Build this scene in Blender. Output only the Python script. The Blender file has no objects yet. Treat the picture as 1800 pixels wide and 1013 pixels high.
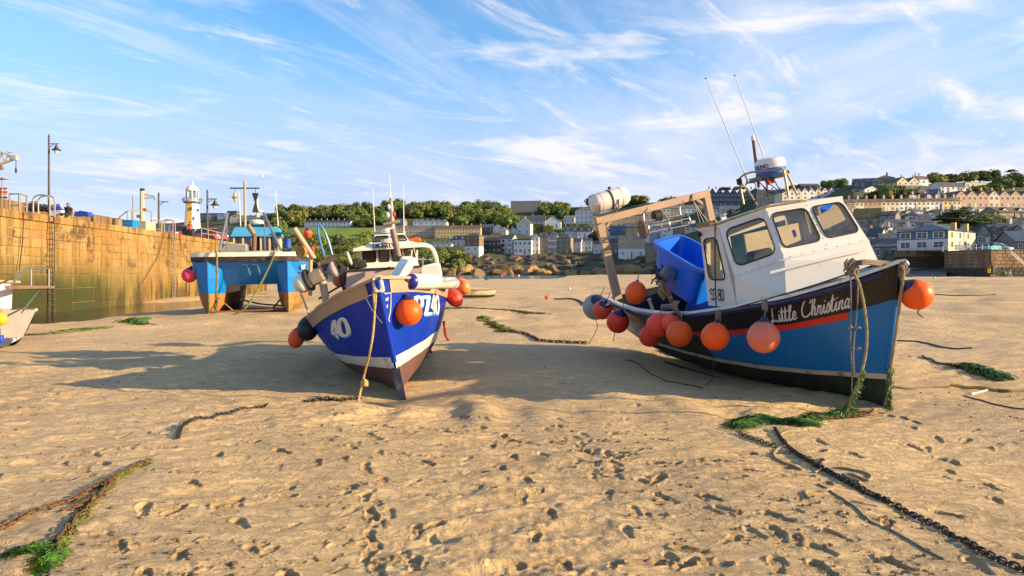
import bpy, math, random
import numpy as np
from mathutils import Vector, Matrix
random.seed(11); np.random.seed(11)
RAD = math.radians
scene = bpy.context.scene
COL = scene.collection

# ------------------------------------------------------------------ camera
F, CX, YH, EYE = 1200.0, 900.0, 478.0, 1.6      # 24 mm lens on 36 mm, horizon row, eye height
cam_data = bpy.data.cameras.new('camera'); cam = bpy.data.objects.new('camera', cam_data)
COL.objects.link(cam); scene.camera = cam
cam.location = (0, 0, EYE); cam.rotation_euler = (RAD(90), 0, 0)
cam_data.lens = 24; cam_data.sensor_width = 36; cam_data.shift_y = -(506.5 - YH) / 1800
cam_data.clip_start = 0.1; cam_data.clip_end = 6000

# ------------------------------------------------------------------ light
SUN_EL, SUN_AZ = RAD(17.5), math.atan2(0.975, -0.22)      # azimuth measured from +Y towards +X
to_sun = Vector((math.sin(SUN_AZ) * math.cos(SUN_EL), math.cos(SUN_AZ) * math.cos(SUN_EL), math.sin(SUN_EL)))
sd = bpy.data.lights.new('sun', 'SUN'); sun = bpy.data.objects.new('sun', sd); COL.objects.link(sun)
sd.energy = 5.0; sd.angle = RAD(0.6); sd.color = (1.0, 0.74, 0.43)
sun.rotation_euler = to_sun.to_track_quat('Z', 'Y').to_euler(); sun.location = (40, -10, 40)

world = bpy.data.worlds.new('World'); scene.world = world; world.use_nodes = True
wn, wl = world.node_tree.nodes, world.node_tree.links
wn.clear()
def WN(t, **k):
    n = wn.new(t)
    for a, b in k.items(): setattr(n, a, b)
    return n
def wmath(op, a, b=None, c=None):
    n = WN('ShaderNodeMath', operation=op)
    for i, v in enumerate((a, b, c)):
        if v is None: continue
        if isinstance(v, (int, float)): n.inputs[i].default_value = v
        else: wl.new(v, n.inputs[i])
    return n.outputs[0]
sky = WN('ShaderNodeTexSky', sky_type='NISHITA', sun_disc=False)
sky.sun_elevation = SUN_EL; sky.sun_rotation = SUN_AZ
sky.altitude = 10; sky.air_density = 1.0; sky.dust_density = 0.15; sky.ozone_density = 2.2
hs = WN('ShaderNodeHueSaturation'); hs.inputs['Saturation'].default_value = 1.26; hs.inputs['Value'].default_value = 1.30
wl.new(sky.outputs[0], hs.inputs['Color'])
tc = WN('ShaderNodeTexCoord'); sp = WN('ShaderNodeSeparateXYZ'); wl.new(tc.outputs['Generated'], sp.inputs[0])
zz = wmath('MAXIMUM', sp.outputs[2], 0.0)
den = wmath('ADD', zz, 0.10)
cu, cv = wmath('DIVIDE', sp.outputs[0], den), wmath('DIVIDE', sp.outputs[1], den)
comb = WN('ShaderNodeCombineXYZ'); wl.new(cu, comb.inputs[0]); wl.new(cv, comb.inputs[1])
def cloud(rot, scale, nscale, detail, rough, dist, lo, hi, off):
    m = WN('ShaderNodeMapping', vector_type='TEXTURE'); m.inputs['Rotation'].default_value = (0, 0, RAD(rot)); m.inputs['Scale'].default_value = scale
    m.inputs['Location'].default_value = off
    wl.new(comb.outputs[0], m.inputs[0])
    n = WN('ShaderNodeTexNoise'); n.inputs['Scale'].default_value = nscale; n.inputs['Detail'].default_value = detail
    n.inputs['Roughness'].default_value = rough; n.inputs['Distortion'].default_value = dist
    wl.new(m.outputs[0], n.inputs['Vector'])
    r = WN('ShaderNodeMapRange', interpolation_type='SMOOTHSTEP'); r.inputs[1].default_value = lo; r.inputs[2].default_value = hi
    wl.new(n.outputs[0], r.inputs[0])
    return r.outputs[0]
c1 = cloud(54, (2.6, 0.75, 1), 1.25, 10, 0.64, 1.1, 0.50, 0.74, (3.1, 1.7, 0))
c2 = cloud(38, (2.2, 0.9, 1), 0.8, 9, 0.62, 0.7, 0.48, 0.80, (7.3, 4.2, 0))
c3 = cloud(60, (1.6, 1.0, 1), 0.42, 8, 0.6, 0.6, 0.40, 0.68, (0.6, 5.4, 0))
# more veil towards +X (where the sun is), as the photograph shows
side = WN('ShaderNodeMapRange', interpolation_type='SMOOTHSTEP'); side.inputs[1].default_value = -0.35; side.inputs[2].default_value = 0.75
wl.new(sp.outputs[0], side.inputs[0])
c4 = cloud(48, (1.5, 0.6, 1), 2.6, 10, 0.68, 0.9, 0.50, 0.72, (1.3, 8.1, 0))
c12 = wmath('MAXIMUM', wmath('MAXIMUM', wmath('MULTIPLY', c1, 0.6), wmath('MULTIPLY', c2, 0.75)), wmath('MULTIPLY', c4, 0.75))
c5 = cloud(20, (1.25, 0.9, 1), 1.15, 10, 0.6, 0.45, 0.52, 0.68, (5.7, 2.9, 0))
veil = wmath('ADD', wmath('MULTIPLY', c3, wmath('MULTIPLY_ADD', side.outputs[0], 1.1, 0.10)), wmath('MULTIPLY', c5, 0.7))
dens = wmath('MINIMUM', wmath('ADD', wmath('MULTIPLY', c12, 0.72), veil), 0.92)
# low bank of pale cloud lying on the horizon
hz = WN('ShaderNodeMapRange', interpolation_type='SMOOTHSTEP'); hz.inputs[1].default_value = 0.34; hz.inputs[2].default_value = 0.09
wl.new(zz, hz.inputs[0])
mixh = WN('ShaderNodeMix', data_type='RGBA'); wl.new(wmath('MULTIPLY', hz.outputs[0], 0.80), mixh.inputs[0]); wl.new(hs.outputs[0], mixh.inputs[6]); mixh.inputs[7].default_value = (2.45, 2.75, 4.2, 1)
mixc = WN('ShaderNodeMix', data_type='RGBA'); wl.new(dens, mixc.inputs[0]); wl.new(mixh.outputs[2], mixc.inputs[6]); mixc.inputs[7].default_value = (4.9, 4.75, 4.95, 1)
bg = WN('ShaderNodeBackground'); bg.inputs['Strength'].default_value = 0.10; wl.new(mixc.outputs[2], bg.inputs['Color'])
wo = WN('ShaderNodeOutputWorld'); wl.new(bg.outputs[0], wo.inputs[0])

scene.view_settings.view_transform = 'Standard'; scene.view_settings.look = 'None'
scene.view_settings.exposure = 1.06; scene.view_settings.gamma = 1.0; scene.view_settings.use_curve_mapping = False

# ------------------------------------------------------------------ helpers
def P(px, py, Y):
    "photo pixel at distance Y -> world point"
    return Vector(((px - CX) / F * Y, Y, EYE + (YH - py) / F * Y))
def V(*a): return Vector(a)
_mats = {}
def M(name, col, rough=0.6, metal=0.0, var=0.12, vscale=3.0, bump=0.0, bscale=40.0, dirt=None, damt=0.5, dscale=2.0, dstretch=(1, 1, 1),
      rand=0.0, spec=0.5, coat=0.0, coords='Object', dlo=0.5, dhi=0.7, runs=None, ramt=0.4, rscale=7.0, rlo=0.6, rhi=0.72, rstretch=(1.5, 1.5, .12)):
    "procedural paint / stone / cloth: base colour, mottling, dirt with a shape of its own, fine relief"
    if name in _mats: return _mats[name]
    m = bpy.data.materials.new(name); m.use_nodes = True
    nt = m.node_tree; N, L = nt.nodes, nt.links
    b = N['Principled BSDF']; b.inputs['Roughness'].default_value = rough; b.inputs['Metallic'].default_value = metal
    b.inputs['Specular IOR Level'].default_value = spec; b.inputs['Coat Weight'].default_value = coat
    t = N.new('ShaderNodeTexCoord'); out = t.outputs[coords]
    def noise(sc, det=4, stretch=None, ro=0.55):
        n = N.new('ShaderNodeTexNoise'); n.inputs['Scale'].default_value = sc; n.inputs['Detail'].default_value = det; n.inputs['Roughness'].default_value = ro
        if stretch:
            mp = N.new('ShaderNodeMapping'); mp.inputs['Scale'].default_value = stretch; L.new(out, mp.inputs[0]); L.new(mp.outputs[0], n.inputs[0])
        else: L.new(out, n.inputs[0])
        return n.outputs[0]
    hsv = N.new('ShaderNodeHueSaturation'); hsv.inputs['Color'].default_value = (*col, 1)
    mr = N.new('ShaderNodeMapRange'); mr.inputs[1].default_value = 0.25; mr.inputs[2].default_value = 0.75
    mr.inputs[3].default_value = 1 - var; mr.inputs[4].default_value = 1 + var
    L.new(noise(vscale), mr.inputs[0])
    val = mr.outputs[0]
    if rand:
        oi = N.new('ShaderNodeObjectInfo'); r2 = N.new('ShaderNodeMapRange'); r2.inputs[3].default_value = 1 - rand; r2.inputs[4].default_value = 1 + rand
        L.new(oi.outputs['Random'], r2.inputs[0]); mu = N.new('ShaderNodeMath'); mu.operation = 'MULTIPLY'
        L.new(val, mu.inputs[0]); L.new(r2.outputs[0], mu.inputs[1]); val = mu.outputs[0]
    L.new(val, hsv.inputs['Value'])
    c = hsv.outputs[0]
    if dirt is not None:
        mx = N.new('ShaderNodeMix'); mx.data_type = 'RGBA'; d = N.new('ShaderNodeMapRange'); d.interpolation_type = 'SMOOTHSTEP'
        d.inputs[1].default_value = dlo; d.inputs[2].default_value = dhi; d.inputs[4].default_value = damt
        L.new(noise(dscale, 8, dstretch, 0.65), d.inputs[0]); L.new(d.outputs[0], mx.inputs[0]); L.new(c, mx.inputs[6]); mx.inputs[7].default_value = (*dirt, 1)
        c = mx.outputs[2]
    if runs is not None:
        mx = N.new('ShaderNodeMix'); mx.data_type = 'RGBA'; d = N.new('ShaderNodeMapRange'); d.interpolation_type = 'SMOOTHSTEP'
        d.inputs[1].default_value = rlo; d.inputs[2].default_value = rhi; d.inputs[4].default_value = ramt
        L.new(noise(rscale, 8, rstretch, 0.7), d.inputs[0]); L.new(d.outputs[0], mx.inputs[0]); L.new(c, mx.inputs[6]); mx.inputs[7].default_value = (*runs, 1)
        c = mx.outputs[2]
    L.new(c, b.inputs['Base Color'])
    if bump:
        bp = N.new('ShaderNodeBump'); bp.inputs['Strength'].default_value = bump; bp.inputs['Distance'].default_value = 0.02
        L.new(noise(bscale, 6), bp.inputs['Height']); L.new(bp.outputs[0], b.inputs['Normal'])
    _mats[name] = m
    return m
def glass_mat(name, tint, refl=1.0):
    if name in _mats: return _mats[name]
    m = bpy.data.materials.new(name); m.use_nodes = True; N, L = m.node_tree.nodes, m.node_tree.links; N.clear()
    tr = N.new('ShaderNodeBsdfTransparent'); tr.inputs[0].default_value = (*tint, 1)
    gl = N.new('ShaderNodeBsdfGlossy'); gl.inputs['Roughness'].default_value = 0.04
    di = N.new('ShaderNodeBsdfDiffuse'); di.inputs[0].default_value = (0.6, 0.58, 0.5, 1)
    fr = N.new('ShaderNodeFresnel'); fr.inputs[0].default_value = 1.75
    n = N.new('ShaderNodeTexNoise'); n.inputs['Scale'].default_value = 9; n.inputs['Detail'].default_value = 8
    mr = N.new('ShaderNodeMapRange'); mr.inputs[1].default_value = 0.45; mr.inputs[2].default_value = 0.8; mr.inputs[4].default_value = 0.12
    L.new(n.outputs[0], mr.inputs[0])
    a = N.new('ShaderNodeMixShader'); L.new(mr.outputs[0], a.inputs[0]); L.new(tr.outputs[0], a.inputs[1]); L.new(di.outputs[0], a.inputs[2])
    bm = N.new('ShaderNodeMixShader'); L.new(fr.outputs[0], bm.inputs[0]); L.new(a.outputs[0], bm.inputs[1]); L.new(gl.outputs[0], bm.inputs[2])
    o = N.new('ShaderNodeOutputMaterial'); L.new(bm.outputs[0], o.inputs[0])
    _mats[name] = m
    return m

def spl(pts, n=8, closed=False):
    "Catmull-Rom through the points"
    p = [Vector(q) for q in pts]; out = []; k = len(p)
    if k < 3 and not closed: 
        return [p[0].lerp(p[1], i / n) for i in range(n + 1)]
    g = (lambda i: p[i % k]) if closed else (lambda i: p[max(0, min(k - 1, i))])
    for i in range(k if closed else k - 1):
        a, b, c, d = g(i - 1), g(i), g(i + 1), g(i + 2)
        for j in range(n):
            t = j / n
            out.append(0.5 * ((2 * b) + (c - a) * t + (2 * a - 5 * b + 4 * c - d) * t * t + (3 * b - a - 3 * c + d) * t ** 3))
    if not closed: out.append(p[-1])
    return out

class MB:
    "collects shapes; build() links them as ONE mesh object"
    def __init__(s): s.v = []; s.f = []; s.m = []
    def add(s, vs, fs, mi=0):
        o = len(s.v); s.v.extend([tuple(q) for q in vs])
        for f in fs: s.f.append([o + i for i in f]); s.m.append(mi)
        return s
    def box(s, c, d, R=None, mi=0, ch=0.0):
        c = Vector(c); hx, hy, hz_ = d[0] / 2, d[1] / 2, d[2] / 2
        if ch:
            vs, fs = [], []
            idx = {}
            for sx in (-1, 1):
                for sy in (-1, 1):
                    for sz in (-1, 1):
                        for ax in range(3):
                            q = [sx * (hx - ch), sy * (hy - ch), sz * (hz_ - ch)]
                            q[ax] = (sx * hx, sy * hy, sz * hz_)[ax]
                            idx[(sx, sy, sz, ax)] = len(vs); vs.append(Vector(q))
            def face(l, nrm):
                cc_ = sum((vs[i] for i in l), Vector()) / len(l)
                n = (vs[l[1]] - vs[l[0]]).cross(vs[l[2]] - vs[l[0]])
                fs.append(l if n.dot(cc_) > 0 else l[::-1])
            for ax in range(3):
                o1, o2 = [(1, 2), (0, 2), (0, 1)][ax]
                for sg in (-1, 1):
                    l = []
                    for a, b in ((-1, -1), (1, -1), (1, 1), (-1, 1)):
                        k = [0, 0, 0]; k[ax] = sg; k[o1] = a; k[o2] = b; l.append(idx[(*k, ax)])
                    face(l, ax)
                for a in (-1, 1):
                    for b in (-1, 1):
                        l = []
                        for sg, w in ((-1, o1), (-1, o2), (1, o2), (1, o1)):
                            k = [0, 0, 0]; k[ax] = sg; k[o1] = a; k[o2] = b; l.append(idx[(*k, w)])
                        face(l, ax)
            for sx in (-1, 1):
                for sy in (-1, 1):
                    for sz in (-1, 1): face([idx[(sx, sy, sz, 0)], idx[(sx, sy, sz, 1)], idx[(sx, sy, sz, 2)]], 0)
        else:
            vs = [Vector((x, y, z)) for x in (-hx, hx) for y in (-hy, hy) for z in (-hz_, hz_)]
            fs = [(0, 1, 3, 2), (4, 6, 7, 5), (0, 4, 5, 1), (2, 3, 7, 6), (0, 2, 6, 4), (1, 5, 7, 3)]
        if R is not None: vs = [R @ q for q in vs]
        return s.add([c + q for q in vs], fs, mi)
    def bar(s, a, b, w, h=None, up=(0, 0, 1), mi=0):
        a, b = Vector(a), Vector(b); h = w if h is None else h
        x = (b - a).normalized(); u = Vector(up)
        if abs(x.dot(u)) > 0.97: u = Vector((0, 1, 0)) if abs(x.y) < 0.9 else Vector((1, 0, 0))
        y = u.cross(x).normalized(); z = x.cross(y)
        R = Matrix((x, y, z)).transposed()
        return s.box((a + b) / 2, ((b - a).length, w, h), R, mi)
    def tube(s, pts, r, n=8, closed=False, mi=0, caps=True):
        p = [Vector(q) for q in pts]; k = len(p); rr = r if isinstance(r, (list, tuple)) else [r] * k
        T = []
        for i in range(k):
            a = p[(i - 1) % k] if closed else p[max(i - 1, 0)]; b = p[(i + 1) % k] if closed else p[min(i + 1, k - 1)]
            d = b - a; T.append(d.normalized() if d.length > 1e-9 else Vector((0, 0, 1)))
        u = T[0].orthogonal().normalized(); vs = []; fs = []
        for i in range(k):
            if i:
                u = (u - T[i] * u.dot(T[i]))
                u = u.normalized() if u.length > 1e-6 else T[i].orthogonal().normalized()
            w = T[i].cross(u)
            for j in range(n):
                a = 2 * math.pi * j / n; vs.append(p[i] + (u * math.cos(a) + w * math.sin(a)) * rr[i])
        for i in range(k if closed else k - 1):
            for j in range(n):
                i2 = (i + 1) % k; fs.append((i * n + j, i * n + (j + 1) % n, i2 * n + (j + 1) % n, i2 * n + j))
        if caps and not closed: fs.append(tuple(range(n))[::-1]); fs.append(tuple((k - 1) * n + j for j in range(n)))
        return s.add(vs, fs, mi)
    def lathe(s, prof, o=(0, 0, 0), ax=(0, 0, 1), n=24, mi=0, ref=None):
        o = Vector(o); z = Vector(ax).normalized(); x = Vector(ref).normalized() if ref is not None else z.orthogonal().normalized(); y = z.cross(x)
        vs = []; fs = []
        for r, h in prof:
            for j in range(n):
                a = 2 * math.pi * j / n; vs.append(o + z * h + (x * math.cos(a) + y * math.sin(a)) * max(r, 1e-4))
        for i in range(len(prof) - 1):
            for j in range(n): fs.append((i * n + j, i * n + (j + 1) % n, (i + 1) * n + (j + 1) % n, (i + 1) * n + j))
        fs.append(tuple(range(n))[::-1]); fs.append(tuple((len(prof) - 1) * n + j for j in range(n)))
        return s.add(vs, fs, mi)
    def ball(s, c, r, n=20, m=12, sc=(1, 1, 1), mi=0):
        c = Vector(c); pr = [(math.sin(math.pi * i / m), -math.cos(math.pi * i / m)) for i in range(m + 1)]
        t = MB().lathe([(a * r, b * r) for a, b in pr], n=n)
        return s.add([c + Vector((q[0] * sc[0], q[1] * sc[1], q[2] * sc[2])) for q in t.v], t.f, mi)
    def prism(s, poly, o, u, v, th, mi=0):
        "polygon (2D list) in the frame o,u,v, extruded by th along u x v"
        o, u, v = Vector(o), Vector(u), Vector(v); n = u.cross(v).normalized(); k = len(poly)
        a = [o + u * q[0] + v * q[1] for q in poly]; b = [q + n * th for q in a]
        return s.add(a + b, [tuple(range(k))[::-1], tuple(range(k, 2 * k))] + [(i, (i + 1) % k, k + (i + 1) % k, k + i) for i in range(k)], mi)
    def grid(s, rows, cu=False, cv=False, mi=0, flip=False):
        a, b = len(rows), len(rows[0]); vs = [q for r in rows for q in r]; fs = []
        for i in range(a if cu else a - 1):
            for j in range(b if cv else b - 1):
                q = (i * b + j, i * b + (j + 1) % b, ((i + 1) % a) * b + (j + 1) % b, ((i + 1) % a) * b + j)
                fs.append(q[::-1] if flip else q)
        return s.add(vs, fs, mi)
    def mesh(s, name, mats=None, smooth=None):
        me = bpy.data.meshes.new(name); me.from_pydata(s.v, [], s.f); 
        for m in (mats if isinstance(mats, (list, tuple)) else [mats]) if mats else []: me.materials.append(m)
        if max(s.m, default=0): me.polygons.foreach_set('material_index', s.m)
        if smooth is not None:
            me.polygons.foreach_set('use_smooth', [True] * len(s.f)); me.set_sharp_from_angle(angle=RAD(smooth))
        me.update()
        return me
    def build(s, name, mats, parent=None, smooth=40, **tags):
        return link(name, s.mesh(name, mats, smooth), parent, **tags)
def build_each(mb, name, mats, parent=None, smooth=40, **tags):
    "every separate piece of the collected shape becomes an object of its own"
    par = list(range(len(mb.v)))
    def find(i):
        while par[i] != i: par[i] = par[par[i]]; i = par[i]
        return i
    for f in mb.f:
        a = find(f[0])
        for j in f[1:]: par[find(j)] = a
    comp = {}
    for f, mi in zip(mb.f, mb.m): comp.setdefault(find(f[0]), []).append((f, mi))
    out = []
    for fs in comp.values():
        ids = sorted({i for f, _ in fs for i in f}); mp = {i: k for k, i in enumerate(ids)}
        m2 = MB(); m2.v = [mb.v[i] for i in ids]; m2.f = [[mp[i] for i in f] for f, _ in fs]; m2.m = [mi for _, mi in fs]
        out.append(m2.build(name, mats, parent, smooth, **tags))
    return out
def link(name, me, parent=None, loc=None, rot=None, scale=None, **tags):
    o = bpy.data.objects.new(name, me); COL.objects.link(o)
    if parent is not None: o.parent = parent
    if loc is not None: o.location = loc
    if rot is not None: o.rotation_euler = rot
    if scale is not None: o.scale = scale
    return tag(o, **tags)
def tag(o, label=None, cat=None, group=None, kind=None):
    if label: o['label'] = label
    if cat: o['category'] = cat
    if group: o['group'] = group
    if kind: o['kind'] = kind
    return o
def thing(name, label, cat, loc=(0, 0, 0), rz=0.0, group=None, mat=None):
    o = bpy.data.objects.new(name, None); COL.objects.link(o); o.empty_display_size = 0.1
    if mat is not None: o.matrix_world = mat
    else: o.location = loc; o.rotation_euler = (0, 0, rz)
    return tag(o, label, cat, group)
def rope3(mb, pts, r, pitch=0.09, n=5, mi=0, step=0.02):
    "three-strand laid rope along a path"
    p = [Vector(q) for q in pts]
    d = [0.0]
    for a, b in zip(p, p[1:]): d.append(d[-1] + (b - a).length)
    tot = d[-1]; k = max(4, int(tot / step)); q = []; j = 0
    for i in range(k + 1):
        t = tot * i / k
        while j < len(p) - 2 and d[j + 1] < t: j += 1
        q.append(p[j].lerp(p[j + 1], (t - d[j]) / max(d[j + 1] - d[j], 1e-9)))
    u = None; fr = []
    for i in range(k + 1):
        T = (q[min(i + 1, k)] - q[max(i - 1, 0)]).normalized()
        u = T.orthogonal().normalized() if u is None else (u - T * u.dot(T)).normalized()
        fr.append((u.copy(), T.cross(u)))
    for s_ in range(3):
        path = []
        for i in range(k + 1):
            a = 2 * math.pi * (s_ / 3 + tot * i / k / pitch)
            path.append(q[i] + (fr[i][0] * math.cos(a) + fr[i][1] * math.sin(a)) * r * 0.5)
        mb.tube(path, r * 0.56, n, mi=mi)
    return mb
# value noise ---------------------------------------------------------------
def _h(ix, iy, s):
    n = (ix * 374761393 + iy * 668265263 + s * 974634551) & 0xffffffff
    n = ((n ^ (n >> 13)) * 1274126177) & 0xffffffff
    return ((n ^ (n >> 16)) & 0xffff) / 65535.0
def vnoise(x, y, s=0):
    x = np.asarray(x, float); y = np.asarray(y, float)
    ix = np.floor(x).astype(np.int64); iy = np.floor(y).astype(np.int64); fx = x - ix; fy = y - iy
    fx = fx * fx * fx * (fx * (fx * 6 - 15) + 10); fy = fy * fy * fy * (fy * (fy * 6 - 15) + 10)
    a, b, c, d = _h(ix, iy, s), _h(ix + 1, iy, s), _h(ix, iy + 1, s), _h(ix + 1, iy + 1, s)
    return (a + (b - a) * fx) * (1 - fy) + (c + (d - c) * fx) * fy - 0.5
def sst(x, a, b):
    t = np.clip((np.asarray(x, float) - a) / (b - a), 0, 1); return t * t * (3 - 2 * t)
# ------------------------------------------------------------------ the sand flat
WX0, WY0, WDX = -24.9, 36.7, -0.117          # foot of the pier wall: x = WX0 + WDX*(y-WY0)
SEA = -0.90; POOL = -0.62; PIER_TOP = 4.65
def ground_base(x, y):
    x = np.asarray(x, float); y = np.asarray(y, float)
    z = -0.92 * np.clip((y - 30) / 212.0, -0.2, 6) * sst(y, 25, 60)
    z = z - 0.62 * sst(-x, 11.5, 22) * sst(y, 16, 34) * (1 - 0.55 * sst(y, 60, 110))
    wx = WX0 + WDX * (y - WY0)
    z = z - 0.42 * np.exp(-((x - wx - 2.0) / (4.6 - 1.6 * sst(y, 30, 46))) ** 2) * sst(y, 20, 26) * (1 - sst(y, 43, 53))
    z = z + sst(x, 9, 60) * sst(y, 22, 75) * (1.0 + 0.5 * np.clip((y - 75) / 150, 0, 1)) * 1.05
    return z
def medium(x, y, lod):
    "undulations, wash furrows, scours"
    z = 0.055 * vnoise(x / 2.3 + 3, y / 3.1, 1) * lod(1.2) + 0.035 * vnoise(x / 0.9, y / 1.3 + 9, 2) * lod(0.5)
    # swash ripples running obliquely, strongest at left and right of the boats
    a = (x * 0.42 - y * 0.91)
    b = (x * 0.91 + y * 0.42)
    w = 0.35 + 0.65 * sst(-x, -0.5, 3.0) + 0.5 * sst(x, 3.0, 6)
    z = z + 0.030 * w * vnoise(b / 0.62 + 0.6 * vnoise(x, y, 31), a / 0.20, 3) * lod(0.12) * (0.5 + sst(y, 2, 7))
    # furrows at the edge of the boats' shadow
    k = np.exp(-((y - 8.1) / 0.75) ** 2) * np.exp(-((x - 0.4) / 2.0) ** 2)
    z = z + 0.12 * k * vnoise(x / 0.36 + 0.4 * vnoise(x / .5, y / .5, 5) + 0.15 * y, y / 2.4, 4) * 1.6
    # scour hollows under and before the boats, banked sand beside them
    for cx_, cy_, rx, ry, dz in ((-1.45, 8.7, .55, .4, -.075), (4.3, 8.35, .7, .45, -.06), (-2.1, 11.2, 1.3, 2.6, -.07), (3.3, 11.0, 1.5, 3.2, -.06),
                                 (0.6, 10.6, 1.0, .8, .10), (0.2, 13.2, 1.6, 1.0, .10), (1.2, 8.9, .8, .35, .05), (-0.6, 9.0, .35, .3, .05), (-10.0, 25, 2.6, 2.0, -.05)):
        z = z + dz * np.exp(-((x - cx_) / rx) ** 2 - ((y - cy_) / ry) ** 2)
    # smooth shallow gully trodden by the mooring chain on the right
    dd = (x - (1.95 + (6.2 - y) * 0.62)) / 0.42
    z = z - 0.05 * np.exp(-dd * dd) * sst(y, 3, 4.2) * (1 - sst(y, 6.6, 7.4))
    z = z - 0.10 * sst(x - (1.3 + (6.2 - y) * 0.62), 0.4, 1.6) * (1 - sst(y, 5.6, 7.0)) * np.exp(-((x - 4.6) / 2.2) ** 2)
    return z

NR, NC = 660, 900
rowsY = 1920.0 / np.linspace(600, 7.6, NR)                      # 3.2 m ... 252 m, even steps as the eye sees them
rowsY = np.concatenate([np.array([-120, -60, -25, -10, -4, 0, 1.2, 2.1, 2.7]), rowsY, np.array([300, 420, 900, 2500.])])
w = 0.86 * np.maximum(rowsY, 3.2) + 1.2
uc = np.linspace(-1, 1, NC)
ext = np.array([1.02, 1.06, 1.15, 1.3, 1.6, 2.2, 4, 9])
uc = np.concatenate([-ext[::-1], uc, ext])
GX = uc[None, :] * w[:, None]; GY = np.repeat(rowsY[:, None], len(uc), 1)
dY = np.abs(np.gradient(rowsY))[:, None]; dX = (w * 2 / NC)[:, None]; sp_ = np.maximum(dY * 0.6, dX)
lod = lambda l: np.clip(l / (1.6 * sp_) - 0.6, 0, 1)
Z = ground_base(GX, GY)
near = (GY > -5) & (GY < 260)
Z = Z + np.where(near, medium(GX, GY, lod), 0)
# pocked small relief everywhere people have walked
pk = np.clip(vnoise(GX / 1.5, GY / 1.9, 8) * 3.4 + 0.42 + 0.25 * sst(-GX, .5, 3), 0.06, 1)
fade = 1 - 0.55 * sst(GY, 6, 14)
xr, yr_ = GX * 0.93 + GY * 0.37, GY * 0.93 - GX * 0.37
Z = Z + pk * fade * (0.050 * vnoise(xr / 0.46, yr_ / 0.20, 9) * lod(0.16) + 0.030 * vnoise(xr / 0.19, yr_ / 0.10, 10) * lod(0.08) + 0.014 * np.abs(vnoise(GX / 0.085, GY / 0.075, 16)) * lod(0.05) + 0.010 * vnoise(GX / 0.05, GY / 0.05, 11) * lod(0.03))
Z = Z + 0.010 * np.abs(vnoise(xr / 0.30, yr_ / 0.13, 15)) * lod(0.10)
# far flats: broad bars and trampled bands that still catch the low sun
far = sst(GY, 13, 24)
Z = Z + far * (0.085 * vnoise(GX / 1.1, GY / 1.5, 12) + 0.06 * vnoise(GX / 0.5, GY / 0.9, 13) * lod(0.2) + 0.12 * vnoise(GX / 5, GY / 4, 14)) * (1 - 0.4 * sst(GY, 60, 200))
for l_, sd_ in ((0.22, 61), (0.45, 62), (0.9, 63), (1.8, 64), (3.6, 65), (7.5, 66)):
    up_ = lod(l_ / 2) * (1 - sst(l_ / sp_, 9, 22))          # only the sizes the sheet can carry here
    Z = Z + far * up_ * 0.085 * l_ ** 0.9 * np.minimum(vnoise(GX / l_, GY / (l_ * 1.3), sd_) + 0.12, 0.14) * (1.6 + 1.5 * vnoise(GX / 9, GY / 12, 71))
rough = np.zeros_like(Z)
# footprints ------------------------------------------------------------------
rng = np.random.RandomState(5)
def stamp(x0, y0, ang, L, depth, crumb, deep_toe):
    r0, r1 = np.searchsorted(rowsY, (y0 - 0.26, y0 + 0.26)); 
    if r1 - r0 < 2: return
    c0 = np.searchsorted(uc, (x0 - 0.28) / w[r1 - 1 if x0 > 0 else r0]); c1 = np.searchsorted(uc, (x0 + 0.28) / w[r0 if x0 > 0 else r1 - 1])
    sl = (slice(r0, r1), slice(max(c0 - 2, 0), c1 + 2))
    dx, dy = GX[sl] - x0, GY[sl] - y0
    u = (dx * math.cos(ang) + dy * math.sin(ang)) / L; v = (-dx * math.sin(ang) + dy * math.cos(ang)) / L
    hw = 0.155 + 0.045 * np.cos(2 * math.pi * (u - 0.22)) - 0.02 * u          # sole: wide ball, waist, heel
    e = np.sqrt((u / 0.5) ** 6 + (v / hw) ** 4 + 1e-9) ** 0.5
    inside = 1 - sst(e, 0.78, 1.08)
    rim = np.exp(-((e - 1.22) / 0.20) ** 2)
    prof = depth * (0.75 + 0.5 * np.where(u > 0, deep_toe, 0.35) * np.abs(u) * 2)
    n = vnoise(GX[sl] / 0.028, GY[sl] / 0.028, 21) + 0.6 * vnoise(GX[sl] / 0.06, GY[sl] / 0.06, 22)
    Z[sl] += -prof * inside + depth * 0.20 * rim * (0.6 + 0.8 * np.clip(u + 0.3, 0, 1)) + crumb * 0.016 * n * (rim * 1.1 + inside * 0.5)
    rough[sl] = np.maximum(rough[sl], crumb * np.clip(inside + 0.8 * rim, 0, 1))
placed = []
tries = 0
while len(placed) < 140 and tries < 9000:
    tries += 1
    y = 1.0 / rng.uniform(1 / 13.5, 1 / 3.3); x = rng.uniform(-0.8, 0.8) * y
    dens_ = 1.0 if (-2.6 < x < 3.2 and y < 7.6) else 0.35
    if y > 7.6: dens_ *= 0.4
    if rng.rand() > dens_: continue
    if any((x - a) ** 2 + (y - b) ** 2 < 0.03 for a, b in placed): continue
    placed.append((x, y))
    ang = rng.choice([1.9, 2.2, -1.2, 0.6, 2.6, 0.2]) + rng.normal(0, 0.35)
    fresh = rng.rand()
    stamp(x, y, ang, rng.uniform(0.17, 0.24), rng.uniform(0.010, 0.026) if fresh > 0.4 else rng.uniform(0.004, 0.008), 1.0 if fresh > 0.55 else 0.15, rng.uniform(0.5, 1.6))
    if fresh > 0.72:      # a following print
        x2, y2 = x + 0.45 * math.cos(ang) + rng.normal(0, .06), y + 0.45 * math.sin(ang) + rng.normal(0, .06)
        if y2 > 3.2: stamp(x2, y2, ang + rng.normal(0, 0.1), 0.19, 0.015, 0.8, 1.0); placed.append((x2, y2))
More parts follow.
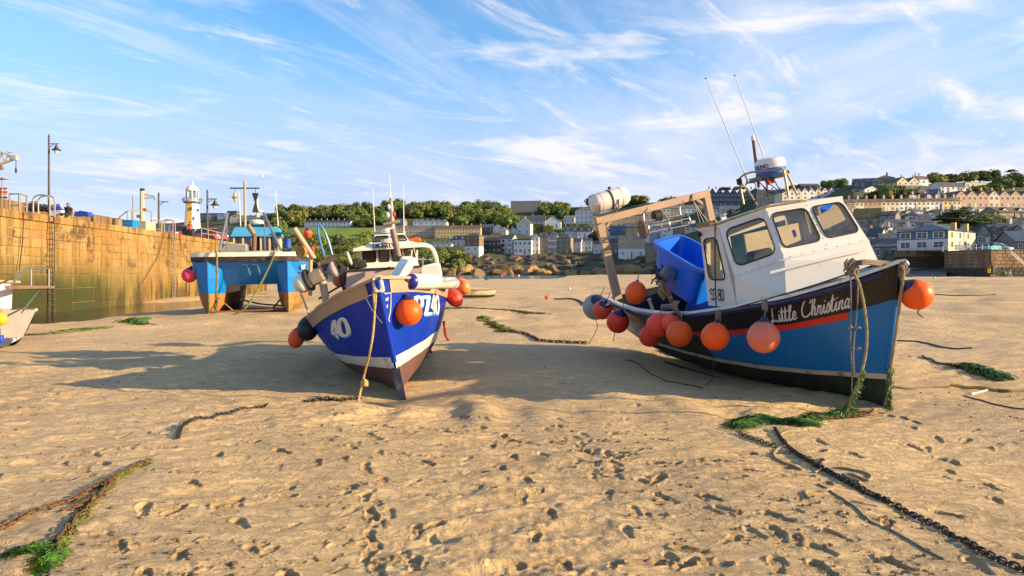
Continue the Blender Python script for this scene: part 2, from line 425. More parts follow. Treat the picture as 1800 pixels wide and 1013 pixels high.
# walked trails through the middle of the foreground
for (x0, y0, hd, n_) in ((-.6, 3.5, 1.75, 9), (.2, 3.4, 1.45, 12), (.9, 3.5, 1.62, 11), (-1.6, 3.6, 1.1, 12), (1.9, 3.6, 2.2, 9), (-2.3, 4.6, .35, 14), (2.6, 5.2, 2.75, 12), (.5, 5.0, 1.3, 9), (-.9, 4.4, 1.9, 9), (1.4, 4.2, 1.75, 8), (3.4, 4.2, 1.3, 10), (-4.2, 6.0, .15, 14)):
    x, y = x0, y0; dp = rng.uniform(.009, .019); cb = rng.choice([.2, .6, 1.])
    for j in range(n_):
        hd += rng.normal(0, .07); x += .36 * math.cos(hd); y += .36 * math.sin(hd); sgn = 1 if j % 2 else -1
        stamp(x - sgn * .07 * math.sin(hd), y + sgn * .07 * math.cos(hd), hd + sgn * -.12, .185, dp * rng.uniform(.7, 1.2), cb, rng.uniform(.7, 1.5))
# paw prints and kicked-up crumbs: short lines of small pits
for k in range(60):
    y = 1.0 / rng.uniform(1 / 11, 1 / 3.4); x = rng.uniform(-.8, .8) * y; a = rng.uniform(-.5, .5)
    for j in range(rng.randint(4, 10)):
        xx, yy = x + 0.07 * j * math.cos(a) + rng.normal(0, .03), y + 0.07 * j * math.sin(a) + rng.normal(0, .03)
        stamp(xx, yy, rng.uniform(0, 3), rng.uniform(.05, .10), rng.uniform(-.012, .014), 1.0, 1)
# barefoot tread marks of a cart wheel near the chain
import bisect
_ry, _uc, _w, _Zl = rowsY.tolist(), uc.tolist(), w.tolist(), Z
def gz(x, y):
    "height of the sand sheet at x,y"
    i = max(1, min(len(_ry) - 1, bisect.bisect(_ry, y))); ty = (y - _ry[i - 1]) / (_ry[i] - _ry[i - 1]); h = 0.0
    for k, q in ((i - 1, 1 - ty), (i, ty)):
        u = x / _w[k]; j = max(1, min(len(_uc) - 1, bisect.bisect(_uc, u))); tx = (u - _uc[j - 1]) / (_uc[j] - _uc[j - 1])
        h += q * (_Zl[k, j - 1] * (1 - tx) + _Zl[k, j] * tx)
    return float(h)
sandv = np.stack([GX, GY, Z], -1).reshape(-1, 3)
nr, ncs = GX.shape
ii = (np.arange(nr - 1)[:, None] * ncs + np.arange(ncs - 1)[None, :]).ravel()
quads = np.stack([ii, ii + 1, ii + ncs + 1, ii + ncs], 1)
me = bpy.data.meshes.new('sand'); me.vertices.add(len(sandv)); me.vertices.foreach_set('co', sandv.astype(np.float32).ravel())
me.loops.add(quads.size); me.loops.foreach_set('vertex_index', quads.astype(np.int32).ravel())
me.polygons.add(len(quads)); me.polygons.foreach_set('loop_start', np.arange(0, quads.size, 4, dtype=np.int32))
me.polygons.foreach_set('use_smooth', np.ones(len(quads), bool)); me.update(calc_edges=True)
at = me.attributes.new('crumb', 'FLOAT', 'POINT'); at.data.foreach_set('value', rough.astype(np.float32).ravel())

def sand_material():
    m = bpy.data.materials.new('sand'); m.use_nodes = True; N, L = m.node_tree.nodes, m.node_tree.links; b = N['Principled BSDF']
    tc_ = N.new('ShaderNodeTexCoord'); o = tc_.outputs['Object']
    def noise(sc, det=5, ro=0.6, st=None, dist=0):
        n = N.new('ShaderNodeTexNoise'); n.inputs['Scale'].default_value = sc; n.inputs['Detail'].default_value = det; n.inputs['Roughness'].default_value = ro; n.inputs['Distortion'].default_value = dist
        if st:
            mp = N.new('ShaderNodeMapping'); mp.inputs['Scale'].default_value = st; L.new(o, mp.inputs[0]); L.new(mp.outputs[0], n.inputs[0])
        else: L.new(o, n.inputs[0])
        return n.outputs[0]
    def ramp(v, a, b_, lo=0, hi=1):
        r = N.new('ShaderNodeMapRange'); r.interpolation_type = 'SMOOTHSTEP'
        for i, q in enumerate((a, b_, lo, hi)): r.inputs[i + 1].default_value = q
        L.new(v, r.inputs[0]); return r.outputs[0]
    def mix(f, a, c2):
        x = N.new('ShaderNodeMix'); x.data_type = 'RGBA'
        L.new(f, x.inputs[0])
        for i, q in ((6, a), (7, c2)):
            if isinstance(q, tuple): x.inputs[i].default_value = (*q, 1)
            else: L.new(q, x.inputs[i])
        return x.outputs[2]
    dry, damp = (0.67, 0.47, 0.225), (0.50, 0.35, 0.175)
    c = mix(ramp(noise(0.35, 7, 0.65, (1, 0.6, 1)), 0.40, 0.62), dry, damp)
    c = mix(ramp(noise(0.16, 7, 0.62, (0.7, 1.5, 1), .5), 0.50, 0.62, 0, .40), c, (0.34, 0.24, 0.13))
    c = mix(ramp(noise(5.0, 6, 0.7), 0.46, 0.72, 0, 0.35), c, (0.38, 0.265, 0.14))
    c = mix(ramp(noise(420, 3, 0.7), 0.35, 0.75, 0, 0.55), c, (0.56, 0.43, 0.27))          # grains
    c = mix(ramp(noise(260, 3, 0.7), 0.60, 0.76, 0, 0.6), c, (0.12, 0.085, 0.055))
    at_ = N.new('ShaderNodeAttribute'); at_.attribute_name = 'crumb'
    # damp crumbly sand turned up by feet, scraps of weed and drift
    c = mix(ramp(at_.outputs['Fac'], 0.25, 0.95, 0, 0.42), c, (0.27, 0.185, 0.09))
    c = mix(ramp(noise(2.2, 9, 0.78, (0.7, 1.6, 1)), 0.665, 0.70, 0, 0.6), c, (0.075, 0.054, 0.034))
    L.new(c, b.inputs['Base Color'])
    wet = ramp(noise(0.22, 5, 0.6, (1, 0.5, 1)), 0.44, 0.62, 0.86, 0.62); L.new(wet, b.inputs['Roughness'])
    b.inputs['Specular IOR Level'].default_value = 0.3
    b0 = N.new('ShaderNodeBump'); b0.inputs['Strength'].default_value = 1.0; b0.inputs['Distance'].default_value = 0.025
    L.new(ramp(noise(7.5, 7, 0.66, (0.8, 1.25, 1), 0.6), 0.30, 0.62), b0.inputs['Height'])
    bw_ = N.new('ShaderNodeBump'); bw_.inputs['Strength'].default_value = 0.8; bw_.inputs['Distance'].default_value = 0.08
    L.new(noise(1.9, 5, 0.6, (0.7, 1.5, 1)), bw_.inputs['Height']); L.new(bw_.outputs[0], b0.inputs['Normal'])
    b1 = N.new('ShaderNodeBump'); b1.inputs['Strength'].default_value = 0.75; b1.inputs['Distance'].default_value = 0.014; L.new(b0.outputs[0], b1.inputs['Normal'])
    h = N.new('ShaderNodeMath'); h.operation = 'MULTIPLY_ADD'; L.new(noise(70, 6, 0.7), h.inputs[0])
    s2 = N.new('ShaderNodeMath'); s2.operation = 'MULTIPLY_ADD'; L.new(at_.outputs['Fac'], s2.inputs[0]); s2.inputs[1].default_value = 1.6; s2.inputs[2].default_value = 0.5
    L.new(s2.outputs[0], h.inputs[1]); L.new(noise(14, 4, 0.6), h.inputs[2])
    L.new(h.outputs[0], b1.inputs['Height']); L.new(b1.outputs[0], b.inputs['Normal'])
    return m
me.materials.append(sand_material())
link('sand', me, kind='structure')

# ------------------------------------------------------------------ water
def water(name, col, rough_, scale, strength, stretch=(1, 1, 1)):
    m = bpy.data.materials.new(name); m.use_nodes = True; N, L = m.node_tree.nodes, m.node_tree.links; b = N['Principled BSDF']
    b.inputs['Base Color'].default_value = (*col, 1); b.inputs['Roughness'].default_value = rough_; b.inputs['IOR'].default_value = 1.33
    t = N.new('ShaderNodeTexCoord'); mp = N.new('ShaderNodeMapping'); mp.inputs['Scale'].default_value = stretch; L.new(t.outputs['Object'], mp.inputs[0])
    n = N.new('ShaderNodeTexNoise'); n.inputs['Scale'].default_value = scale; n.inputs['Detail'].default_value = 5; L.new(mp.outputs[0], n.inputs[0])
    bp = N.new('ShaderNodeBump'); bp.inputs['Strength'].default_value = strength; bp.inputs['Distance'].default_value = 0.25
    L.new(n.outputs[0], bp.inputs['Height']); L.new(bp.outputs[0], b.inputs['Normal'])
    return m
mb = MB(); mb.add([(-2500, 60, SEA), (2500, 60, SEA), (2500, 2600, SEA), (-2500, 2600, SEA)], [(0, 1, 2, 3)])
mb.build('sea', water('sea_water', (0.05, 0.15, 0.18), 0.12, 0.5, 0.8, (0.35, 1, 1)), smooth=None, kind='structure')
mb = MB(); wy = lambda y: WX0 + WDX * (y - WY0)
mb.add([(wy(22) - .5, 22, POOL), (wy(22) + 10, 22, POOL), (wy(54) + 10, 54, POOL), (wy(54) - .5, 54, POOL)], [(0, 1, 2, 3)])
mb.build('tide_pool', water('pool_water', (0.045, 0.05, 0.03), 0.05, 2.0, 0.22), smooth=None, kind='structure')

# ------------------------------------------------------------------ hill across the bay
_px = [-900, 300, 400, 480, 520, 600, 700, 800, 900, 1000, 1100, 1200, 1300, 1400, 1500, 1600, 1700, 1800, 1880, 2000, 2200, 2600]
_sky = [400, 392, 386, 376, 372, 370, 368, 368, 366, 366, 360, 352, 342, 334, 326, 322, 322, 322, 345, 395, 430, 440]
_ysh = [520, 520, 510, 500, 495, 490, 490, 490, 490, 490, 480, 440, 380, 290, 170, 135, 122, 122, 122, 122, 122, 122]
_yrd = [900, 900, 860, 830, 820, 800, 800, 790, 780, 770, 740, 690, 640, 520, 430, 450, 480, 500, 500, 500, 500, 500]
_bas = [484, 484, 484, 484, 484, 484, 484, 484, 484, 484, 484, 482, 478, 470, 454, 444, 441, 441, 441, 441, 441, 441]
def hill_prm(px): return [np.interp(px, _px, a) for a in (_ysh, _yrd, _bas, _sky)]
def hill_at(px, py):
    "distance at which the sight line through the photo point meets the hillside"
    a, b, y0, y1 = hill_prm(px); q = float(np.clip((py - y0) / (y1 - y0), 0, 1)) ** (1 / 0.92)
    return float(a + (b - a) * q)
rows = []
for px in np.concatenate([np.linspace(-900, 300, 16), np.linspace(310, 1900, 180), np.linspace(1920, 2600, 10)]):
    a, b, y0, y1 = hill_prm(px); r = []
    r.append(tuple(P(px, y0 + 14, a - 6)))
    for q in np.linspace(0, 1, 44):
        Y = a + (b - a) * q; py = y0 + (y1 - y0) * q ** 0.92
        p = P(px, py, Y); p.z += (0 if q < .02 else 1) * 1.6 * float(vnoise(p.x / 22, p.y / 22, 41))
        r.append(tuple(p))
    p = Vector(r[-1])
    for k, dz in ((60, -6), (200, -30), (500, -90)): r.append((p.x * (1 + k / b), p.y + k, p.z + dz))
    rows.append(r)
m_hill = M('hillside', (0.05, 0.07, 0.018), 0.95, var=0.5, vscale=0.03, dirt=(0.16, 0.13, 0.07), damt=0.6, dscale=0.035, bump=0.5, bscale=0.6)
MB().grid(rows, flip=True).build('hillside', m_hill, smooth=180, kind='structure')
# ------------------------------------------------------------------ boat tools
class Boat:
    "pose of a boat: local x forward, y to port, z up"
    def __init__(s, x, y, z, yaw, pitch, roll):
        s.m = Matrix.Translation((x, y, z)) @ Matrix.Rotation(RAD(yaw), 4, 'Z') @ Matrix.Rotation(RAD(pitch), 4, 'Y') @ Matrix.Rotation(RAD(roll), 4, 'X')
        s.inv = s.m.inverted()
    def w(s, *p): return s.m @ Vector(p if len(p) > 1 else p[0])
    def ray(s, px, py, axis, val):
        "point of the boat's plane axis=val that the photo shows at px,py (boat coordinates)"
        o = s.inv @ Vector((0, 0, EYE)); d = s.inv.to_3x3() @ Vector(((px - CX) / F, 1, (YH - py) / F))
        return o + d * ((val - o[axis]) / d[axis])
    def rayw(s, px, py, axis, val): return s.w(s.ray(px, py, axis, val))
class Hull:
    def __init__(s, length, rake, T, K, S, B, A, flare=None):
        s.L, s.rake, s.T, s.K, s.S, s.B, s.A = length, rake, T, K, S, B, A
    def prm(s, t): return [float(np.interp(t, s.T, q)) for q in (s.K, s.S, s.B, s.A)]
    def pt(s, t, q, side, off=0.0, inset=1.0):
        K, S, B, A = s.prm(t); w_ = float(sst(t, 0.72, 1.0))
        q = max(q, 0.0)
        y = B * (q ** A) * inset + off
        return Vector((t * s.L + s.rake * (q ** 1.15) * w_ + 0.10 * (q - 1) * 0 , side * y, K + (S - K) * q))
    def q_at(s, t, z):
        K, S, B, A = s.prm(t); return (z - K) / (S - K)
    def band(s, lo, hi, t0=0.0, t1=1.0, nt=44, ns=8, off=0.0, sides=(-1, 1), inset=1.0):
        "strip of hull skin; lo/hi are functions of t giving 0..1 up the side"
        mb = MB(); tt = [t0 + (t1 - t0) * (1 - (1 - i / nt) ** 1.35) for i in range(nt + 1)]
        for sd_ in sides:
            rows = []
            for t in tt:
                a, b = lo(t), hi(t); rows.append([s.pt(t, a + (b - a) * j / ns, sd_, off, inset) for j in range(ns + 1)])
            mb.grid(rows, flip=sd_ > 0)
        return mb
    def rail(s, q, r, t0=0.0, t1=1.0, off=0.0, n=8, nt=40, dz=0.0, sq=None):
        "moulding along the side at height q"
        mb = MB()
        for sd_ in (-1, 1):
            pts = []
            for i in range(nt + 1):
                t = t0 + (t1 - t0) * (1 - (1 - i / nt) ** 1.35)
                p = s.pt(t, q(t) if callable(q) else q, sd_, off); p.z += dz; pts.append(p)
            if sq: 
                for a, b in zip(pts, pts[1:]): mb.bar(a, b, sq[0], sq[1])
            else: mb.tube(pts, r, n)
        return mb
    def outline(s, z, t0, t1, inset=0.95, n=24, zf=None):
        "flat deck at height z between stations, kept inside the skin"
        mb = MB(); rows = []
        for i in range(n + 1):
            t = t0 + (t1 - t0) * i / n; zz_ = zf(t) if zf else z; q = s.q_at(t, zz_)
            a, b = s.pt(t, q, -1, 0, inset), s.pt(t, q, 1, 0, inset); rows.append([a.lerp(b, j / 6) for j in range(7)])
        return mb.grid(rows, flip=True)
    def transom(s, inset=1.0, q0=0.0):
        a = [s.pt(0, q0 + (1 - q0) * j / 10, -1, 0, inset) for j in range(11)]; b = [s.pt(0, q0 + (1 - q0) * j / 10, 1, 0, inset) for j in range(11)]
        return MB().grid([a, b], flip=True)
# lettering: strokes drawn as ribbons on any surface --------------------------
SCRIPT = {'L': (.66, [[(.58, .86), (.46, 1.0), (.28, .92), (.22, .55), (.16, .16), (.0, .05), (.12, .0), (.36, .1), (.6, .0), (.74, .1)]]),
 'i': (.24, [[(0, .12), (.1, .44), (.08, .1), (.14, 0), (.26, .12)], [(.12, .6), (.14, .66)]]),
 't': (.27, [[(0, .12), (.13, .85), (.08, .1), (.15, 0), (.29, .12)], [(-.02, .56), (.28, .6)]]),
 'l': (.26, [[(0, .12), (.2, .7), (.2, .95), (.12, .85), (.06, .1), (.14, 0), (.28, .12)]]),
 'e': (.28, [[(0, .14), (.2, .26), (.2, .42), (.1, .44), (.03, .2), (.12, 0), (.3, .12)]]),
 'C': (.66, [[(.56, .7), (.64, .9), (.5, 1.0), (.26, .9), (.06, .5), (.1, .1), (.3, 0), (.52, .1), (.68, .24)]]),
 'h': (.38, [[(0, .12), (.2, .7), (.2, .95), (.1, .85), (.04, .42), (.04, 0)], [(.04, .2), (.16, .44), (.25, .38), (.2, .1), (.27, 0), (.4, .12)]]),
 'r': (.32, [[(0, .12), (.06, .48), (.12, .38), (.22, .44), (.17, .1), (.23, 0), (.34, .12)]]),
 's': (.26, [[(0, .12), (.13, .5), (.2, .22), (.13, 0), (.02, .05)], [(.13, .02), (.28, .12)]]),
 'n': (.38, [[(0, .12), (.06, .44), (.04, .0)], [(.04, .2), (.16, .44), (.25, .38), (.2, .1), (.27, 0), (.4, .12)]]),
 'a': (.42, [[(.27, .38), (.13, .46), (.02, .2), (.1, 0), (.22, .15), (.28, .44), (.24, .1), (.3, 0), (.44, .14)]]), ' ': (.3, [])}
BLOCK = {'S': (.62, [[(.52, .84), (.4, .98), (.18, .98), (.05, .84), (.08, .64), (.3, .52), (.5, .4), (.54, .18), (.42, .02), (.18, .02), (.03, .17)]]),
 '8': (.62, [[(.28, .53), (.07, .66), (.08, .9), (.28, 1), (.48, .9), (.49, .66), (.28, .53), (.04, .4), (.04, .1), (.28, 0), (.52, .1), (.52, .4), (.28, .53)]]),
 '9': (.62, [[(.5, .62), (.3, .44), (.07, .58), (.06, .84), (.28, 1), (.48, .88), (.5, .62), (.46, .2), (.3, .0), (.08, .08)]]),
 '0': (.62, [[(.28, 1), (.08, .86), (.03, .5), (.08, .14), (.28, 0), (.48, .14), (.53, .5), (.48, .86), (.28, 1)]]),
 '4': (.66, [['L', (.42, 0), (.42, 1), (.02, .3), (.6, .3)]]), ' ': (.35, []),
 'P': (.62, [['L', (.08, 0), (.08, 1)], [(.08, .98), (.4, .98), (.54, .76), (.4, .52), (.08, .5)]]),
 'Z': (.6, [['L', (.04, .97), (.52, .97), (.04, .03), (.54, .03)]]),
 'D': (.72, [['L', (.1, 0), (.1, 1)], [(.0, .97), (.36, .97), (.6, .76), (.62, .5), (.6, .24), (.36, .03), (.0, .03)]]),
 'I': (.38, [['L', (.18, 0), (.18, 1)]]), 'G': (.72, [[(.58, .78), (.42, .98), (.2, .94), (.05, .7), (.04, .3), (.2, .05), (.42, .02), (.58, .16), (.58, .44)], ['L', (.36, .44), (.66, .44)]]),
 'N': (.76, [['L', (.1, 0), (.1, 1), (.6, 0), (.6, 1)]]), 'T': (.66, [['L', (.3, 0), (.3, .97)], ['L', (.0, .97), (.6, .97)]]),
 'Y': (.7, [['L', (.32, 0), (.32, .48), (.04, 1)], ['L', (.32, .48), (.6, 1)]]),
 'F': (.58, [['L', (.08, 0), (.08, 1)], ['L', (.05, .96), (.5, .96)], ['L', (.05, .52), (.42, .52)]]), 'U': (.66, [[(.08, 1), (.08, .3), (.2, .03), (.4, .03), (.52, .3), (.52, 1)]]),
 'R': (.64, [['L', (.08, 0), (.08, 1)], [(.08, .97), (.4, .97), (.5, .74), (.4, .5), (.08, .5)], ['L', (.3, .5), (.54, 0)]]), 'O': (.66, [[(.3, 1), (.08, .85), (.04, .5), (.08, .15), (.3, 0), (.52, .15), (.56, .5), (.52, .85), (.3, 1)]])}
def lettering(text, f, height, width, font, weight, slant=0.0, serif=False, mb=None, sx=1.0):
    "ribbons for text; f(u,v) -> (point, normal) with u,v in metres"
    mb = mb or MB(); x = 0.0; lay = 0
    adv = sum(font[c][0] for c in text) * sx; k = width / adv if width else height
    for c in text:
        a, strokes = font[c]
        for st in strokes:
            straight = st[0] == 'L'; q = [Vector((p[0], p[1], 0)) for p in (st[1:] if straight else st)]
            if straight:
                d = []
                for p0, p1 in zip(q, q[1:]): d += [p0.lerp(p1, j / 4) for j in range(4)]
                d.append(q[-1])
                segs = [[q[i], q[i].lerp(q[i + 1], .33), q[i].lerp(q[i + 1], .67), q[i + 1]] for i in range(len(q) - 1)]
            else: segs = [spl(q, 5)]
            ends = [q[0], q[-1]]
            for sg in segs:
                lay += 1; L_, R_ = [], []
                for i, p in enumerate(sg):
                    t = (sg[min(i + 1, len(sg) - 1)] - sg[max(i - 1, 0)]); t.normalize(); n = Vector((-t.y, t.x, 0))
                    wd = weight * (0.5 if not serif else 0.32 + 0.32 * abs(t.y) ** 1.5)
                    for o_, l in ((1, L_), (-1, R_)):
                        e = p + n * wd * o_
                        pt_, nn = f((x + e.x * sx + slant * e.y) * k, e.y * height); l.append(pt_ + nn * (0.004 + 0.0004 * (lay % 7)))
                mb.grid([L_, R_])
            if serif and straight:
                for e in q:
                    if e.y < .06 or e.y > .94:
                        lay += 1; hh = .05; row = []
                        for dy in (-hh, hh):
                            row.append([(lambda r: r[0] + r[1] * (0.004 + 0.0004 * (lay % 7)))(f((x + (e.x + dx) * sx + slant * (e.y + dy)) * k, (min(max(e.y, .03), .97) + dy) * height)) for dx in (-.14, 0, .14)])
                        mb.grid(row)
        x += a * sx
    return mb
def flat(o, u, v):
    o, u, v = Vector(o), Vector(u).normalized(), Vector(v).normalized(); n = u.cross(v)
    return lambda a, b: (o + u * a + v * b, n)
# panels with rounded windows ------------------------------------------------
def bil(c, u, v): return c[0].lerp(c[1], u).lerp(c[3].lerp(c[2], u), v)
def rrect(u0, u1, v0, v1, r, n=5, sk=0.0):
    out = []
    for (cx_, cy_, a0) in ((u1 - r[0], v1 - r[1], 0), (u0 + r[0], v1 - r[1], 90), (u0 + r[0], v0 + r[1], 180), (u1 - r[0], v0 + r[1], 270)):
        for i in range(n + 1):
            a = RAD(a0 + 90 * i / n); u = cx_ + r[0] * math.cos(a); v = cy_ + r[1] * math.sin(a); out.append((u + sk * (v - (v0 + v1) / 2), v))
    return out
def window_panel(c, loop, th=0.03):
    "wall panel (4 corners: bottom-left, bottom-right, top-right, top-left) pierced by one rounded opening -> panel, gasket, pane"
    c = [Vector(q) for q in c]; nrm = (c[1] - c[0]).cross(c[3] - c[0]).normalized()
    uc_ = sum(p[0] for p in loop) / len(loop); vc = sum(p[1] for p in loop) / len(loop)
    outer = []
    for u, v in loop:
        du, dv = u - uc_, v - vc; k = min([((1 if du > 0 else 0) - uc_) / du if abs(du) > 1e-6 else 1e9, ((1 if dv > 0 else 0) - vc) / dv if abs(dv) > 1e-6 else 1e9])
        outer.append([uc_ + du * k, vc + dv * k])
    for cu_, cv_ in ((0, 0), (1, 0), (1, 1), (0, 1)):       # keep the panel's true corners
        j = min(range(len(outer)), key=lambda i: (outer[i][0] - cu_) ** 2 + (outer[i][1] - cv_) ** 2); outer[j] = [cu_, cv_]
    O = [bil(c, *p) for p in outer]; I = [bil(c, *p) for p in loop]; k = len(I)
    pan = MB()
    pan.grid([O, I, [p - nrm * th for p in I], [p - nrm * th for p in O]], cv=True)
    gas = MB().tube([p + nrm * 0.006 for p in I], 0.011, 6, closed=True)
    pane = MB().add([p - nrm * 0.012 for p in I], [tuple(range(k))])
    return pan, gas, pane
# inflated fender buoy ---------------------------------------------------------
m_cap = M('buoy_cap_navy', (0.012, 0.016, 0.09), 0.45)
m_rope_tan = M('rope_tan', (0.30, 0.215, 0.11), 0.9, var=0.3, vscale=60)
m_rope_grey = M('rope_grey', (0.20, 0.17, 0.13), 0.92, var=0.35, vscale=50)
m_rope_dark = M('rope_dark', (0.035, 0.04, 0.03), 0.9, var=0.4, vscale=40)
m_rope_green = M('rope_green', (0.035, 0.07, 0.025), 0.9, var=0.4, vscale=40)
def buoy_mat(name, col): return M(name, col, 0.45, var=0.10, vscale=4, dirt=(col[0] * .5, col[1] * .45, col[2] * .5 + .005), damt=0.30, dscale=6, dlo=0.55, dhi=0.75, spec=.35, runs=(col[0] * .3, col[1] * .35, .01), ramt=.35, rscale=11, rlo=.62, rhi=.70, rstretch=(1, 1, .6), bump=.05, bscale=6)
ORANGE = buoy_mat('buoy_orange', (0.90, 0.105, 0.006)); RED = buoy_mat('buoy_red', (0.74, 0.055, 0.018)); PINK = buoy_mat('buoy_faded_pink', (0.70, 0.17, 0.10))
CORAL = buoy_mat('buoy_coral', (0.82, 0.09, 0.03)); WHITEB = buoy_mat('buoy_white', (0.72, 0.68, 0.56)); GREYB = buoy_mat('buoy_grey', (0.36, 0.33, 0.33)); BLACKB = buoy_mat('buoy_black', (0.012, 0.013, 0.018))
MAGENTA = buoy_mat('buoy_magenta', (0.75, 0.05, 0.10))
def buoy(label, c, r, mat, tie=None, ax=None, capmat=None, stretch=1.0, group='inflated fender buoys', ropemat=None, cap=True, tail=None, rr=0.008):
    "c centre, r radius, ax direction of the neck (up)"
    c = Vector(c); tie = Vector(tie) if tie is not None else c + Vector((0, 0, r * 1.9)); z = Vector(ax).normalized() if ax is not None else (tie - c).normalized()
    t = thing('fender_buoy', label, 'buoy', group=group, mat=Matrix.Translation(c))
    pr = []
    for i in range(15):
        a = math.pi * i / 14; rad = math.sin(a); h = -math.cos(a)
        if h > 0.25: rad = rad * (1 - 0.10 * (h - .25)) ; h = h * (1 + 0.16 * (h - .25))
        pr.append((rad * r, h * r * stretch))
    cut = [q for q in pr if q[1] <= 0.86 * r * stretch]; top = cut[-1]
    MB().lathe(cut, ax=z, n=28).build('float', mat, t, smooth=60)
    if cap:
        capo = MB().lathe([(top[0] * 1.015, top[1] * .985), (top[0] * .82, top[1] * 1.10), (r * .26, top[1] * 1.32), (r * .17, top[1] * 1.5), (r * .15, top[1] * 1.58)], ax=z, n=20).build('neck_cap', capmat or m_cap, t, smooth=60)
        mt = M('eye_metal_hole', (0.02, 0.02, 0.025), 0.5); MB().tube([z * top[1] * 1.48 + z.orthogonal().normalized() * r * .19, z * top[1] * 1.48 - z.orthogonal().normalized() * r * .19], r * .06, 8).build('eye', mt, capo)
    a = z * top[1] * 1.5; b = tie - c
    if (a - b).length > 0.01: MB().tube(spl([a, a.lerp(b, .5) + Vector((0.008, 0, 0.0)), b], 5), rr, 6).build('lanyard', ropemat or m_rope_grey, t)
    if tail is not None:
        d = -z * r * stretch; MB().tube(spl([d] + [Vector(q) - c for q in tail], 6), 0.007, 5).build('tail_rope', ropemat or m_rope_dark, t)
    return t
# ------------------------------------------------------------------ blue and black boat on the right
m_blue = M('hull_blue', (0.003, 0.15, 0.44), 0.36, runs=(.22, .26, .28), ramt=.35, rscale=5, rlo=.60, rhi=.70, var=0.10, vscale=2, dirt=(0.05, 0.16, 0.32), damt=0.35, dscale=1.4, dstretch=(0.5, 0.5, 3), dlo=.52, dhi=.8, bump=.04, bscale=9)
m_black = M('hull_black', (0.006, 0.007, 0.012), 0.35, runs=(.16, .15, .15), ramt=.45, rscale=9, rlo=.63, rhi=.70, rstretch=(.35, .35, 3), var=0.3, dirt=(0.09, 0.08, 0.08), damt=0.35, dscale=3, dlo=.56, dhi=.75)
m_navy = M('strake_navy', (0.010, 0.013, 0.06), 0.32, var=0.25, dirt=(0.16, 0.15, 0.2), damt=0.5, dscale=7, dlo=.6, dhi=.72)
m_red = M('stripe_red', (0.62, 0.025, 0.02), 0.4, dirt=(0.5, 0.38, 0.27), damt=.8, dscale=5, dlo=.68, dhi=.72)
m_cream = M('stripe_cream', (0.50, 0.45, 0.33), 0.6, dirt=(0.06, 0.09, 0.05), damt=.75, dscale=6, dlo=.50, dhi=.68)
m_foul = M('antifoul_black', (0.008, 0.010, 0.009), 0.7, dirt=(0.02, 0.055, 0.012), damt=.8, dscale=2.2, dlo=.45, dhi=.7, bump=.3, bscale=30)
m_white = M('gelcoat_white', (0.66, 0.63, 0.58), 0.42, runs=(.40, .24, .11), ramt=.45, rscale=4, rlo=.63, rhi=.72, var=0.05, dirt=(0.42, 0.36, 0.27), damt=0.35, dscale=3, dstretch=(2, 2, .5), dlo=.56, dhi=.8, coat=.1)
m_white2 = M('cap_white', (0.72, 0.70, 0.64), 0.5, dirt=(0.25, 0.2, 0.13), damt=.7, dscale=9, dlo=.55, dhi=.7)
m_turq = M('deck_turquoise', (0.10, 0.36, 0.40), 0.6, dirt=(0.3, 0.3, 0.24), damt=.4, dscale=6)
m_inner = M('inner_blue', (0.015, 0.06, 0.30), 0.55, dirt=(0.10, 0.11, 0.14), damt=.5, dscale=3)
m_gask = M('window_rubber', (0.008, 0.008, 0.009), 0.6)
m_glass = glass_mat('cabin_glass', (0.86, 0.87, 0.84))
m_tan = M('gantry_tan', (0.40, 0.27, 0.17), 0.7, var=.15, dirt=(0.25, 0.13, 0.06), damt=.6, dscale=5, dlo=.6, dhi=.75)
m_steel = M('steel_grey', (0.33, 0.32, 0.31), 0.38, metal=.85, dirt=(0.2, 0.11, 0.05), damt=.5, dscale=6, dlo=.6, dhi=.75)
m_rust = M('rusty_iron', (0.16, 0.07, 0.03), 0.85, var=.4, vscale=12, bump=.4, bscale=60)
m_moss = M('mossy_edge', (0.30, 0.22, 0.05), 0.85, var=.4, vscale=14, dirt=(0.05, 0.05, 0.03), damt=.7, dscale=9)
m_dark = M('dark_gear', (0.02, 0.018, 0.016), 0.75, var=.5, vscale=15)
m_beige = M('cabin_beige', (0.62, 0.52, 0.36), 0.7, var=.1)
m_cable = M('black_cable', (0.012, 0.012, 0.013), 0.5)

B1 = Boat(3.08, 14.237, 0.013, -75.4, 1.0, 11.5)
H1 = Hull(6.05, 0.55, [0, .15, .3, .45, .6, .75, .86, .95, 1], [0.30, .12, .03, 0, 0, 0, 0, 0, .0], [1.27, 1.21, 1.20, 1.22, 1.27, 1.39, 1.53, 1.72, 1.85],
          [.98, 1.10, 1.19, 1.22, 1.19, 1.05, .80, .42, .035], [.30, .33, .36, .38, .40, .46, .58, .78, .9])
t1 = thing('fishing_boat', 'blue and black fishing boat with white cabin, leaning on the sand at right', 'boat', mat=B1.m)
q1 = lambda z: (lambda t: H1.q_at(t, z + 0.16 * (1 - t) ** 2))
build_each(H1.band(lambda t: 0, q1(.40), ns=10), 'hull_bottom', m_foul, t1, smooth=60)
build_each(H1.band(q1(.40), q1(.47), ns=2), 'boot_stripe', m_cream, t1, smooth=60)
build_each(H1.band(q1(.47), lambda t: .712, 0, .24, nt=14), 'hull_side', m_blue, t1, smooth=60)
build_each(H1.band(q1(.47), lambda t: .712, .24, .60, nt=20), 'rubbing_panel', m_black, t1, smooth=60)
build_each(H1.band(q1(.47), lambda t: .712, .60, 1, nt=26), 'hull_side', m_blue, t1, smooth=60)
build_each(H1.band(lambda t: .712, lambda t: .765, 0, .945, nt=40, ns=2, off=.004), 'red_stripe', m_red, t1, smooth=60)
build_each(H1.band(lambda t: .712, lambda t: .765, .945, 1, nt=6, ns=2), 'hull_side', m_blue, t1, smooth=60)
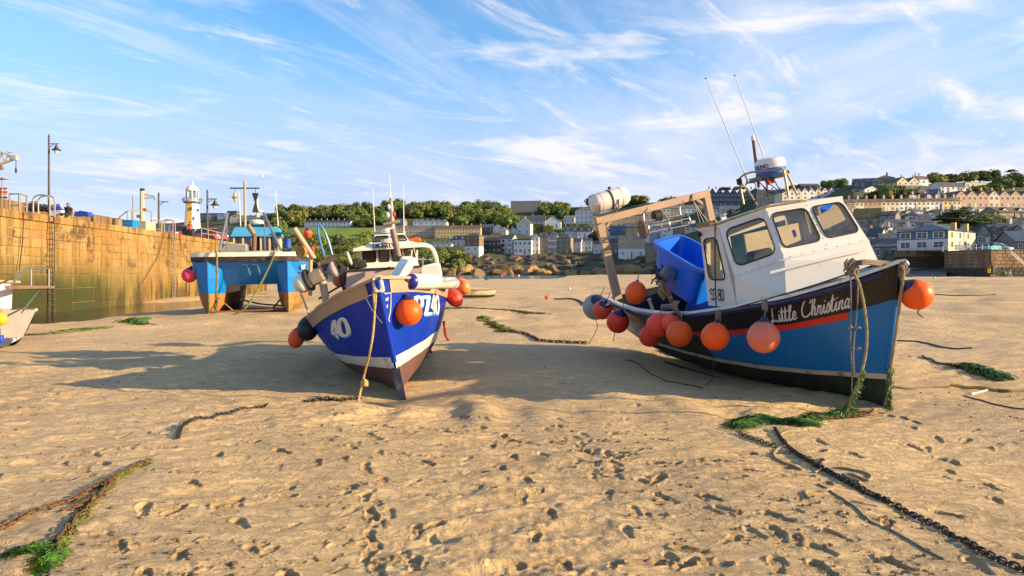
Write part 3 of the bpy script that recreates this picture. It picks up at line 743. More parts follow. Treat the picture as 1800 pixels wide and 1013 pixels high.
build_each(H1.band(lambda t: .765, lambda t: 1, nt=44, ns=5), 'name_band', m_black, t1, smooth=60)
build_each(H1.rail(.965, .05, .0, .985, off=.0), 'rubbing_strake', m_navy, t1, smooth=60)
build_each(H1.rail(1.0, 0, .0, 1.0, off=-.02, dz=.012, sq=(.085, .03)), 'gunwale_cap', m_white2, t1)
H1.transom().build('transom', m_black, t1)
build_each(H1.band(lambda t: .35, lambda t: 1.0, 0.02, .72, nt=24, inset=.94), 'inner_bulwark', m_inner, t1, smooth=60)
H1.outline(.62, 0.02, .75, .93).build('cockpit_floor', m_inner, t1)
H1.outline(0, .60, .985, .97, zf=lambda t: H1.prm(t)[1] - .025).build('foredeck', m_turq, t1)
# stem bar and keel
for qa_, qb_, mt_ in ((0, .22, m_foul), (.22, .255, m_cream), (.255, .765, m_blue), (.765, .99, m_black)): MB().tube([V(H1.pt(1, q, 1).x - .008, 0, H1.pt(1, q, 1).z) for q in np.linspace(qa_, qb_, 6)], .034, 8).build('stem_bar', mt_, t1, smooth=60)
MB().box((3.0, 0, -.06), (5.8, .09, .16)).build('keel', m_foul, t1)
mb = MB()
for sd_ in (-1, 1): mb.prism([(1.6, .1), (3.9, .1), (3.6, -.12), (1.9, -.12)], (0, sd_ * .66, .02), (1, 0, 0), (0, -.25 * sd_ * -1, 1), .04)
build_each(mb, 'bilge_keel', m_foul, t1)
# name and numbers
def hull_map(H, t_a, t_b, q_lo, q_hi, side, mirror=False):
    "u runs from t_a to t_b over the true length, v up the side between the two heights"
    La = (H.pt(t_b, (q_lo + q_hi) / 2, side) - H.pt(t_a, (q_lo + q_hi) / 2, side)).length
    def f(u, v):
        t = t_a + (t_b - t_a) * u / La; q = q_lo + (q_hi - q_lo) * v
        p = H.pt(t, q, side); a = H.pt(t + .004, q, side) - H.pt(t - .004, q, side); b = H.pt(t, q + .01, side) - H.pt(t, q - .01, side)
        n = a.cross(b).normalized(); n = n if n.y * side > 0 else -n
        return p, n
    return f, La
m_letter = M('lettering_white', (0.62, 0.60, 0.60), 0.6, var=.1, dirt=(.12, .12, .14), damt=.6, dscale=18, dlo=.62, dhi=.7); m_letterk = M('lettering_black', (0.012, 0.012, 0.015), 0.5)
f, La = hull_map(H1, .828, .950, .80, .985, -1)
lettering('Little Christina', f, .80, La, SCRIPT, .088, .22).build('name_lettering', m_letter, t1, smooth=None)
f, La = hull_map(H1, .99, .93, .82, .95, 1)
lettering('Litt', f, .9, La, SCRIPT, .12, .2).build('name_lettering', m_letter, t1, smooth=None)
MB().add([H1.pt(t, q, 1, .006) for t, q in ((.985, .66), (.965, .66), (.965, .76), (.985, .76))], [(0, 1, 2, 3)]).build('bow_mark', m_red, t1)
# wheelhouse ---------------------------------------------------------------
r = B1.ray
a0, b0 = r(1230, 402, 1, -.85), r(1263, 397, 1, -.85); a1, b1 = r(1245, 537, 1, -.88), r(1291, 487, 1, -.90); b2 = r(1296, 542, 1, -.92)
c0, c1 = r(1347, 368, 0, 4.72), r(1379, 456, 0, 4.98); d0, d1 = r(1478, 347, 0, 4.86), r(1527, 423, 0, 5.12)
n1, o1 = r(1382, 517, 0, 5.06), r(1545, 462, 0, 5.30)
e0, e1 = V(3.88, d0.y + .08, d0.z), V(3.78, d1.y + .02, a1.z); g1 = V(4.6, d1.y + .12, d1.z)
wh = MB()                        # fixed walls: aft cheek below the pane, lower front and sides, port side
wh.add([b1, c1, n1, b2], [(0, 3, 2, 1)]); wh.add([c1, d1, o1, n1], [(0, 3, 2, 1)])
wh.add([d1, V(3.8, 1.0, d1.z), V(3.8, 1.05, 1.3), o1], [(0, 1, 2, 3), (3, 2, 1, 0)])
wh.add([a0, a1, a0 + V(0, .3, 0), a1 + V(0, .3, 0)], [(0, 2, 3, 1)])
wh.add([e0, e1, e0 - V(0, .3, 0), e1 - V(0, .3, 0)], [(0, 1, 3, 2)])
wh.add([a0 + V(0, .3, 0), e0 - V(0, .3, 0), e0 - V(0, .3, .22), a0 + V(0, .3, -.22)], [(0, 1, 2, 3)])
wh_o = wh.build('wheelhouse_shell', m_white, t1, smooth=None)
mid = lambda k: (c0.lerp(d0, k), c1.lerp(d1, k))
m0, m1_ = mid(.53)
def win(c, loop, nm='window'):
    pan, gas, pane = window_panel(c, loop)
    pan.build('window_panel', m_white, t1, smooth=None); g = gas.build('window', m_gask, t1); pane.build('pane', m_glass, g, smooth=None)
win([a1, b2, b0, a0], rrect(.16, .80, .34, .86, (.14, .07), sk=-.10))
win([b1, c1, c0, b0], rrect(.10, .90, .16, .88, (.14, .13)))
win([c1, m1_, m0, c0], rrect(.07, .93, .20, .90, (.13, .13)))
win([m1_, d1, d0, m0], rrect(.07, .93, .22, .90, (.13, .13)))
win([d1, V(3.8, 1.0, d1.z), e0, d0], rrect(.12, .88, .15, .88, (.12, .12)))
# cheek between the aft pane panel and the ledge
MB().add([b2, b1, b0], [(0, 1, 2), (2, 1, 0)]).build('corner_fillet', m_white, t1, smooth=None)
up = V(0, 0, 1)
ledge = MB().tube(spl([b1, b1.lerp(c1, .5), c1, c1.lerp(d1, .5), d1], 4), .014, 8); ledge.build('ledge_moulding', m_white, t1)
ra, rb = r(1353, 480, 0, 5.03), r(1522, 439, 0, 5.22)
MB().tube(spl([ra, ra.lerp(rb, .5) + V(.02, 0, .01), rb], 6), .022, 8).build('ledge_moulding', m_white, t1)
ring = [a0, b0, c0, m0, d0, e0]; ctr = sum(ring, Vector()) / 6
roof = MB(); top = [q + (q - ctr).normalized() * .025 + up * .012 for q in ring]; bot = [q - up * .045 for q in top]
hub = ctr + up * .10
roof.add(top + [hub], [(i, (i + 1) % 6, 6) for i in range(6)]); roof.add(top + bot, [(i, 6 + i, 6 + (i + 1) % 6, (i + 1) % 6) for i in range(6)] + [(11, 10, 9, 8, 7, 6)])
roof_o = roof.build('wheelhouse_roof', m_white, t1, smooth=None)
ed = MB(); ed.tube([q + up * .012 for q in (top[0], top[1], top[2].lerp(hub, .04), top[3].lerp(hub, .05))], .016, 6); ed.tube([top[0] + up * .05, top[1] + up * .06], .02, 6)
build_each(ed, 'roof_grab_rail', m_moss, t1)
MB().box(((a0 + e0) / 2 + V(.08, .25, -.66)), (.03, .95, .8)).build('cabin_bulkhead', m_beige, t1); MB().box(((a0 + e0) / 2 + V(.06, -.5, -.5)), (.04, .08, 1.2)).build('door_post', m_white, t1); MB().box(((a0 + e0) / 2 + V(.35, -.2, -.75)), (.12, .42, .5), ch=.04).build('helm_seat', m_dark, t1)
MB().box((4.5, .45, 1.75), (.25, .5, .5), ch=.02).build('console', m_beige, t1)
MB().add([c1.lerp(m1_, .28) + V(-.03, 0, .36), c1.lerp(m1_, .36) + V(-.03, 0, .36), c1.lerp(m1_, .38) + V(-.03, 0, .27), c1.lerp(m1_, .31) + V(-.03, 0, .25)], [(0, 1, 2, 3), (3, 2, 1, 0)]).build('sticker', M('sticker_blue', (0.03, .05, .35), .5), t1, smooth=None)
ss = (b2 - a1).normalized()
lettering('SS 80', flat(r(1250, 527, 1, -.885), ss, (a0 - a1)), .165, .40, BLOCK, .13, sx=1).build('number_lettering', m_letterk, t1, smooth=None)
MB().lathe([(.03, 0), (.035, .03), (.02, .05)], r(1232, 412, 1, -.86), (-.2, -1, 0), 12).build('deck_light', m_dark, t1)
rv = MB()
for A_, B_ in ((c0, c1), (c0, m0), (m0, d0), (m0, m1_), (c1, d1), (b0, c0), (b1, c1)):
    for k in range(7):
        q_ = A_.lerp(B_, (k + .5) / 7); nr = (c1 - c0).cross(d0 - c0).normalized(); nr = nr if nr.x > 0 else -nr; rv.ball(q_ + nr * .012 + (ctr - q_).normalized() * .02, .0065, 6, 4)
rv.build('rivets', M('rivet_rust', (.16, .09, .05), .7), t1)
# roof gear -----------------------------------------------------------------
rk = MB(); zt = .02
L1_, L2_, L3_, L4_ = r(1306, 352, 1, -.35), r(1385, 340, 1, -.35), r(1330, 355, 1, .35), r(1400, 336, 1, .45)
T1, T2, T3, T4 = r(1300, 322, 1, -.35), r(1378, 300, 1, -.35), r(1312, 330, 1, .35), r(1384, 306, 1, .45)
for a, b in ((L1_, T1), (L2_, T2), (L3_, T3), (L4_, T4)): rk.tube([a - up * .06, b], .016, 6)
rk.tube(spl([T1, T1 + V(.03, 0, .07), T1.lerp(T2, .3) + up * .10, T2 + up * .02], 5), .014, 6); rk.tube(spl([T3, T3 + V(.03, 0, .07), T3.lerp(T4, .3) + up * .10, T4 + up * .04, T4], 5), .014, 6)
rk.tube([T2, T4], .014, 6); rk.tube([T1, T3], .014, 6); rk.build('roof_rack', M('rack_tube', (0.34, 0.26, 0.15), .5, metal=.4, dirt=(.2, .1, .04), damt=.6, dscale=7), t1)
MB().box(T1.lerp(T4, .55), (.55, .12, .07), Matrix.Rotation(RAD(35), 3, 'Z'), ch=.01).build('rack_board', M('weathered_board', (.33, .28, .2), .8, var=.3, vscale=12), t1)
g = MB()
for k in range(7):
    a = T1.lerp(T4, random.uniform(.1, .9)); b = L2_.lerp(L3_, random.uniform(0, 1)) + up * .05
    g.tube(spl([a, a.lerp(b, .4) + V(random.uniform(-.1, .1), random.uniform(-.1, .1), .05), a.lerp(b, .7) + V(random.uniform(-.12, .12), 0, -.08), b], 6), .007, 5)
build_each(g, 'cable', m_cable, t1)
la, lb = r(1245, 408, 1, -.6), r(1300, 368, 1, -.3)
MB().tube(spl([la, la.lerp(lb, .5) + up * .04, lb, r(1330, 352, 1, -.1)], 6), .012, 6).build('cable', m_cable, t1)
MB().box(r(1285, 372, 1, -.4), (.12, .07, .05), ch=.01).build('horn', m_dark, t1)
MB().box(T1 + up * .02, (.07, .06, .09), ch=.012).build('flood_light', m_dark, t1)
MB().ball(r(1350, 318, 1, .1), .045, sc=(1, 1, 1.4)).build('float_light', ORANGE, t1)
for (xa, ya, xb, yb, pl) in ((1240, 137, 1311, 310, -.35), (1291, 132, 1346, 285, .15)):
    a, b = r(xb, yb, 1, pl), r(xa, ya, 1, pl); an = MB().tube([a, a.lerp(b, .97)], [.009, .006], 8).build('antenna', m_white, t1)
    MB().tube([b - (b - a).normalized() * .02, b], .009, 8).build('antenna_tip', m_dark, an); MB().tube([a - (b - a) * .06, a + (b - a) * .03], .016, 8).build('antenna_base', m_steel, an)
a, b = r(1334, 330, 1, .05), r(1324, 247, 1, .05); ml = MB().tube([a, b], .022, 8); ml.build('light_mast', m_rust, t1); MB().lathe([(.028, 0), (.028, .05), (.012, .075)], b, b - a, 12).build('mast_light', m_white, t1)
ax_ = (b - a).normalized(); rc = r(1354, 293, 1, .1) - up * .02
rd = thing  # (radar scanner is fixed to the rack: a part)
MB().lathe([(.05, -.13), (.14, -.12), (.20, -.07), (.209, .008)], rc, (.06, .02, 1), 28).build('radar_base', M('radar_blue', (.012, .10, .42), .4, dirt=(.3, .3, .25), damt=.5, dscale=9), t1)
dm = MB().lathe([(.208, 0), (.21, .05), (.20, .10), (.17, .135), (.08, .15), (.0, .152)], rc, (.06, .02, 1), 28).build('radar_dome', m_white, t1)
vl = (B1.inv.to_3x3() @ Vector((-.35, -1, 0))).normalized(); a_ref = math.atan2(vl.y, vl.x)
def dome_map(u, v):
    a = a_ref + (u - .33) / .211; n = Vector((math.cos(a), math.sin(a), 0)); return rc + n * .211 + Vector((0, 0, .012 + v)), n
lettering('FURUNO', dome_map, .05, .30, BLOCK, .17).build('lettering', M('letter_blue', (.01, .05, .3), .5), dm, smooth=None)
MB().tube([rc - up * .09, rc - up * .22], .03, 8).build('radar_stem', m_rust, t1)
# gantry and things fixed to it --------------------------------------------
G0, G1, G2 = r(1086, 526, 0, .8), r(1053, 388, 0, .8), r(1240, 341, 0, .8); G3 = G0 + (G2 - G1)
ga = MB(); ga.bar(G0, G1 + up * .05, .15, .10, up=(1, 0, 0)); ga.bar(G3, G2 + up * .03, .13, .10, up=(1, 0, 0)); build_each(ga, 'gantry_post', m_tan, t1)
MB().bar(G1 + (G1 - G2).normalized() * .07, G2 + (G2 - G1).normalized() * .07, .12, .13).build('gantry_beam', m_tan, t1)
gu = MB(); hd = (G2 - G1).normalized(); vd = (G1 - G0).normalized()
gu.bar(G1 + hd * .26 - vd * .02, G1 - vd * .28, .05); gu.bar(G2 - hd * .26 - vd * .02, G2 - vd * .30, .05); build_each(gu, 'gusset', m_tan, t1)
hs_ = MB()
for k in range(3): hs_.tube(spl([G2 - hd * (.36 - .03 * k) + up * .06 + V(.05, 0, 0), G2 - hd * .34 - vd * .1 + V(.09, 0, 0), G2 - hd * (.30 - .1 * k) - vd * .6 + V(.07, 0, 0)], 6), .012, 6)
build_each(hs_, 'hydraulic_hose', m_cable, t1)
# roller cage slung under the beam
cg = MB(); pl = 1.45
e_l, e_r = r(1133, 402, 0, pl), r(1205, 388, 0, pl); dcg = (e_r - e_l)
for k in range(5):
    a = RAD(-40 + 55 * k); off = V(math.cos(a) * .17, 0, math.sin(a) * .13); cg.tube([e_l + off, e_r + off], .012, 6)
for s_ in (.0, .5, 1.0): cg.tube(spl([e_l + dcg * s_ + V(.17 * math.cos(RAD(q)), 0, .14 * math.sin(RAD(q))) for q in range(0, 360, 40)], 3, closed=True), .012, 6, closed=True)
for s_ in (.02, .9): 
    q = e_l + dcg * s_; cg.tube(spl([q + V(.0, .0, .1), q + V(0, .02, .28), q + dcg * .12 + V(0, 0, .33), q + dcg * .25 + V(-.2, 0, .36)], 6), .016, 6)
cg.build('roller_cage', m_steel, t1)
ep = MB()
for q in (e_l - dcg * .05, ): ep.lathe([(.10, -.03), (.17, -.02), (.17, .02), (.10, .03)], q, dcg, 24)
ep.build('cage_end_plate', M('plate_brown', (.16, .10, .07), .7, var=.3), t1, smooth=30)
MB().lathe([(.05, -.08), (.10, -.07), (.10, .07), (.05, .08)], e_l + dcg * .35 + up * .19, dcg, 20).build('roller_motor', m_dark, t1)
MB().box(e_r + V(.05, .05, -.05), (.15, .16, .06), ch=.01).build('cage_bracket', m_steel, t1)
# pot hauler on the starboard rail
hc = r(1166, 483, 1, -.78); hx = (r(1200, 478, 1, -.75) - r(1150, 488, 1, -.80)).normalized()
MB().lathe([(.07, -.12), (.10, -.10), (.10, .02)], hc, hx, 24).build('hauler_body', m_dark, t1); MB().lathe([(.095, .02), (.095, .13)], hc, hx, 24).build('hauler_drum', M('drum_blue', (.012, .025, .10), .4), t1)
dk = MB()
for z0 in (.135, .16, .185): dk.lathe([(.06, z0), (.125, z0 + .004), (.125, z0 + .014), (.06, z0 + .018)], hc, hx, 28)
build_each(dk, 'hauler_sheave', m_steel, t1, smooth=30)
cv = MB(); 
for k in range(26):
    a = hc - hx * random.uniform(.0, .22) + V(random.uniform(-.08, .08), random.uniform(-.1, .1), random.uniform(-.12, .13)); b = a + V(random.uniform(-.07, .07), random.uniform(-.07, .07), random.uniform(-.10, .07))
    cv.tube([a, a.lerp(b, .5) + V(.02, .02, .02), b], .014, 5)
cv.build('greasy_lines', m_dark, t1); MB().bar(hc - hx * .03, r(1185, 545, 1, -1.05), .07, .07).build('hauler_arm', m_rust, t1)
rp = MB(); 
for k in range(8):
    a = hc + V(random.uniform(-.1, .1), -.1, -.06 - .02 * k); rp.tube(spl([a, a + V(.1, -.06, -.1), a + V(.16, -.02, -.22)], 4), .012, 5)
rp.build('hauling_rope', M('rope_ochre', (.33, .22, .08), .9, var=.4, vscale=40), t1)
MB().lathe([(.045, 0), (.045, .44)], r(1165, 540, 1, -1.16), r(1205, 537, 1, -1.16) - r(1165, 540, 1, -1.16), 16).build('rail_roller', M('roller_maroon', (.11, .05, .06), .4, dirt=(.3, .2, .15), damt=.5), t1)
bn = MB(); q = r(1197, 537, 1, -1.22)
for k in range(16):
    a = RAD(k * 23); bn.tube(spl([q + V(.01 * k - .08, -.05, .08), q + V(.01 * k - .06, -.12, 0), q + V(.01 * k - .03, -.07, -.13)], 4), .010, 5)
bn.build('line_bundle', m_rope_grey, t1)
MB().lathe([(.03, 0), (.03, .18), (.045, .2)], r(1148, 545, 1, -1.15), (0, -.2, 1), 10).build('pin', M('pin_bone', (.45, .38, .28), .6), t1)
MB().tube(spl([r(1078, 480, 1, -.9), r(1070, 455, 1, -.9)], 3), .013, 6).build('stern_pole', M('pole_blue', (.05, .25, .6), .4), t1)

# things carried by it --------------------------------------------------------
m_raft = M('canister_white', (.74, .66, .58), .45, dirt=(.35, .22, .13), damt=.5, dscale=4, dlo=.58, dhi=.75)
lr0, lr1 = B1.rayw(1048, 358, 0, .85), B1.rayw(1094, 345, 0, .85); ax_ = (lr1 - lr0).normalized(); lc = (lr0 + lr1) / 2 
ln = (lr1 - lr0).length / 2
lt = thing('liferaft_canister', 'white liferaft canister strapped on top of the tan gantry', 'liferaft', mat=Matrix.Translation(lc))
MB().lathe([(.06, -ln - .12), (.13, -ln - .10), (.175, -ln - .03), (.185, -ln + .03), (.185, ln - .03), (.175, ln + .03), (.13, ln + .10), (.06, ln + .12)], ax=ax_, n=28).build('shell', m_raft, lt, smooth=50)
sm = MB().lathe([(.183, -.018), (.196, -.014), (.196, .014), (.183, .018)], ax=ax_, n=28); sm.build('strap', m_dark, lt, smooth=30)
se = MB()
for z0 in (-ln * .75, ln * .75): se.lathe([(.183, z0 - .006), (.189, z0), (.183, z0 + .006)], ax=ax_, n=28)
sd2 = ax_.cross(Vector((0, -1, .3))).normalized(); 
se.bar(-ax_ * (ln + .05) + V(0, -.183, -.02), ax_ * (ln + .05) + V(0, -.183, -.02), .012, .02); build_each(se, 'seam', M('canister_seam', (.35, .28, .22), .6), lt)
fr = MB()
for z0 in (-ln * .8, ln * .6): fr.tube(spl([ax_ * z0 + V(0, -.2, -.05), ax_ * z0 + V(0, -.12, -.19), ax_ * z0 + V(0, .12, -.19), ax_ * z0 + V(0, .2, -.05)], 5), .012, 6)
fr.bar(-ax_ * ln * .9 + V(0, 0, -.2), ax_ * ln * .9 + V(0, 0, -.2), .06, .03); fr.build('cradle', m_steel, lt); MB().lathe([(.02, 0), (.035, .02), (.02, .05)], V(0, 0, .2), (0, 0, 1), 10).build('release_clasp', m_dark, lt)

# blue tub
r0, r1_, r3 = r(1143, 424, 1, -.62), r(1198, 411, 1, .35), r(1237, 480, 1, -.62); r2 = r3 + (r1_ - r0)
tubc = (r0 + r1_ + r2 + r3) / 4; tw = thing('plastic_tub', 'large open blue plastic tub behind the white cabin', 'tub', mat=B1.m)
m_tub = M('tub_blue', (0.003, 0.115, 0.60), .4, var=.08, spec=.4); nz = (r1_ - r0).cross(r3 - r0).normalized(); nz = nz if nz.z > 0 else -nz
def quad_loop(cs, inset, down, n=6, rad=.16):
    out = []; ct = sum(cs, Vector()) / 4
    lp = rrect(inset, 1 - inset, inset, 1 - inset, (rad, rad), n)
    return [bil(cs, u, v) - nz * down for u, v in lp]
cs = [r0, r3, r2, r1_]
MB().grid([quad_loop(cs, .03, .0), quad_loop(cs, .04, .09), quad_loop(cs, .055, .091), quad_loop(cs, .10, .66), quad_loop(cs, .16, .68)], cv=True, flip=True).build('outer_wall', m_tub, tw, smooth=50)
MB().grid([quad_loop(cs, .06, .0), quad_loop(cs, .13, .62), quad_loop(cs, .40, .63)], cv=True).build('inner_wall', m_tub, tw, smooth=50)
MB().grid([quad_loop(cs, .0, -.005), quad_loop(cs, .0, .045), quad_loop(cs, .045, .045), quad_loop(cs, .055, -.005)], cv=True, cu=True, flip=True).build('rim', m_tub, tw, smooth=50)

# buoys along the side
def gun(px, py, pl=-1.22): return B1.rayw(px, py, 1, pl)
def b1(label, px, py, rp, mat, tie, pl=-1.36, **k):
    c = B1.rayw(px, py, 1, pl); return buoy(label, c, rp * c.y / F, mat, tie, group='buoys on the blue and black boat', **k)
b1('dirty grey buoy at the stern of the blue and black boat', 1047, 540, 23, GREYB, gun(1062, 505, -1.0), pl=-1.05, tail=[gun(1050, 575, -1.1), gun(1035, 605, -1.1)])
b1('coral red buoy overlapping the grey stern buoy', 1059, 545, 17, CORAL, gun(1072, 515), pl=-1.30)
b1('faded red buoy third from the stern of the blue and black boat', 1086, 566, 20, RED, gun(1096, 533), pl=-1.32, tail=[gun(1078, 600, -1.3)])
b1('bright orange pear shaped buoy hanging under the rail hauler', 1118, 515, 19, ORANGE, gun(1122, 480, -1.0), pl=-1.22, stretch=1.1)
b1('red buoy low behind a pinkish one on the black hull panel', 1142, 591, 19, RED, gun(1156, 548), pl=-1.36, ax=(.5, 0, 1))
b1('pinkish red buoy in the middle of the hull cluster', 1157, 572, 21, buoy_mat('buoy_pinkred', (.80, .075, .035)), gun(1163, 540), pl=-1.46)
b1('narrow coral buoy half hidden behind the large scuffed orange one', 1180, 568, 17, CORAL, gun(1188, 545), pl=-1.38, ax=(.5, 0, 1))
b1('scuffed deep orange buoy hanging below the line bundle', 1194, 587, 23, buoy_mat('buoy_deep_orange', (.75, .10, .012)), gun(1198, 552), pl=-1.52)
b1('clean orange buoy hanging below the cabin side number', 1257, 592, 24.5, ORANGE, gun(1262, 548), pl=-1.42, tail=[gun(1254, 650, -1.4), gun(1248, 672, -1.4), B1.rayw(1220, 682, 1, -1.45), B1.rayw(1180, 668, 1, -1.5)])
b1('pale faded pink buoy hanging under the white name lettering', 1342, 593, 28, PINK, gun(1345, 530, -1.08), pl=-1.26)
hb = H1.pt(1, .93, 1); c = B1.w(hb) + V(.27, -.02, -.07); rp = 27 * c.y / F
c = P(1611, 518, B1.w(hb).y - .05)
buoy('bright orange buoy sticking out to the right of the bow', c, 27 * c.y / F, ORANGE, tie=P(1583, 478, c.y), ax=(-.75, 0, .66), group='buoys on the blue and black boat', tail=[P(1613, 548, c.y), P(1622, 558, c.y)])

# ropes at the bow ---------------------------------------------------------
yb = B1.w(H1.pt(.9, 1, -1)).y
def rope_thing(name, label, pts, r_, mat, laid=True, cat='rope', sm=8, group=None):
    q = spl(pts, sm); mb = MB()
    (rope3(mb, q, r_) if laid else mb.tube(q, r_, 6))
    return mb.build(name, mat, None, 50, label=label, cat=cat, group=group)
fb = B1.rayw(1496, 478, 1, -.72); yf = fb.y
rope_thing('mooring_rope', 'thick laid tan rope looping down the bow to the green weed', [P(1500, 478, yf - .02), P(1512, 505, yf - .22), P(1522, 560, yf - .30), P(1523, 610, yf - .32), P(1514, 655, yf - .33), P(1497, 700, yf - .30), P(1488, 722, yf - .25)], .017, m_rope_tan)
rope_thing('mooring_rope', 'thin pale line with a knot hanging left of the thick bow rope', [P(1495, 480, yf - .03), P(1496, 540, yf - .24), P(1495, 600, yf - .3), P(1498, 660, yf - .32), P(1497, 690, yf - .3)], .008, m_rope_grey)
rope_thing('mooring_rope', 'second thin pale line hanging between the bow ropes', [P(1508, 486, yf - .05), P(1507, 540, yf - .26), P(1502, 590, yf - .3), P(1500, 625, yf - .33), P(1502, 660, yf - .33)], .008, m_rope_grey)
sb = B1.w(H1.pt(1, .98, 1))
rope_thing('mooring_rope', 'thick tan rope running down along the stem of the boat', [P(1584, 466, sb.y - .06), P(1588, 480, sb.y - .10), P(1582, 530, sb.y - .03), P(1573, 600, sb.y + .0), P(1567, 640, sb.y + .0), P(1562, 690, sb.y), P(1556, 712, sb.y - .02)], .019, m_rope_tan)
kn = MB()
for (x, y) in ((1495, 576), (1509, 577), (1499, 613), (1510, 613)): 
    for k in range(3): kn.tube(spl([P(x - 4, y + 2, yf - .31) + V(0, 0, .005 * k), P(x, y - 2, yf - .33), P(x + 4, y + 1, yf - .30)], 4), .009, 5)
kn.build('rope_knots', m_rope_grey, None, label='small rope knots on the thin bow lines', cat='knot')
bd = MB()
for k in range(22):
    a = random.uniform(0, 6.28); q = P(1496 + random.uniform(-7, 8), 470 + random.uniform(-9, 10), yf + random.uniform(-.08, .04))
    s_ = random.uniform(.025, .05); pts = [q + V(math.cos(a + j) * s_, math.sin(a + j) * s_ * .6, math.sin(a + j * 1.7) * s_) for j in range(5)]; bd.tube(spl(pts, 4), .011, 5)
bd.build('rope_bundle', m_rope_grey, None, label='tangled grey rope bundle made fast on the bow rail', cat='rope')
cl = MB()
for k in range(3): rope3(cl, spl([P(1492, 464 + 3 * k, yf + .1), P(1520, 458 + 3 * k, yf - .1), P(1560, 461 + 3 * k, sb.y + .12), P(1585, 462 + 2 * k, sb.y - .02)], 8), .014)
for k in range(10):
    a = random.uniform(0, 6.28); q = P(1584 + random.uniform(-5, 6), 468 + random.uniform(-6, 14), sb.y - .05); pts = [q + V(math.cos(a + j) * .035, math.sin(a + j) * .03, math.sin(a + j * 1.7) * .035) for j in range(5)]; cl.tube(spl(pts, 4), .012, 5)
cl.build('deck_rope', m_rope_grey, None, label='coils of laid rope lying across the foredeck to the stem head', cat='rope')
rope_thing('lashing_line', 'thin green line from the cabin roof along the gunwale to the bow', [B1.rayw(1257, 386, 1, -.88), B1.rayw(1257, 470, 1, -.93), B1.rayw(1259, 543, 1, -1.05), B1.rayw(1262, 549, 1, -1.22), B1.rayw(1330, 531, 1, -1.12), B1.rayw(1420, 505, 1, -.92), B1.rayw(1490, 482, 1, -.74)], .009, m_rope_dark, laid=False)
for px, py, pl in ((1262, 552, -1.25), (1344, 532, -1.12)):
    mb = MB(); q = B1.rayw(px, py, 1, pl)
    for k in range(12):
        a = random.uniform(0, 6.28); mb.tube(spl([q + V(math.cos(a + j) * .03, -.01 + math.sin(a + j) * .02, .05 - .035 * j + random.uniform(-.02, .02)) for j in range(5)], 4), .009, 5)
    mb.build('rope_hitch', m_rope_grey, None, label='grey rope hitch on the rail above the %s buoy' % ('clean orange' if px < 1300 else 'pale pink'), cat='rope')
# ------------------------------------------------------------------ royal blue boat in the middle
m_royal = M('hull_royal_blue', (0.002, 0.030, 0.36), 0.42, spec=.3, runs=(.14, .15, .20), ramt=.4, rscale=7, rlo=.62, rhi=.70, rstretch=(1, 1, .5), var=0.10, vscale=2, dirt=(0.02, 0.03, 0.14), damt=0.4, dscale=2.2, dstretch=(1, 1, 2), dlo=.55, dhi=.8)
m_strake = M('strake_tan', (0.36, 0.26, 0.17), 0.65, var=.15, dirt=(.12, .08, .05), damt=.6, dscale=6, dlo=.56, dhi=.72)
m_wline = M('waterline_white', (0.62, 0.60, 0.56), 0.55, dirt=(.22, .19, .09), damt=.7, dscale=4, dlo=.5, dhi=.7)
m_redoxide = M('antifoul_red_oxide', (0.115, 0.05, 0.042), 0.8, var=.3, vscale=4, dirt=(.045, .04, .03), damt=.7, dscale=3, dstretch=(1, 1, .5), dlo=.45, dhi=.68, bump=.2, bscale=40)
B2 = Boat(-2.60, 14.2, -0.05, -77.5, 0.3, 12.0)
H2 = Hull(5.3, 0.42, [0, .15, .3, .45, .6, .72, .84, .93, 1], [.28, .15, .05, .02, 0, 0, 0, 0, 0], [1.05, 1.00, 1.00, 1.03, 1.10, 1.22, 1.38, 1.52, 1.62],
          [.86, .97, 1.05, 1.10, 1.12, 1.06, .82, .48, .04], [.26, .28, .30, .32, .36, .44, .56, .74, .9])
t2 = thing('fishing_boat', 'royal blue fishing boat with white waterline, its bow towards the viewer', 'boat', mat=B2.m)
def hull_px(H, B, px, py, side, t=.85, q=.6):
    "station and height of the hull point that the photo shows at px,py"
    def err(t, q):
        p = B.w(H.pt(t, q, side)); return np.array([CX + F * p.x / p.y - px, YH + F * (EYE - p.z) / p.y - py])
    for _ in range(40):
        e = err(t, q); h_ = 1e-3; J = np.stack([(err(t + h_, q) - e) / h_, (err(t, q + h_) - e) / h_], 1)
        try: d = np.linalg.solve(J.T @ J + 1e-2 * np.eye(2) * np.trace(J.T @ J) * .01, J.T @ e)
        except Exception: break
        s_ = min(1, .08 / (np.abs(d).max() + 1e-9)); t = float(np.clip(t - d[0] * s_, .02, .998)); q = float(np.clip(q - d[1] * s_, .02, .995))
    return t, q
def quad_map(H, B, cs, side, w_, h_):
    "f(u,v) for lettering inside a four-cornered patch of the hull (corners BL, BR, TR, TL in the photo)"
    k = [np.array(hull_px(H, B, x, y, side)) for x, y in cs]
    def f(u, v):
        u, v = u / w_, v / h_; a = (k[0] * (1 - u) + k[1] * u) * (1 - v) + (k[3] * (1 - u) + k[2] * u) * v
        t, q = a; p = H.pt(t, q, side); n = (H.pt(t + .004, q, side) - H.pt(t - .004, q, side)).cross(H.pt(t, q + .01, side) - H.pt(t, q - .01, side)).normalized()
        return p, (n if n.y * side > 0 else -n)
    return f
z2 = lambda z: (lambda t: H2.q_at(t, z + .10 * (1 - t)))
build_each(H2.band(lambda t: 0, z2(.42), ns=10), 'hull_bottom', m_redoxide, t2, 60)
build_each(H2.band(z2(.42), z2(.58), ns=3), 'waterline_stripe', m_wline, t2, 60)
build_each(H2.band(z2(.58), lambda t: .885, ns=8), 'hull_side', m_royal, t2, 60)
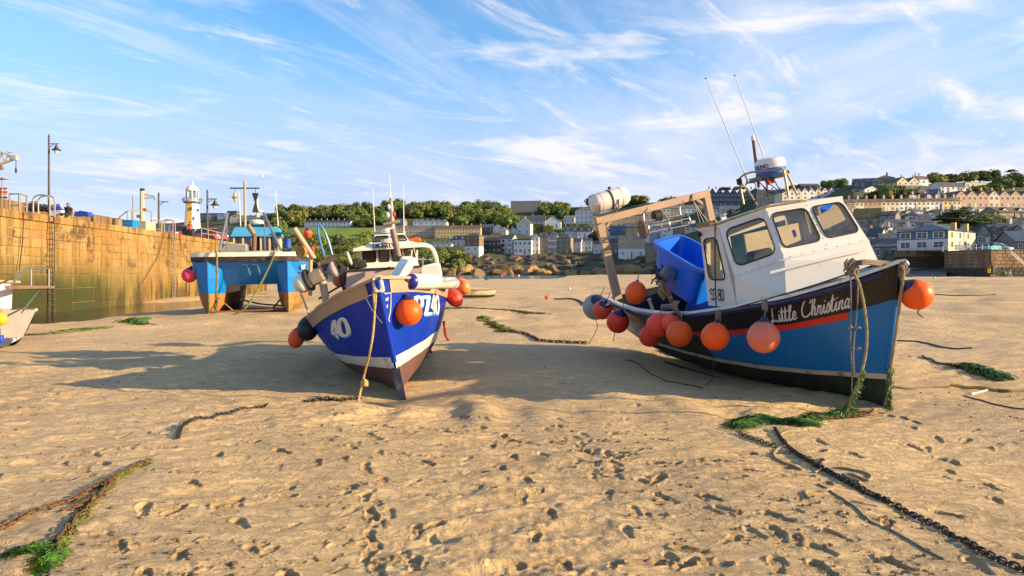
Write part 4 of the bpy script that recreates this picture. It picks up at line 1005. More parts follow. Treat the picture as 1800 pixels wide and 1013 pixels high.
build_each(H2.band(lambda t: .885, lambda t: 1, ns=3, off=.02, t1=.985), 'sheer_strake', m_strake, t2, 60)
build_each(H2.band(lambda t: .885, lambda t: 1, ns=3, off=0), 'hull_side', m_royal, t2, 60)
build_each(H2.rail(1.0, 0, 0, 1, off=-.03, dz=.015, sq=(.12, .035)), 'gunwale_cap', m_strake, t2)
build_each(H2.band(lambda t: .4, lambda t: .995, 0.02, .93, nt=26, inset=.93), 'inner_bulwark', M('bulwark_pale', (.42, .33, .26), .6, dirt=(.2, .15, .1), damt=.5), t2, 60)
H2.outline(.66, .02, .96, .92).build('deck', M('deck_grey', (.22, .2, .18), .8, var=.2), t2)
H2.transom().build('transom', m_royal, t2)
MB().tube([V(H2.pt(1, q, 1).x + .012, 0, H2.pt(1, q, 1).z) for q in np.linspace(.32, 1.0, 12)], .035, 8).build('stem_bar', m_royal, t2, 60)
mb = MB(); mb.prism([(5.0, -.05), (5.36, -.06), (5.42, .42), (5.28, .44)], (0, .05, 0), (1, 0, 0), (0, 0, 1), .10); mb.build('stem_foot', M('stem_navy', (.008, .012, .05), .6, dirt=(.1, .09, .07), damt=.6, dscale=8), t2)
MB().box((2.6, 0, -.05), (5.2, .09, .14)).build('keel', m_redoxide, t2)
MB().prism([(0, 0), (.5, 0), (.45, -.2), (.05, -.25)], (1.2, .75, .18), (1, 0, 0), (0, -.2, 1), .03).build('bilge_keel', m_redoxide, t2)
# bow knee where the strakes meet
kn = H2.pt(.99, 1, 1); MB().box((kn.x - .02, 0, kn.z - .05), (.16, .14, .22), ch=.02).build('stem_head', M('stem_head_white', (.6, .55, .45), .6, dirt=(.25, .18, .1), damt=.6, dscale=9), t2)
m_lb = M('lettering_skyblue', (.10, .35, .70), .5)
f = quad_map(H2, B2, [(589, 598), (621, 589), (611, 560), (580, 569)], -1, .40, .34); lettering('40', f, .34, .40, BLOCK, .17, serif=True).build('number_shadow', m_lb, t2, None)
f0 = quad_map(H2, B2, [(587, 595), (619, 586), (609, 557), (578, 566)], -1, .40, .34); f = lambda u, v: (lambda r_: (r_[0] + r_[1] * .004, r_[1]))(f0(u, v))
lettering('40', f, .34, .40, BLOCK, .20, serif=True).build('number_lettering', m_letter, t2, None)
f = quad_map(H2, B2, [(734, 558), (772, 553), (771, 523), (727, 525)], 1, .62, .34); lettering('PZ40', f, .34, .62, BLOCK, .17, .08, serif=True).build('number_shadow', m_lb, t2, None)
f1 = quad_map(H2, B2, [(733, 555), (771, 550), (770, 520), (726, 522)], 1, .62, .34); f = lambda u, v: (lambda r_: (r_[0] + r_[1] * .004, r_[1]))(f1(u, v))
lettering('PZ40', f, .34, .62, BLOCK, .20, .08, serif=True).build('number_lettering', m_letter, t2, None)
def stroke_px(mb, H, B, pts, side, w_=.008):
    q = [H.pt(*hull_px(H, B, x, y, side), side, .008) for x, y in pts]; mb.tube(q, w_, 5)
sh = MB(); stroke_px(sh, H2, B2, [(676, 567), (664, 556), (655, 544), (649, 532), (643, 521), (652, 519), (661, 516)], -1)
stroke_px(sh, H2, B2, [(677, 567), (682, 560), (685, 550), (686, 535), (686, 515), (676, 517), (668, 515)], 1); build_each(sh, 'crest_outline', m_letter, t2)
for k, (y, x0, x1) in enumerate(((528, 664, 682), (541, 664, 681), (553, 667, 680))):
    fi = MB(); q = [hull_px(H2, B2, x, yy, 1, .96, .7) for x, yy in ((x0, y + 2), (x0 + 5, y - 3), (x1 - 3, y - 3), (x1, y - 6), (x1 - 1, y + 1), (x1 - 6, y + 1), (x0 + 6, y + 4))]
    fi.add([H2.pt(t, qq, 1, .008) for t, qq in q], [tuple(range(7)), tuple(range(7))[::-1]]); fi.build('crest_fish', m_letter, t2, None)
# wheelhouse --------------------------------------------------------------------
r = B2.ray; X2 = 2.75; HL = 3.4; up = V(0, 0, 1); fw = V(1, 0, 0)
m_wht = M('wheelhouse_white', (.68, .64, .58), .45, dirt=(.42, .3, .18), damt=.4, dscale=4, dlo=.56, dhi=.78)
A = [r(635, 472, 0, X2), r(737, 468, 0, X2), r(727, 434, 0, X2 - .12), r(634, 437, 0, X2 - .12)]
bk = V(-.95, 0, 0)
sh_ = MB(); sh_.add([A[0], A[0] + bk, A[3] + bk, A[3]], [(0, 1, 2, 3)]); sh_.add([A[1], A[1] + bk, A[2] + bk, A[2]], [(3, 2, 1, 0)])
sh_.build('wheelhouse_side', m_wht, t2, None)
for k in range(4):
    ks = (0.0, .30, .53, .78, 1.0); c = [A[0].lerp(A[1], ks[k]), A[0].lerp(A[1], ks[k + 1]), A[3].lerp(A[2], ks[k + 1]), A[3].lerp(A[2], ks[k])]
    pan, gas, pane = window_panel(c, rrect(.12, .88, .30, .92, (.12, .10)))
    pan.build('window_panel', m_wht, t2, None); g = gas.build('window', m_gask, t2); pane.build('pane', m_glass, g, None)
ro = MB(); 
vis = [r(620, 438, 0, X2 + .16), r(747, 430, 0, X2 + .16), r(724, 424, 0, X2 + .06), r(647, 429, 0, X2 + .06)]
ro.add(vis + [v + bk for v in vis], [(0, 1, 2, 3), (0, 3, 7, 4), (1, 5, 6, 2), (3, 2, 6, 7), (0, 4, 5, 1)])
for a, b in ((vis[0], vis[1]),): ro.bar(a - up * .02, b - up * .02, .03, .04)
ro.build('wheelhouse_roof', m_wht, t2, None)
lettering('DIGNITY', flat(r(656, 436.5, 0, X2 + .19), (vis[1] - vis[0]), up), .065, .36, BLOCK, .20, serif=True).build('name_lettering', m_letterk, t2, None)
U = [r(648, 431, 0, X2 - .1), r(722, 427, 0, X2 - .1), r(711, 411, 0, X2 - .22), r(659, 413, 0, X2 - .22)]
for k in range(2):
    c = [U[0].lerp(U[1], .5 * k), U[0].lerp(U[1], .5 * k + .5), U[3].lerp(U[2], .5 * k + .5), U[3].lerp(U[2], .5 * k)]
    pan, gas, pane = window_panel(c, rrect(.10, .90, .25, .82, (.1, .1))); pan.build('screen_panel', m_wht, t2, None); g = gas.build('screen_window', m_gask, t2); pane.build('pane', glass_mat('screen_glass', (.55, .6, .55)), g, None)
us = MB(); 
for a, b in ((U[0], U[3]), (U[1], U[2])): us.add([a, a + bk * .6, b + bk * .5, b], [(0, 1, 2, 3), (3, 2, 1, 0)])
build_each(us, 'screen_side', m_wht, t2, None); MB().bar(U[3] + bk * .25, U[2] + bk * .25, .30, .03).build('screen_top', m_wht, t2)
MB().box(r(682, 427, 0, X2 + .1) + up * .04, (.1, .22, .06), ch=.01).build('search_light', m_white2, t2); MB().lathe([(.11, 0), (.12, .03), (.11, .07), (.04, .09)], r(681, 410, 0, X2 - .3), (0, 0, 1), 18).build('radar_dome', m_wht, t2)
# interior of the wheelhouse
MB().box((A[0] + A[1]) / 2 + V(-.8, 0, .1), (.03, .8, .7)).build('cabin_bulkhead', m_beige, t2); MB().lathe([(.14, -.01), (.16, 0), (.14, .01), (.12, 0)], A[0].lerp(A[1], .2) + V(-.25, 0, .2), (1, 0, 0), 18).build('steering_wheel', m_rust, t2)
# trunk cabin before the wheelhouse
tr = MB(); Tq = [r(610, 478, 0, 3.5), r(742, 469, 0, 3.5), r(740, 520, 0, 3.5), r(606, 525, 0, 3.5)]
tr.add(Tq + [q + V(-.7, 0, .0) for q in Tq], [(0, 3, 2, 1), (0, 1, 5, 4), (0, 4, 7, 3), (1, 2, 6, 5)]); tr.build('trunk_cabin', M('trunk_pink', (.46, .33, .26), .6, dirt=(.3, .2, .14), damt=.4), t2, None)
MB().bar(Tq[0] + up * .01 + fw * .01, Tq[1] + up * .01 + fw * .01, .03, .025).build('trunk_trim', m_gask, t2)
# arch and rails to port
ar = MB(); p0, p1, p2, p3 = r(738, 430, 0, X2 - .3), r(757, 435, 0, X2 - .4), r(766, 452, 0, X2 - .4), r(769, 474, 0, X2 - .4); ar.tube(spl([p0, p1, p2, p3, p3 - up * .3], 6), .04, 8); ar.build('arch', m_wht, t2)
rl = MB(); rl.tube([r(728, 456, 0, X2 - .2), r(760, 457, 0, X2 - .6)], .014, 6); rl.tube(spl([r(729, 472, 0, X2 + .2), r(755, 470, 0, X2), r(768, 462, 0, X2 - .2)], 5), .018, 6); rl.tube([r(744, 452, 0, X2 - .4), r(743, 472, 0, X2 - .3)], .014, 6)
build_each(rl, 'rail', m_steel, t2); ps = MB()
for x in (724, 733): ps.tube([r(x, 440, 0, X2 - .1), r(x - 3, 478, 0, X2 - .05)], .02, 6)
build_each(ps, 'roof_post', m_wht, t2); MB().box(r(745, 480, 0, X2 + .1), (.5, .55, .25), ch=.03).build('side_locker', m_wht, t2)
MB().tube(spl([r(727, 430, 0, X2 - .2) + V(0, .12 * math.cos(a), .035 * math.sin(a) + .05) for a in np.linspace(0, 6.28, 9)[:-1]], 3, closed=True), .03, 8, closed=True).build('life_ring', ORANGE, t2)
# masts and aerials
for (xa, ya, xb, yb, k) in ((655, 333, 659, 412, 0), (684, 306, 687, 352, 1), (709, 326, 710, 411, 2)):
    a, b = r(xb, yb, 0, X2 - .4), r(xa, ya, 0, X2 - .4); an = MB().tube([a, b], [.011, .006], 6).build('antenna', m_white, t2); MB().tube([a - (b - a) * .03, a + (b - a) * .05], .022, 8).build('antenna_base', m_wht, an)
ms = MB().tube([r(691, 412, 0, X2 - .4), r(687, 350, 0, X2 - .4)], [.045, .03], 8).build('mast', M('mast_stained', (.5, .42, .33), .6, dirt=(.25, .1, .05), damt=.7, dscale=6), t2)
for x, y, rr_ in ((687, 352, .028), (684, 364, .035), (692, 377, .04), (682, 378, .035)): MB().ball(r(x, y, 0, X2 - .4), rr_, 12, 8, (1, 1, 1.5)).build('mast_lamp', m_white2 if rr_ == .035 else M('lamp_red', (.35, .02, .02), .4), ms)
MB().box(r(688, 392, 0, X2 - .4), (.14, .30, .05), ch=.01).build('mast_bracket', M('bracket_moss', (.22, .2, .1), .8), ms)
MB().tube([r(690, 403, 0, X2 + .25), r(701, 452, 0, X2 + .35)], .05, 10).build('boom', M('boom_brown', (.22, .16, .13), .6, var=.3), t2); MB().tube([r(700, 450, 0, X2 + .35), r(703, 459, 0, X2 + .35)], .025, 8).build('boom_hook', m_dark, t2)
# white propped box with blue panel
pb = MB(); q = [r(684, 487, 0, 4.3), r(701, 488, 0, 4.35), r(721, 455, 0, 4.15), r(707, 451, 0, 4.1)]; w_ = V(-.28, .14, -.02)
pb.add(q + [v + w_ for v in q], [(0, 1, 2, 3), (1, 5, 6, 2), (3, 2, 6, 7), (0, 3, 7, 4), (4, 7, 6, 5), (0, 4, 5, 1)]); pbo = pb.build('propped_box', m_wht, t2, None)
ct = sum(q, Vector()) / 4; nn = (q[1] - q[0]).cross(q[3] - q[0]).normalized(); MB().add([v.lerp(ct, .2) + nn * .004 for v in q], [(0, 1, 2, 3)]).build('panel_face', M('panel_blue_grey', (.16, .27, .42), .35), pbo, None)
# hydraulic hauler on the starboard rail
hc = r(565, 483, 0, HL); hx = ((r(596, 470, 0, HL) - hc).normalized() + V(.25, 0, 0)).normalized()
m_htan = M('hauler_tan', (.42, .32, .2), .6, dirt=(.2, .12, .06), damt=.6, dscale=6)
MB().lathe([(.05, -.18), (.12, -.16), (.12, .02), (.10, .06)], hc, hx, 8).build('hauler_motor', m_htan, t2, 20); MB().lathe([(.03, .05), (.03, .10), (.125, .20), (.125, .23)], hc, hx, 20).build('hauler_cone', M('hauler_grey', (.30, .28, .26), .5), t2, 30)
pq = [r(558, 462, 0, HL), r(585, 448, 0, HL), r(590, 466, 0, HL), r(562, 482, 0, HL)]; MB().add(pq + [v + V(.0, .04, .0) for v in pq], [(0, 1, 2, 3), (7, 6, 5, 4), (0, 4, 5, 1), (1, 5, 6, 2), (2, 6, 7, 3)]).build('hauler_guard', M('guard_brown', (.17, .12, .10), .6, var=.3), t2, None)
MB().tube([r(567, 495, 0, HL), r(577, 548, 0, HL)], .06, 10).build('hauler_post', m_htan, t2)
MB().lathe([(.165, -.25), (.18, -.24), (.18, -.20), (.165, -.19)], hc, hx, 24).build('hauler_disc', m_dark, t2, 30)
MB().tube(spl([r(570, 450, 0, HL), r(563, 425, 0, HL), r(559, 402, 0, HL), r(564, 398, 0, HL), r(574, 415, 0, HL), r(584, 448, 0, HL)], 8), .017, 8).build('blue_hose', M('hose_blue', (.02, .22, .42), .4), t2)
hz_ = MB()
for x in range(5): hz_.tube(spl([r(590 + 3 * x, 458 + 2 * x, 0, HL), r(600 + 3 * x, 470 + 3 * x, 0, HL), r(598 + 4 * x, 492, 0, HL), r(606 + 2 * x, 515, 0, HL)], 6), .013, 6)
build_each(hz_, 'hydraulic_hose', m_cable, t2)
MB().tube(spl([r(560, 526, 0, HL), r(605, 500, 0, HL), r(660, 480, 0, HL), r(686, 470, 0, 3.6)], 6), .016, 6).build('boat_hook', m_dark, t2); MB().tube([r(632, 500, 0, HL), r(645, 485, 0, HL)], .032, 8).build('red_flare', RED, t2); MB().box(r(626, 463, 0, 3.0), (.12, .13, .16), ch=.02).build('work_light', m_dark, t2)
MB().lathe([(.10, -.02), (.12, 0), (.10, .02)], r(614, 454, 0, 3.2), (.08, 1, .12), 24).build('dish', M('dish_grey', (.35, .34, .34), .5), t2, 30); MB().box(r(636, 465, 0, 3.0), (.12, .16, .13), ch=.02).build('work_light', m_dark, t2)
MB().tube([r(611, 470, 0, 3.3), r(615, 500, 0, 3.3)], .012, 6).build('dish_stay', m_steel, t2)
# davit with chain and sheave reaching over the rail
dv0, dv1 = r(552, 455, 0, HL), r(517, 402, 0, HL)
MB().tube([dv0, dv1], .045, 10).build('davit', m_htan, t2); MB().tube([dv0 + V(0, -.04, .05), r(545, 520, 0, HL)], .03, 8).build('davit', m_htan, t2)
MB().lathe([(.04, -.035), (.095, -.03), (.095, .03), (.04, .035)], r(530, 443, 0, HL), (.7, -.5, .1), 20).build('sheave_block', M('block_rusty_orange', (.38, .17, .03), .7, var=.3, vscale=9), t2, 30)
ch = MB(); a, b = r(519, 408, 0, HL), r(528, 432, 0, HL)
for k in range(7): 
    c_ = a.lerp(b, (k + .5) / 7); ch.tube(spl([c_ + V(.022 * math.cos(q) * (k % 2), .022 * math.cos(q) * (1 - k % 2), .035 * math.sin(q)) for q in np.linspace(0, 6.28, 7)[:-1]], 2, closed=True), .008, 5, closed=True)
ch.build('davit_chain', m_rust, t2)
MB().tube([r(528, 514, 0, HL), r(543, 552, 0, HL)], .014, 8).build('silver_pole', m_steel, t2)
nt = MB()
for k in range(60):
    c_ = r(random.uniform(752, 790), random.uniform(470, 488), 0, 3.1 + random.uniform(-.1, .1)); a = random.uniform(0, 6)
    nt.tube(spl([c_ + V(.04 * math.cos(a + j), .05 * math.sin(a + j * 1.3), .04 * math.sin(a + j)) for j in range(5)], 3), .009, 4, mi=k % 3)
nt.build('net_heap', [M('net_green', (.02, .13, .08), .9), M('net_orange', (.5, .1, .03), .9), M('net_blue', (.02, .04, .2), .9)], None, label='heap of green and orange netting on the port rail of the royal blue boat', cat='net')

# fenders and buoys of it -----------------------------------------------------------
def b2(label, px, py, rp, mat, tie, Y, **k):
    c = P(px, py, Y); return buoy(label, c, rp * Y / F, mat, tie, group='buoys on the royal blue boat', **k)
yb2 = B2.w(H2.pt(.93, .8, 1)).y
b2('round bright orange buoy on the bow beside the PZ40 number', 718, 549, 24, ORANGE, P(709, 510, yb2 - .02), yb2 - .22, ax=(-.12, .1, 1))
ys = B2.w(H2.pt(.62, .9, -1)).y
b2('white buoy with blue cap slung below the hauler of the royal blue boat', 532, 498, 17, WHITEB, P(538, 466, ys), ys - .1, capmat=M('cap_blue', (.012, .03, .25), .4))
b2('black pear shaped buoy hanging on the starboard bow', 541, 578, 18.5, BLACKB, P(546, 545, ys - .1), ys - .25, stretch=1.2, capmat=BLACKB)
b2('red buoy half hidden behind the black buoy', 521, 595, 14, buoy_mat('buoy_orange_red', (.8, .09, .03)), P(530, 560, ys + .2), ys + .2, stretch=1.25)
b2('pink buoy inside the rail behind the hydraulic hoses', 597, 491, 13, PINK, P(600, 470, ys + .3), ys + .35, stretch=1.1)
b2('small orange buoy at the top of the tan davit', 541, 411, 7.5, CORAL, P(540, 398, ys), ys + .05, stretch=1.2); b2('small red and yellow buoy below the davit sheave', 546, 440, 7, RED, P(543, 425, ys), ys + .05, stretch=1.2)
yp = B2.w(H2.pt(.70, 1, 1)).y
b2('bright red pear shaped buoy at the port end of the fender row', 798, 523, 14, buoy_mat('buoy_signal_red', (.85, .06, .03)), P(778, 500, yp), yp + .1, ax=(-.6, 0, .8), stretch=1.35, cap=False)
b2('pale orange pear shaped buoy above the bright red one', 812, 503, 13, buoy_mat('buoy_light_orange', (.85, .22, .06)), P(790, 487, yp + .3), yp + .4, ax=(-.7, 0, .65), stretch=1.35, cap=False)
def cyl_fender(label, xa, ya, xb, yb, rp, Ya, Yb, mat, endmat):
    a, b = P(xa, ya, Ya), P(xb, yb, Yb); c = (a + b) / 2; h_ = (b - a).length / 2; ax_ = (b - a).normalized(); rr_ = rp * (Ya + Yb) / 2 / F
    t = thing('cylinder_fender', label, 'fender', group='fenders on the royal blue boat', mat=Matrix.Translation(c))
    MB().lathe([(rr_, -h_ + rr_ * .75), (rr_, h_ - rr_ * .8), (rr_ * .93, h_ - rr_ * .45), (rr_ * .7, h_ - rr_ * .15), (rr_ * .3, h_), (0, h_)], ax=ax_, n=28).build('float', mat, t, 60)
    MB().lathe([(0, -h_), (rr_ * .3, -h_), (rr_ * .7, -h_ + rr_ * .12), (rr_ * .93, -h_ + rr_ * .4), (rr_ * 1.005, -h_ + rr_ * .76)], ax=ax_, n=28).build('end_cap', endmat, t, 60)
    MB().tube([-ax_ * h_, -ax_ * (h_ + .08) + V(0, 0, .03)], .02, 8).build('eye', m_dark, t)
cyl_fender('white cylinder fender with blue end lashed along the port bow', 718, 495, 770, 495, 13.5, B2.w(H2.pt(.93, .95, 1)).y - .12, B2.w(H2.pt(.84, .95, 1)).y - .16, WHITEB, M('cap_royal', (.015, .015, .22), .4))
cyl_fender('dirty pale fender behind the white cylinder fender', 768, 497, 801, 498, 10.5, B2.w(H2.pt(.82, .95, 1)).y - .10, B2.w(H2.pt(.74, .95, 1)).y - .05, buoy_mat('fender_grey', (.50, .47, .42)), WHITEB)
# bow mooring rope and chain to the sand
m_rope_yel = M('rope_yellow', (.44, .30, .10), .9, var=.3, vscale=60)
sbw = B2.w(H2.pt(.97, 1, -1)); ye = 1920 / (705 - 478)
mb = MB(); pth = spl([P(658, 497, sbw.y), P(657, 510, sbw.y - .08), P(658, 560, sbw.y - .22), P(652, 610, sbw.y - .32), P(640, 660, ye + .12), P(631, 700, ye), P(628, 706, ye)], 10); rope3(mb, pth, .016); rope3(mb, spl([P(661, 497, sbw.y), P(661, 520, sbw.y - .1), P(659, 545, sbw.y - .2)], 8), .014)
for k in range(4): mb.tube(spl([P(638 - 3, 672 + 3 * k, ye + .08), P(641, 668 + 3 * k, ye + .04), P(646, 672 + 2 * k, ye + .08)], 4), .014, 6)
mb.build('mooring_rope', m_rope_yel, None, label='yellow laid mooring rope hanging from the bow of the royal blue boat', cat='rope')
lash = MB()
for k in range(9): 
    q = P(705 + random.uniform(-5, 4), 503 + random.uniform(-14, 8), yb2 - .06); lash.tube(spl([q, q + V(.05, -.02, -.03), q + V(.02, -.03, -.09), q + V(-.03, -.01, -.04)], 4), .009, 5)
lash.tube(spl([P(668, 500, yb2 - .1), P(690, 508, yb2 - .12), P(706, 512, yb2 - .08)], 5), .01, 5); lash.build('rope_lashing', m_rope_yel, None, label='yellow lashing tied to the port bow rail of the royal blue boat', cat='rope')
MB().tube(spl([P(780, 565, yp + .6), P(783, 588, yp + .5), P(789, 599, yp + .5)], 6), .022, 8).build('red_hose', RED, None, label='red hose end hanging behind the port side of the royal blue boat', cat='hose')
# ------------------------------------------------------------------ blue catamaran by the pier
m_cblue = M('catamaran_blue', (0.004, 0.185, 0.58), 0.35, var=.10, vscale=1.5, dirt=(.02, .10, .30), damt=.4, dscale=1.2, dstretch=(2, 2, .5), dlo=.52, dhi=.78)
m_cfoul = M('catamaran_orange_antifoul', (.40, .15, .045), .8, var=.3, vscale=3, dirt=(.10, .13, .02), damt=.85, dscale=2.0, dstretch=(1, 1, .45), dlo=.44, dhi=.62)
B3 = Boat(-10.0, 26.0, -0.02, -75.0, 0, 1.0)
t3 = thing('catamaran', 'bright blue catamaran fishing boat standing by the stone pier', 'catamaran', mat=B3.m)
# half sections at distance x behind the bow: z levels with (outer, inner) breadths from each hull's keel line (y = +-1.42)
ZL = [-.05, .35, .80, 1.40, 2.02]; KY = 1.42
SEC = {0.0: ([.025, .025, .03, .03, .035], [.025, .025, .03, .03, .035]), -.32: ([.04, .18, .26, .42, .60], [.04, .16, .22, .36, .52]), -.9: ([.06, .38, .50, .58, .66], [.06, .34, .44, .50, .60]), -2.2: ([.08, .46, .56, .62, .68], [.08, .42, .50, .54, .62]), -7.5: ([.2, .5, .56, .60, .64], [.2, .44, .5, .54, .6])}
for sd_ in (-1, 1):
    def row(x, which, ks):
        o_, i_ = SEC[x]; a = (o_ if which == 'o' else i_); s_ = sd_ if which == 'o' else -sd_
        return [V(x * (1.0) + (.10 * ZL[k] if x > -.5 else 0), sd_ * KY + s_ * a[k], ZL[k]) for k in ks]
    xs = sorted(SEC, reverse=True)
    for nm, ks, mt in (('hull_bottom', (0, 1, 2), m_cfoul), ('hull_side', (2, 3, 4), m_cblue)):
        for which in ('o', 'i'):
            MB().grid([row(x, which, ks) for x in xs], flip=(which == 'o') == (sd_ > 0)).build(nm, mt, t3, None)
    MB().tube([row(0.0, 'o', (k,))[0].lerp(row(0.0, 'i', (k,))[0], .5) for k in range(3)], .035, 8).build('stem_foot', M('weedy_stem', (.14, .15, .03), .9, var=.5, vscale=6), t3)
    MB().tube([row(0.0, 'o', (k,))[0].lerp(row(0.0, 'i', (k,))[0], .5) for k in range(2, 5)], .03, 8).build('stem', m_cblue, t3)
    MB().add(row(-7.5, 'o', range(5)) + row(-7.5, 'i', range(5)), [(0, 1, 2, 3, 4, 9, 8, 7, 6, 5)]).build('transom', m_cblue, t3, None)
yi = KY - .25
tf = MB(); tf.add([V(.18, -yi, 2.02), V(.18, yi, 2.02), V(-.9, yi - .12, 1.12), V(-.9, -yi + .12, 1.12), V(-7.4, yi - .12, 1.12), V(-7.4, -yi + .12, 1.12)], [(0, 3, 2, 1), (3, 5, 4, 2)]); tf.build('bridge_deck_front', m_cblue, t3, None)
for y_ in (-.25, .12):
    q = [V(.02, y_, 1.90), V(.02, y_ + .2, 1.90), V(-.42, y_ + .26, 1.5), V(-.42, y_ + .06, 1.5)]; fb_ = MB(); 
    for a, b in ((0, 1), (1, 2)): fb_.bar(q[a] + V(.01, 0, -.01), q[b] + V(.01, 0, -.01), .025, .02)
    fb_.build('step_bar', M('pale_trim', (.35, .5, .65), .5), t3)
# deck edge: straight across the bows with rounded corners
def edge(z, out): 
    w2 = 2.06 + out; return spl([V(-7.5, -w2, z), V(-3, -w2, z), V(-.6, -w2, z), V(-.12, -w2 + .12, z), V(.18 + out, -w2 + .55, z), V(.26 + out, 0, z), V(.18 + out, w2 - .55, z), V(-.12, w2 - .12, z), V(-.6, w2, z), V(-3, w2, z), V(-7.5, w2, z)], 5)
MB().grid([edge(2.0, -.05), edge(2.02, .03), edge(2.20, .04), edge(2.22, -.02)], flip=False).build('rubber_fender', M('rubber_black', (.018, .016, .015), .6, dirt=(.15, .12, .1), damt=.5, dscale=5), t3, 50)
MB().grid([edge(2.20, .01), edge(2.20, .055), edge(2.36, .055), edge(2.36, -.10), edge(2.2, -.12)]).build('bulwark_cap', M('bulwark_white', (.72, .68, .60), .5, dirt=(.3, .26, .2), damt=.5, dscale=4), t3, 50)
e_ = edge(2.05, -.06); MB().add(e_, [tuple(range(len(e_)))[::-1]]).build('deck', M('deck_dull', (.25, .24, .22), .8), t3, None)
f = lambda u, v: (V(-.48 - u * .9, 2.02 + .045 , 1.62 + v), V(.1, 1, 0))
def sidef(u, v):
    s_ = u / .62; p = V(-.02 - 1.0 * s_, KY + .50 + .15 * min(1, s_ * 2.0), 1.58 + v); return p, V(.35, .93, 0)
lettering('SS89', sidef, .26, .62, BLOCK, .2).build('number_lettering', m_letter, t3, None)
def sidef2(u, v):
    s_ = 1 - u / .62; p = V(-.02 - 1.0 * s_, -(KY + .50 + .15 * min(1, s_ * 2.0)), 1.58 + v); return p, V(.35, -.93, 0)
lettering('SS89', sidef2, .26, .62, BLOCK, .2).build('number_lettering', m_letter, t3, None)
MB().bar(V(-.15, -KY + .05, .12), V(-.3, KY, .16), .06, .06).build('spreader_bar', m_rust, t3); MB().bar(V(-.2, -KY + .2, .75), V(-.25, -.55, .1), .03, .03).build('prop_bar', m_rope_tan, t3)
MB().bar(V(-1.4, KY - .3, .6), V(-.9, KY - .75, .02), .05, .05).build('prop_bar', m_rust, t3)
# wheelhouse: cream posts, windows, blue roof
r = B3.ray; XW = -2.6; up = V(0, 0, 1)
wl_, wr = r(412, 455, 0, XW), r(490, 455, 0, XW); ztop = r(450, 416, 0, XW).z; zr = r(450, 399, 0, XW).z; zb = 2.06
m_crm = M('wheelhouse_cream', (.55, .47, .32), .6, dirt=(.3, .22, .12), damt=.5, dscale=3)
y0, y1 = min(wl_.y, wr.y), max(wl_.y, wr.y); W_ = y1 - y0
ws = MB(); ws.box((XW - .9, y0, (zb + ztop) / 2), (1.8, .05, ztop - zb)); ws.box((XW - .9, y1, (zb + ztop) / 2), (1.8, .05, ztop - zb)); ws.box((XW - 1.8, (y0 + y1) / 2, (zb + ztop) / 2), (.05, W_, ztop - zb)); build_each(ws, 'wheelhouse_wall', m_crm, t3)
wz = zb + (ztop - zb) * .42; n_ = 5
MB().box((XW, (y0 + y1) / 2, (zb + wz) / 2), (.05, W_, wz - zb)).build('wheelhouse_front', m_crm, t3)
for k in range(n_ + 1): MB().box((XW, y0 + W_ * k / n_, (wz + ztop) / 2), (.06, .07, ztop - wz)).build('window_post', m_crm, t3)
for k in range(n_):
    MB().box((XW - .01, y0 + W_ * (k + .5) / n_, (wz + ztop) / 2), (.01, W_ / n_ - .07, ztop - wz)).build('window', glass_mat('cat_glass', (.45, .45, .42)), t3)
rfq = [V(XW + .15, y0 - .12, ztop), V(XW + .15, y1 + .12, ztop), V(XW - .1, y1 - .02, zr), V(XW - .1, y0 + .02, zr)]
rf = MB(); rf.add(rfq + [q + V(-2.0, 0, 0) for q in rfq], [(0, 3, 2, 1)[::-1], (3, 7, 6, 2)[::-1], (0, 4, 7, 3)[::-1], (1, 2, 6, 5)[::-1], (0, 1, 5, 4)]); rf.build('wheelhouse_roof', M('roof_sky_blue', (.05, .30, .56), .45, dirt=(.4, .42, .4), damt=.5, dscale=2.5, dlo=.55, dhi=.75), t3, None)
MB().box(r(412, 433, 0, -1.2) - up * .12, (.8, 1.0, .42), ch=.05).build('deck_box', M('box_grey', (.23, .22, .20), .7), t3)
pl = MB()
for xa, ya, xb, yb in ((386, 442, 400, 375), (398, 440, 399, 378), (494, 440, 463, 374), (466, 440, 464, 376)): pl.tube([r(xa, ya, 0, -.6), r(xb, yb, 0, -1.4)], .05 if abs(xa - xb) > 5 else .025, 8)
build_each(pl, 'a_frame_leg', m_steel, t3)
mx = -2.0; mst = MB().tube([r(431, 400, 0, mx), r(430, 318, 0, mx)], .05, 8).build('mast', M('mast_tan', (.40, .32, .2), .6, dirt=(.2, .12, .05), damt=.5), t3)
MB().tube([r(404, 331, 0, mx), r(456, 331, 0, mx)], .028, 8).build('yard', m_dark, t3)
q = r(413, 347, 0, mx); lan = MB().lathe([(.01, .22), (.05, .18), (.07, .06), (.14, .0), (.07, -.06), (.05, -.16), (.01, -.2)], q, (0, 0, 1), 16).build('lantern', M('lantern_brass', (.5, .40, .2), .5, metal=.3), t3, 30); MB().tube([q + up * .2, r(412, 331, 0, mx)], .008, 5).build('lantern_cord', m_dark, lan)
q = r(449, 356, 0, mx); day = MB(); day.lathe([(.17, .37), (.04, .02), (.04, -.02), (.17, -.40)], q, (0, 0, 1), 4); day.build('day_shape', m_dark, t3, 20); MB().tube([q + up * .35, r(449, 331, 0, mx)], .012, 5).build('day_shape_cord', m_dark, t3)
for xa, ya, xb, yb in ((420, 336, 423, 398), (484, 335, 489, 397)): MB().tube([r(xb, yb, 0, -2.9), r(xa, ya, 0, -2.9)], [.025, .014], 6).build('antenna', m_white, t3)
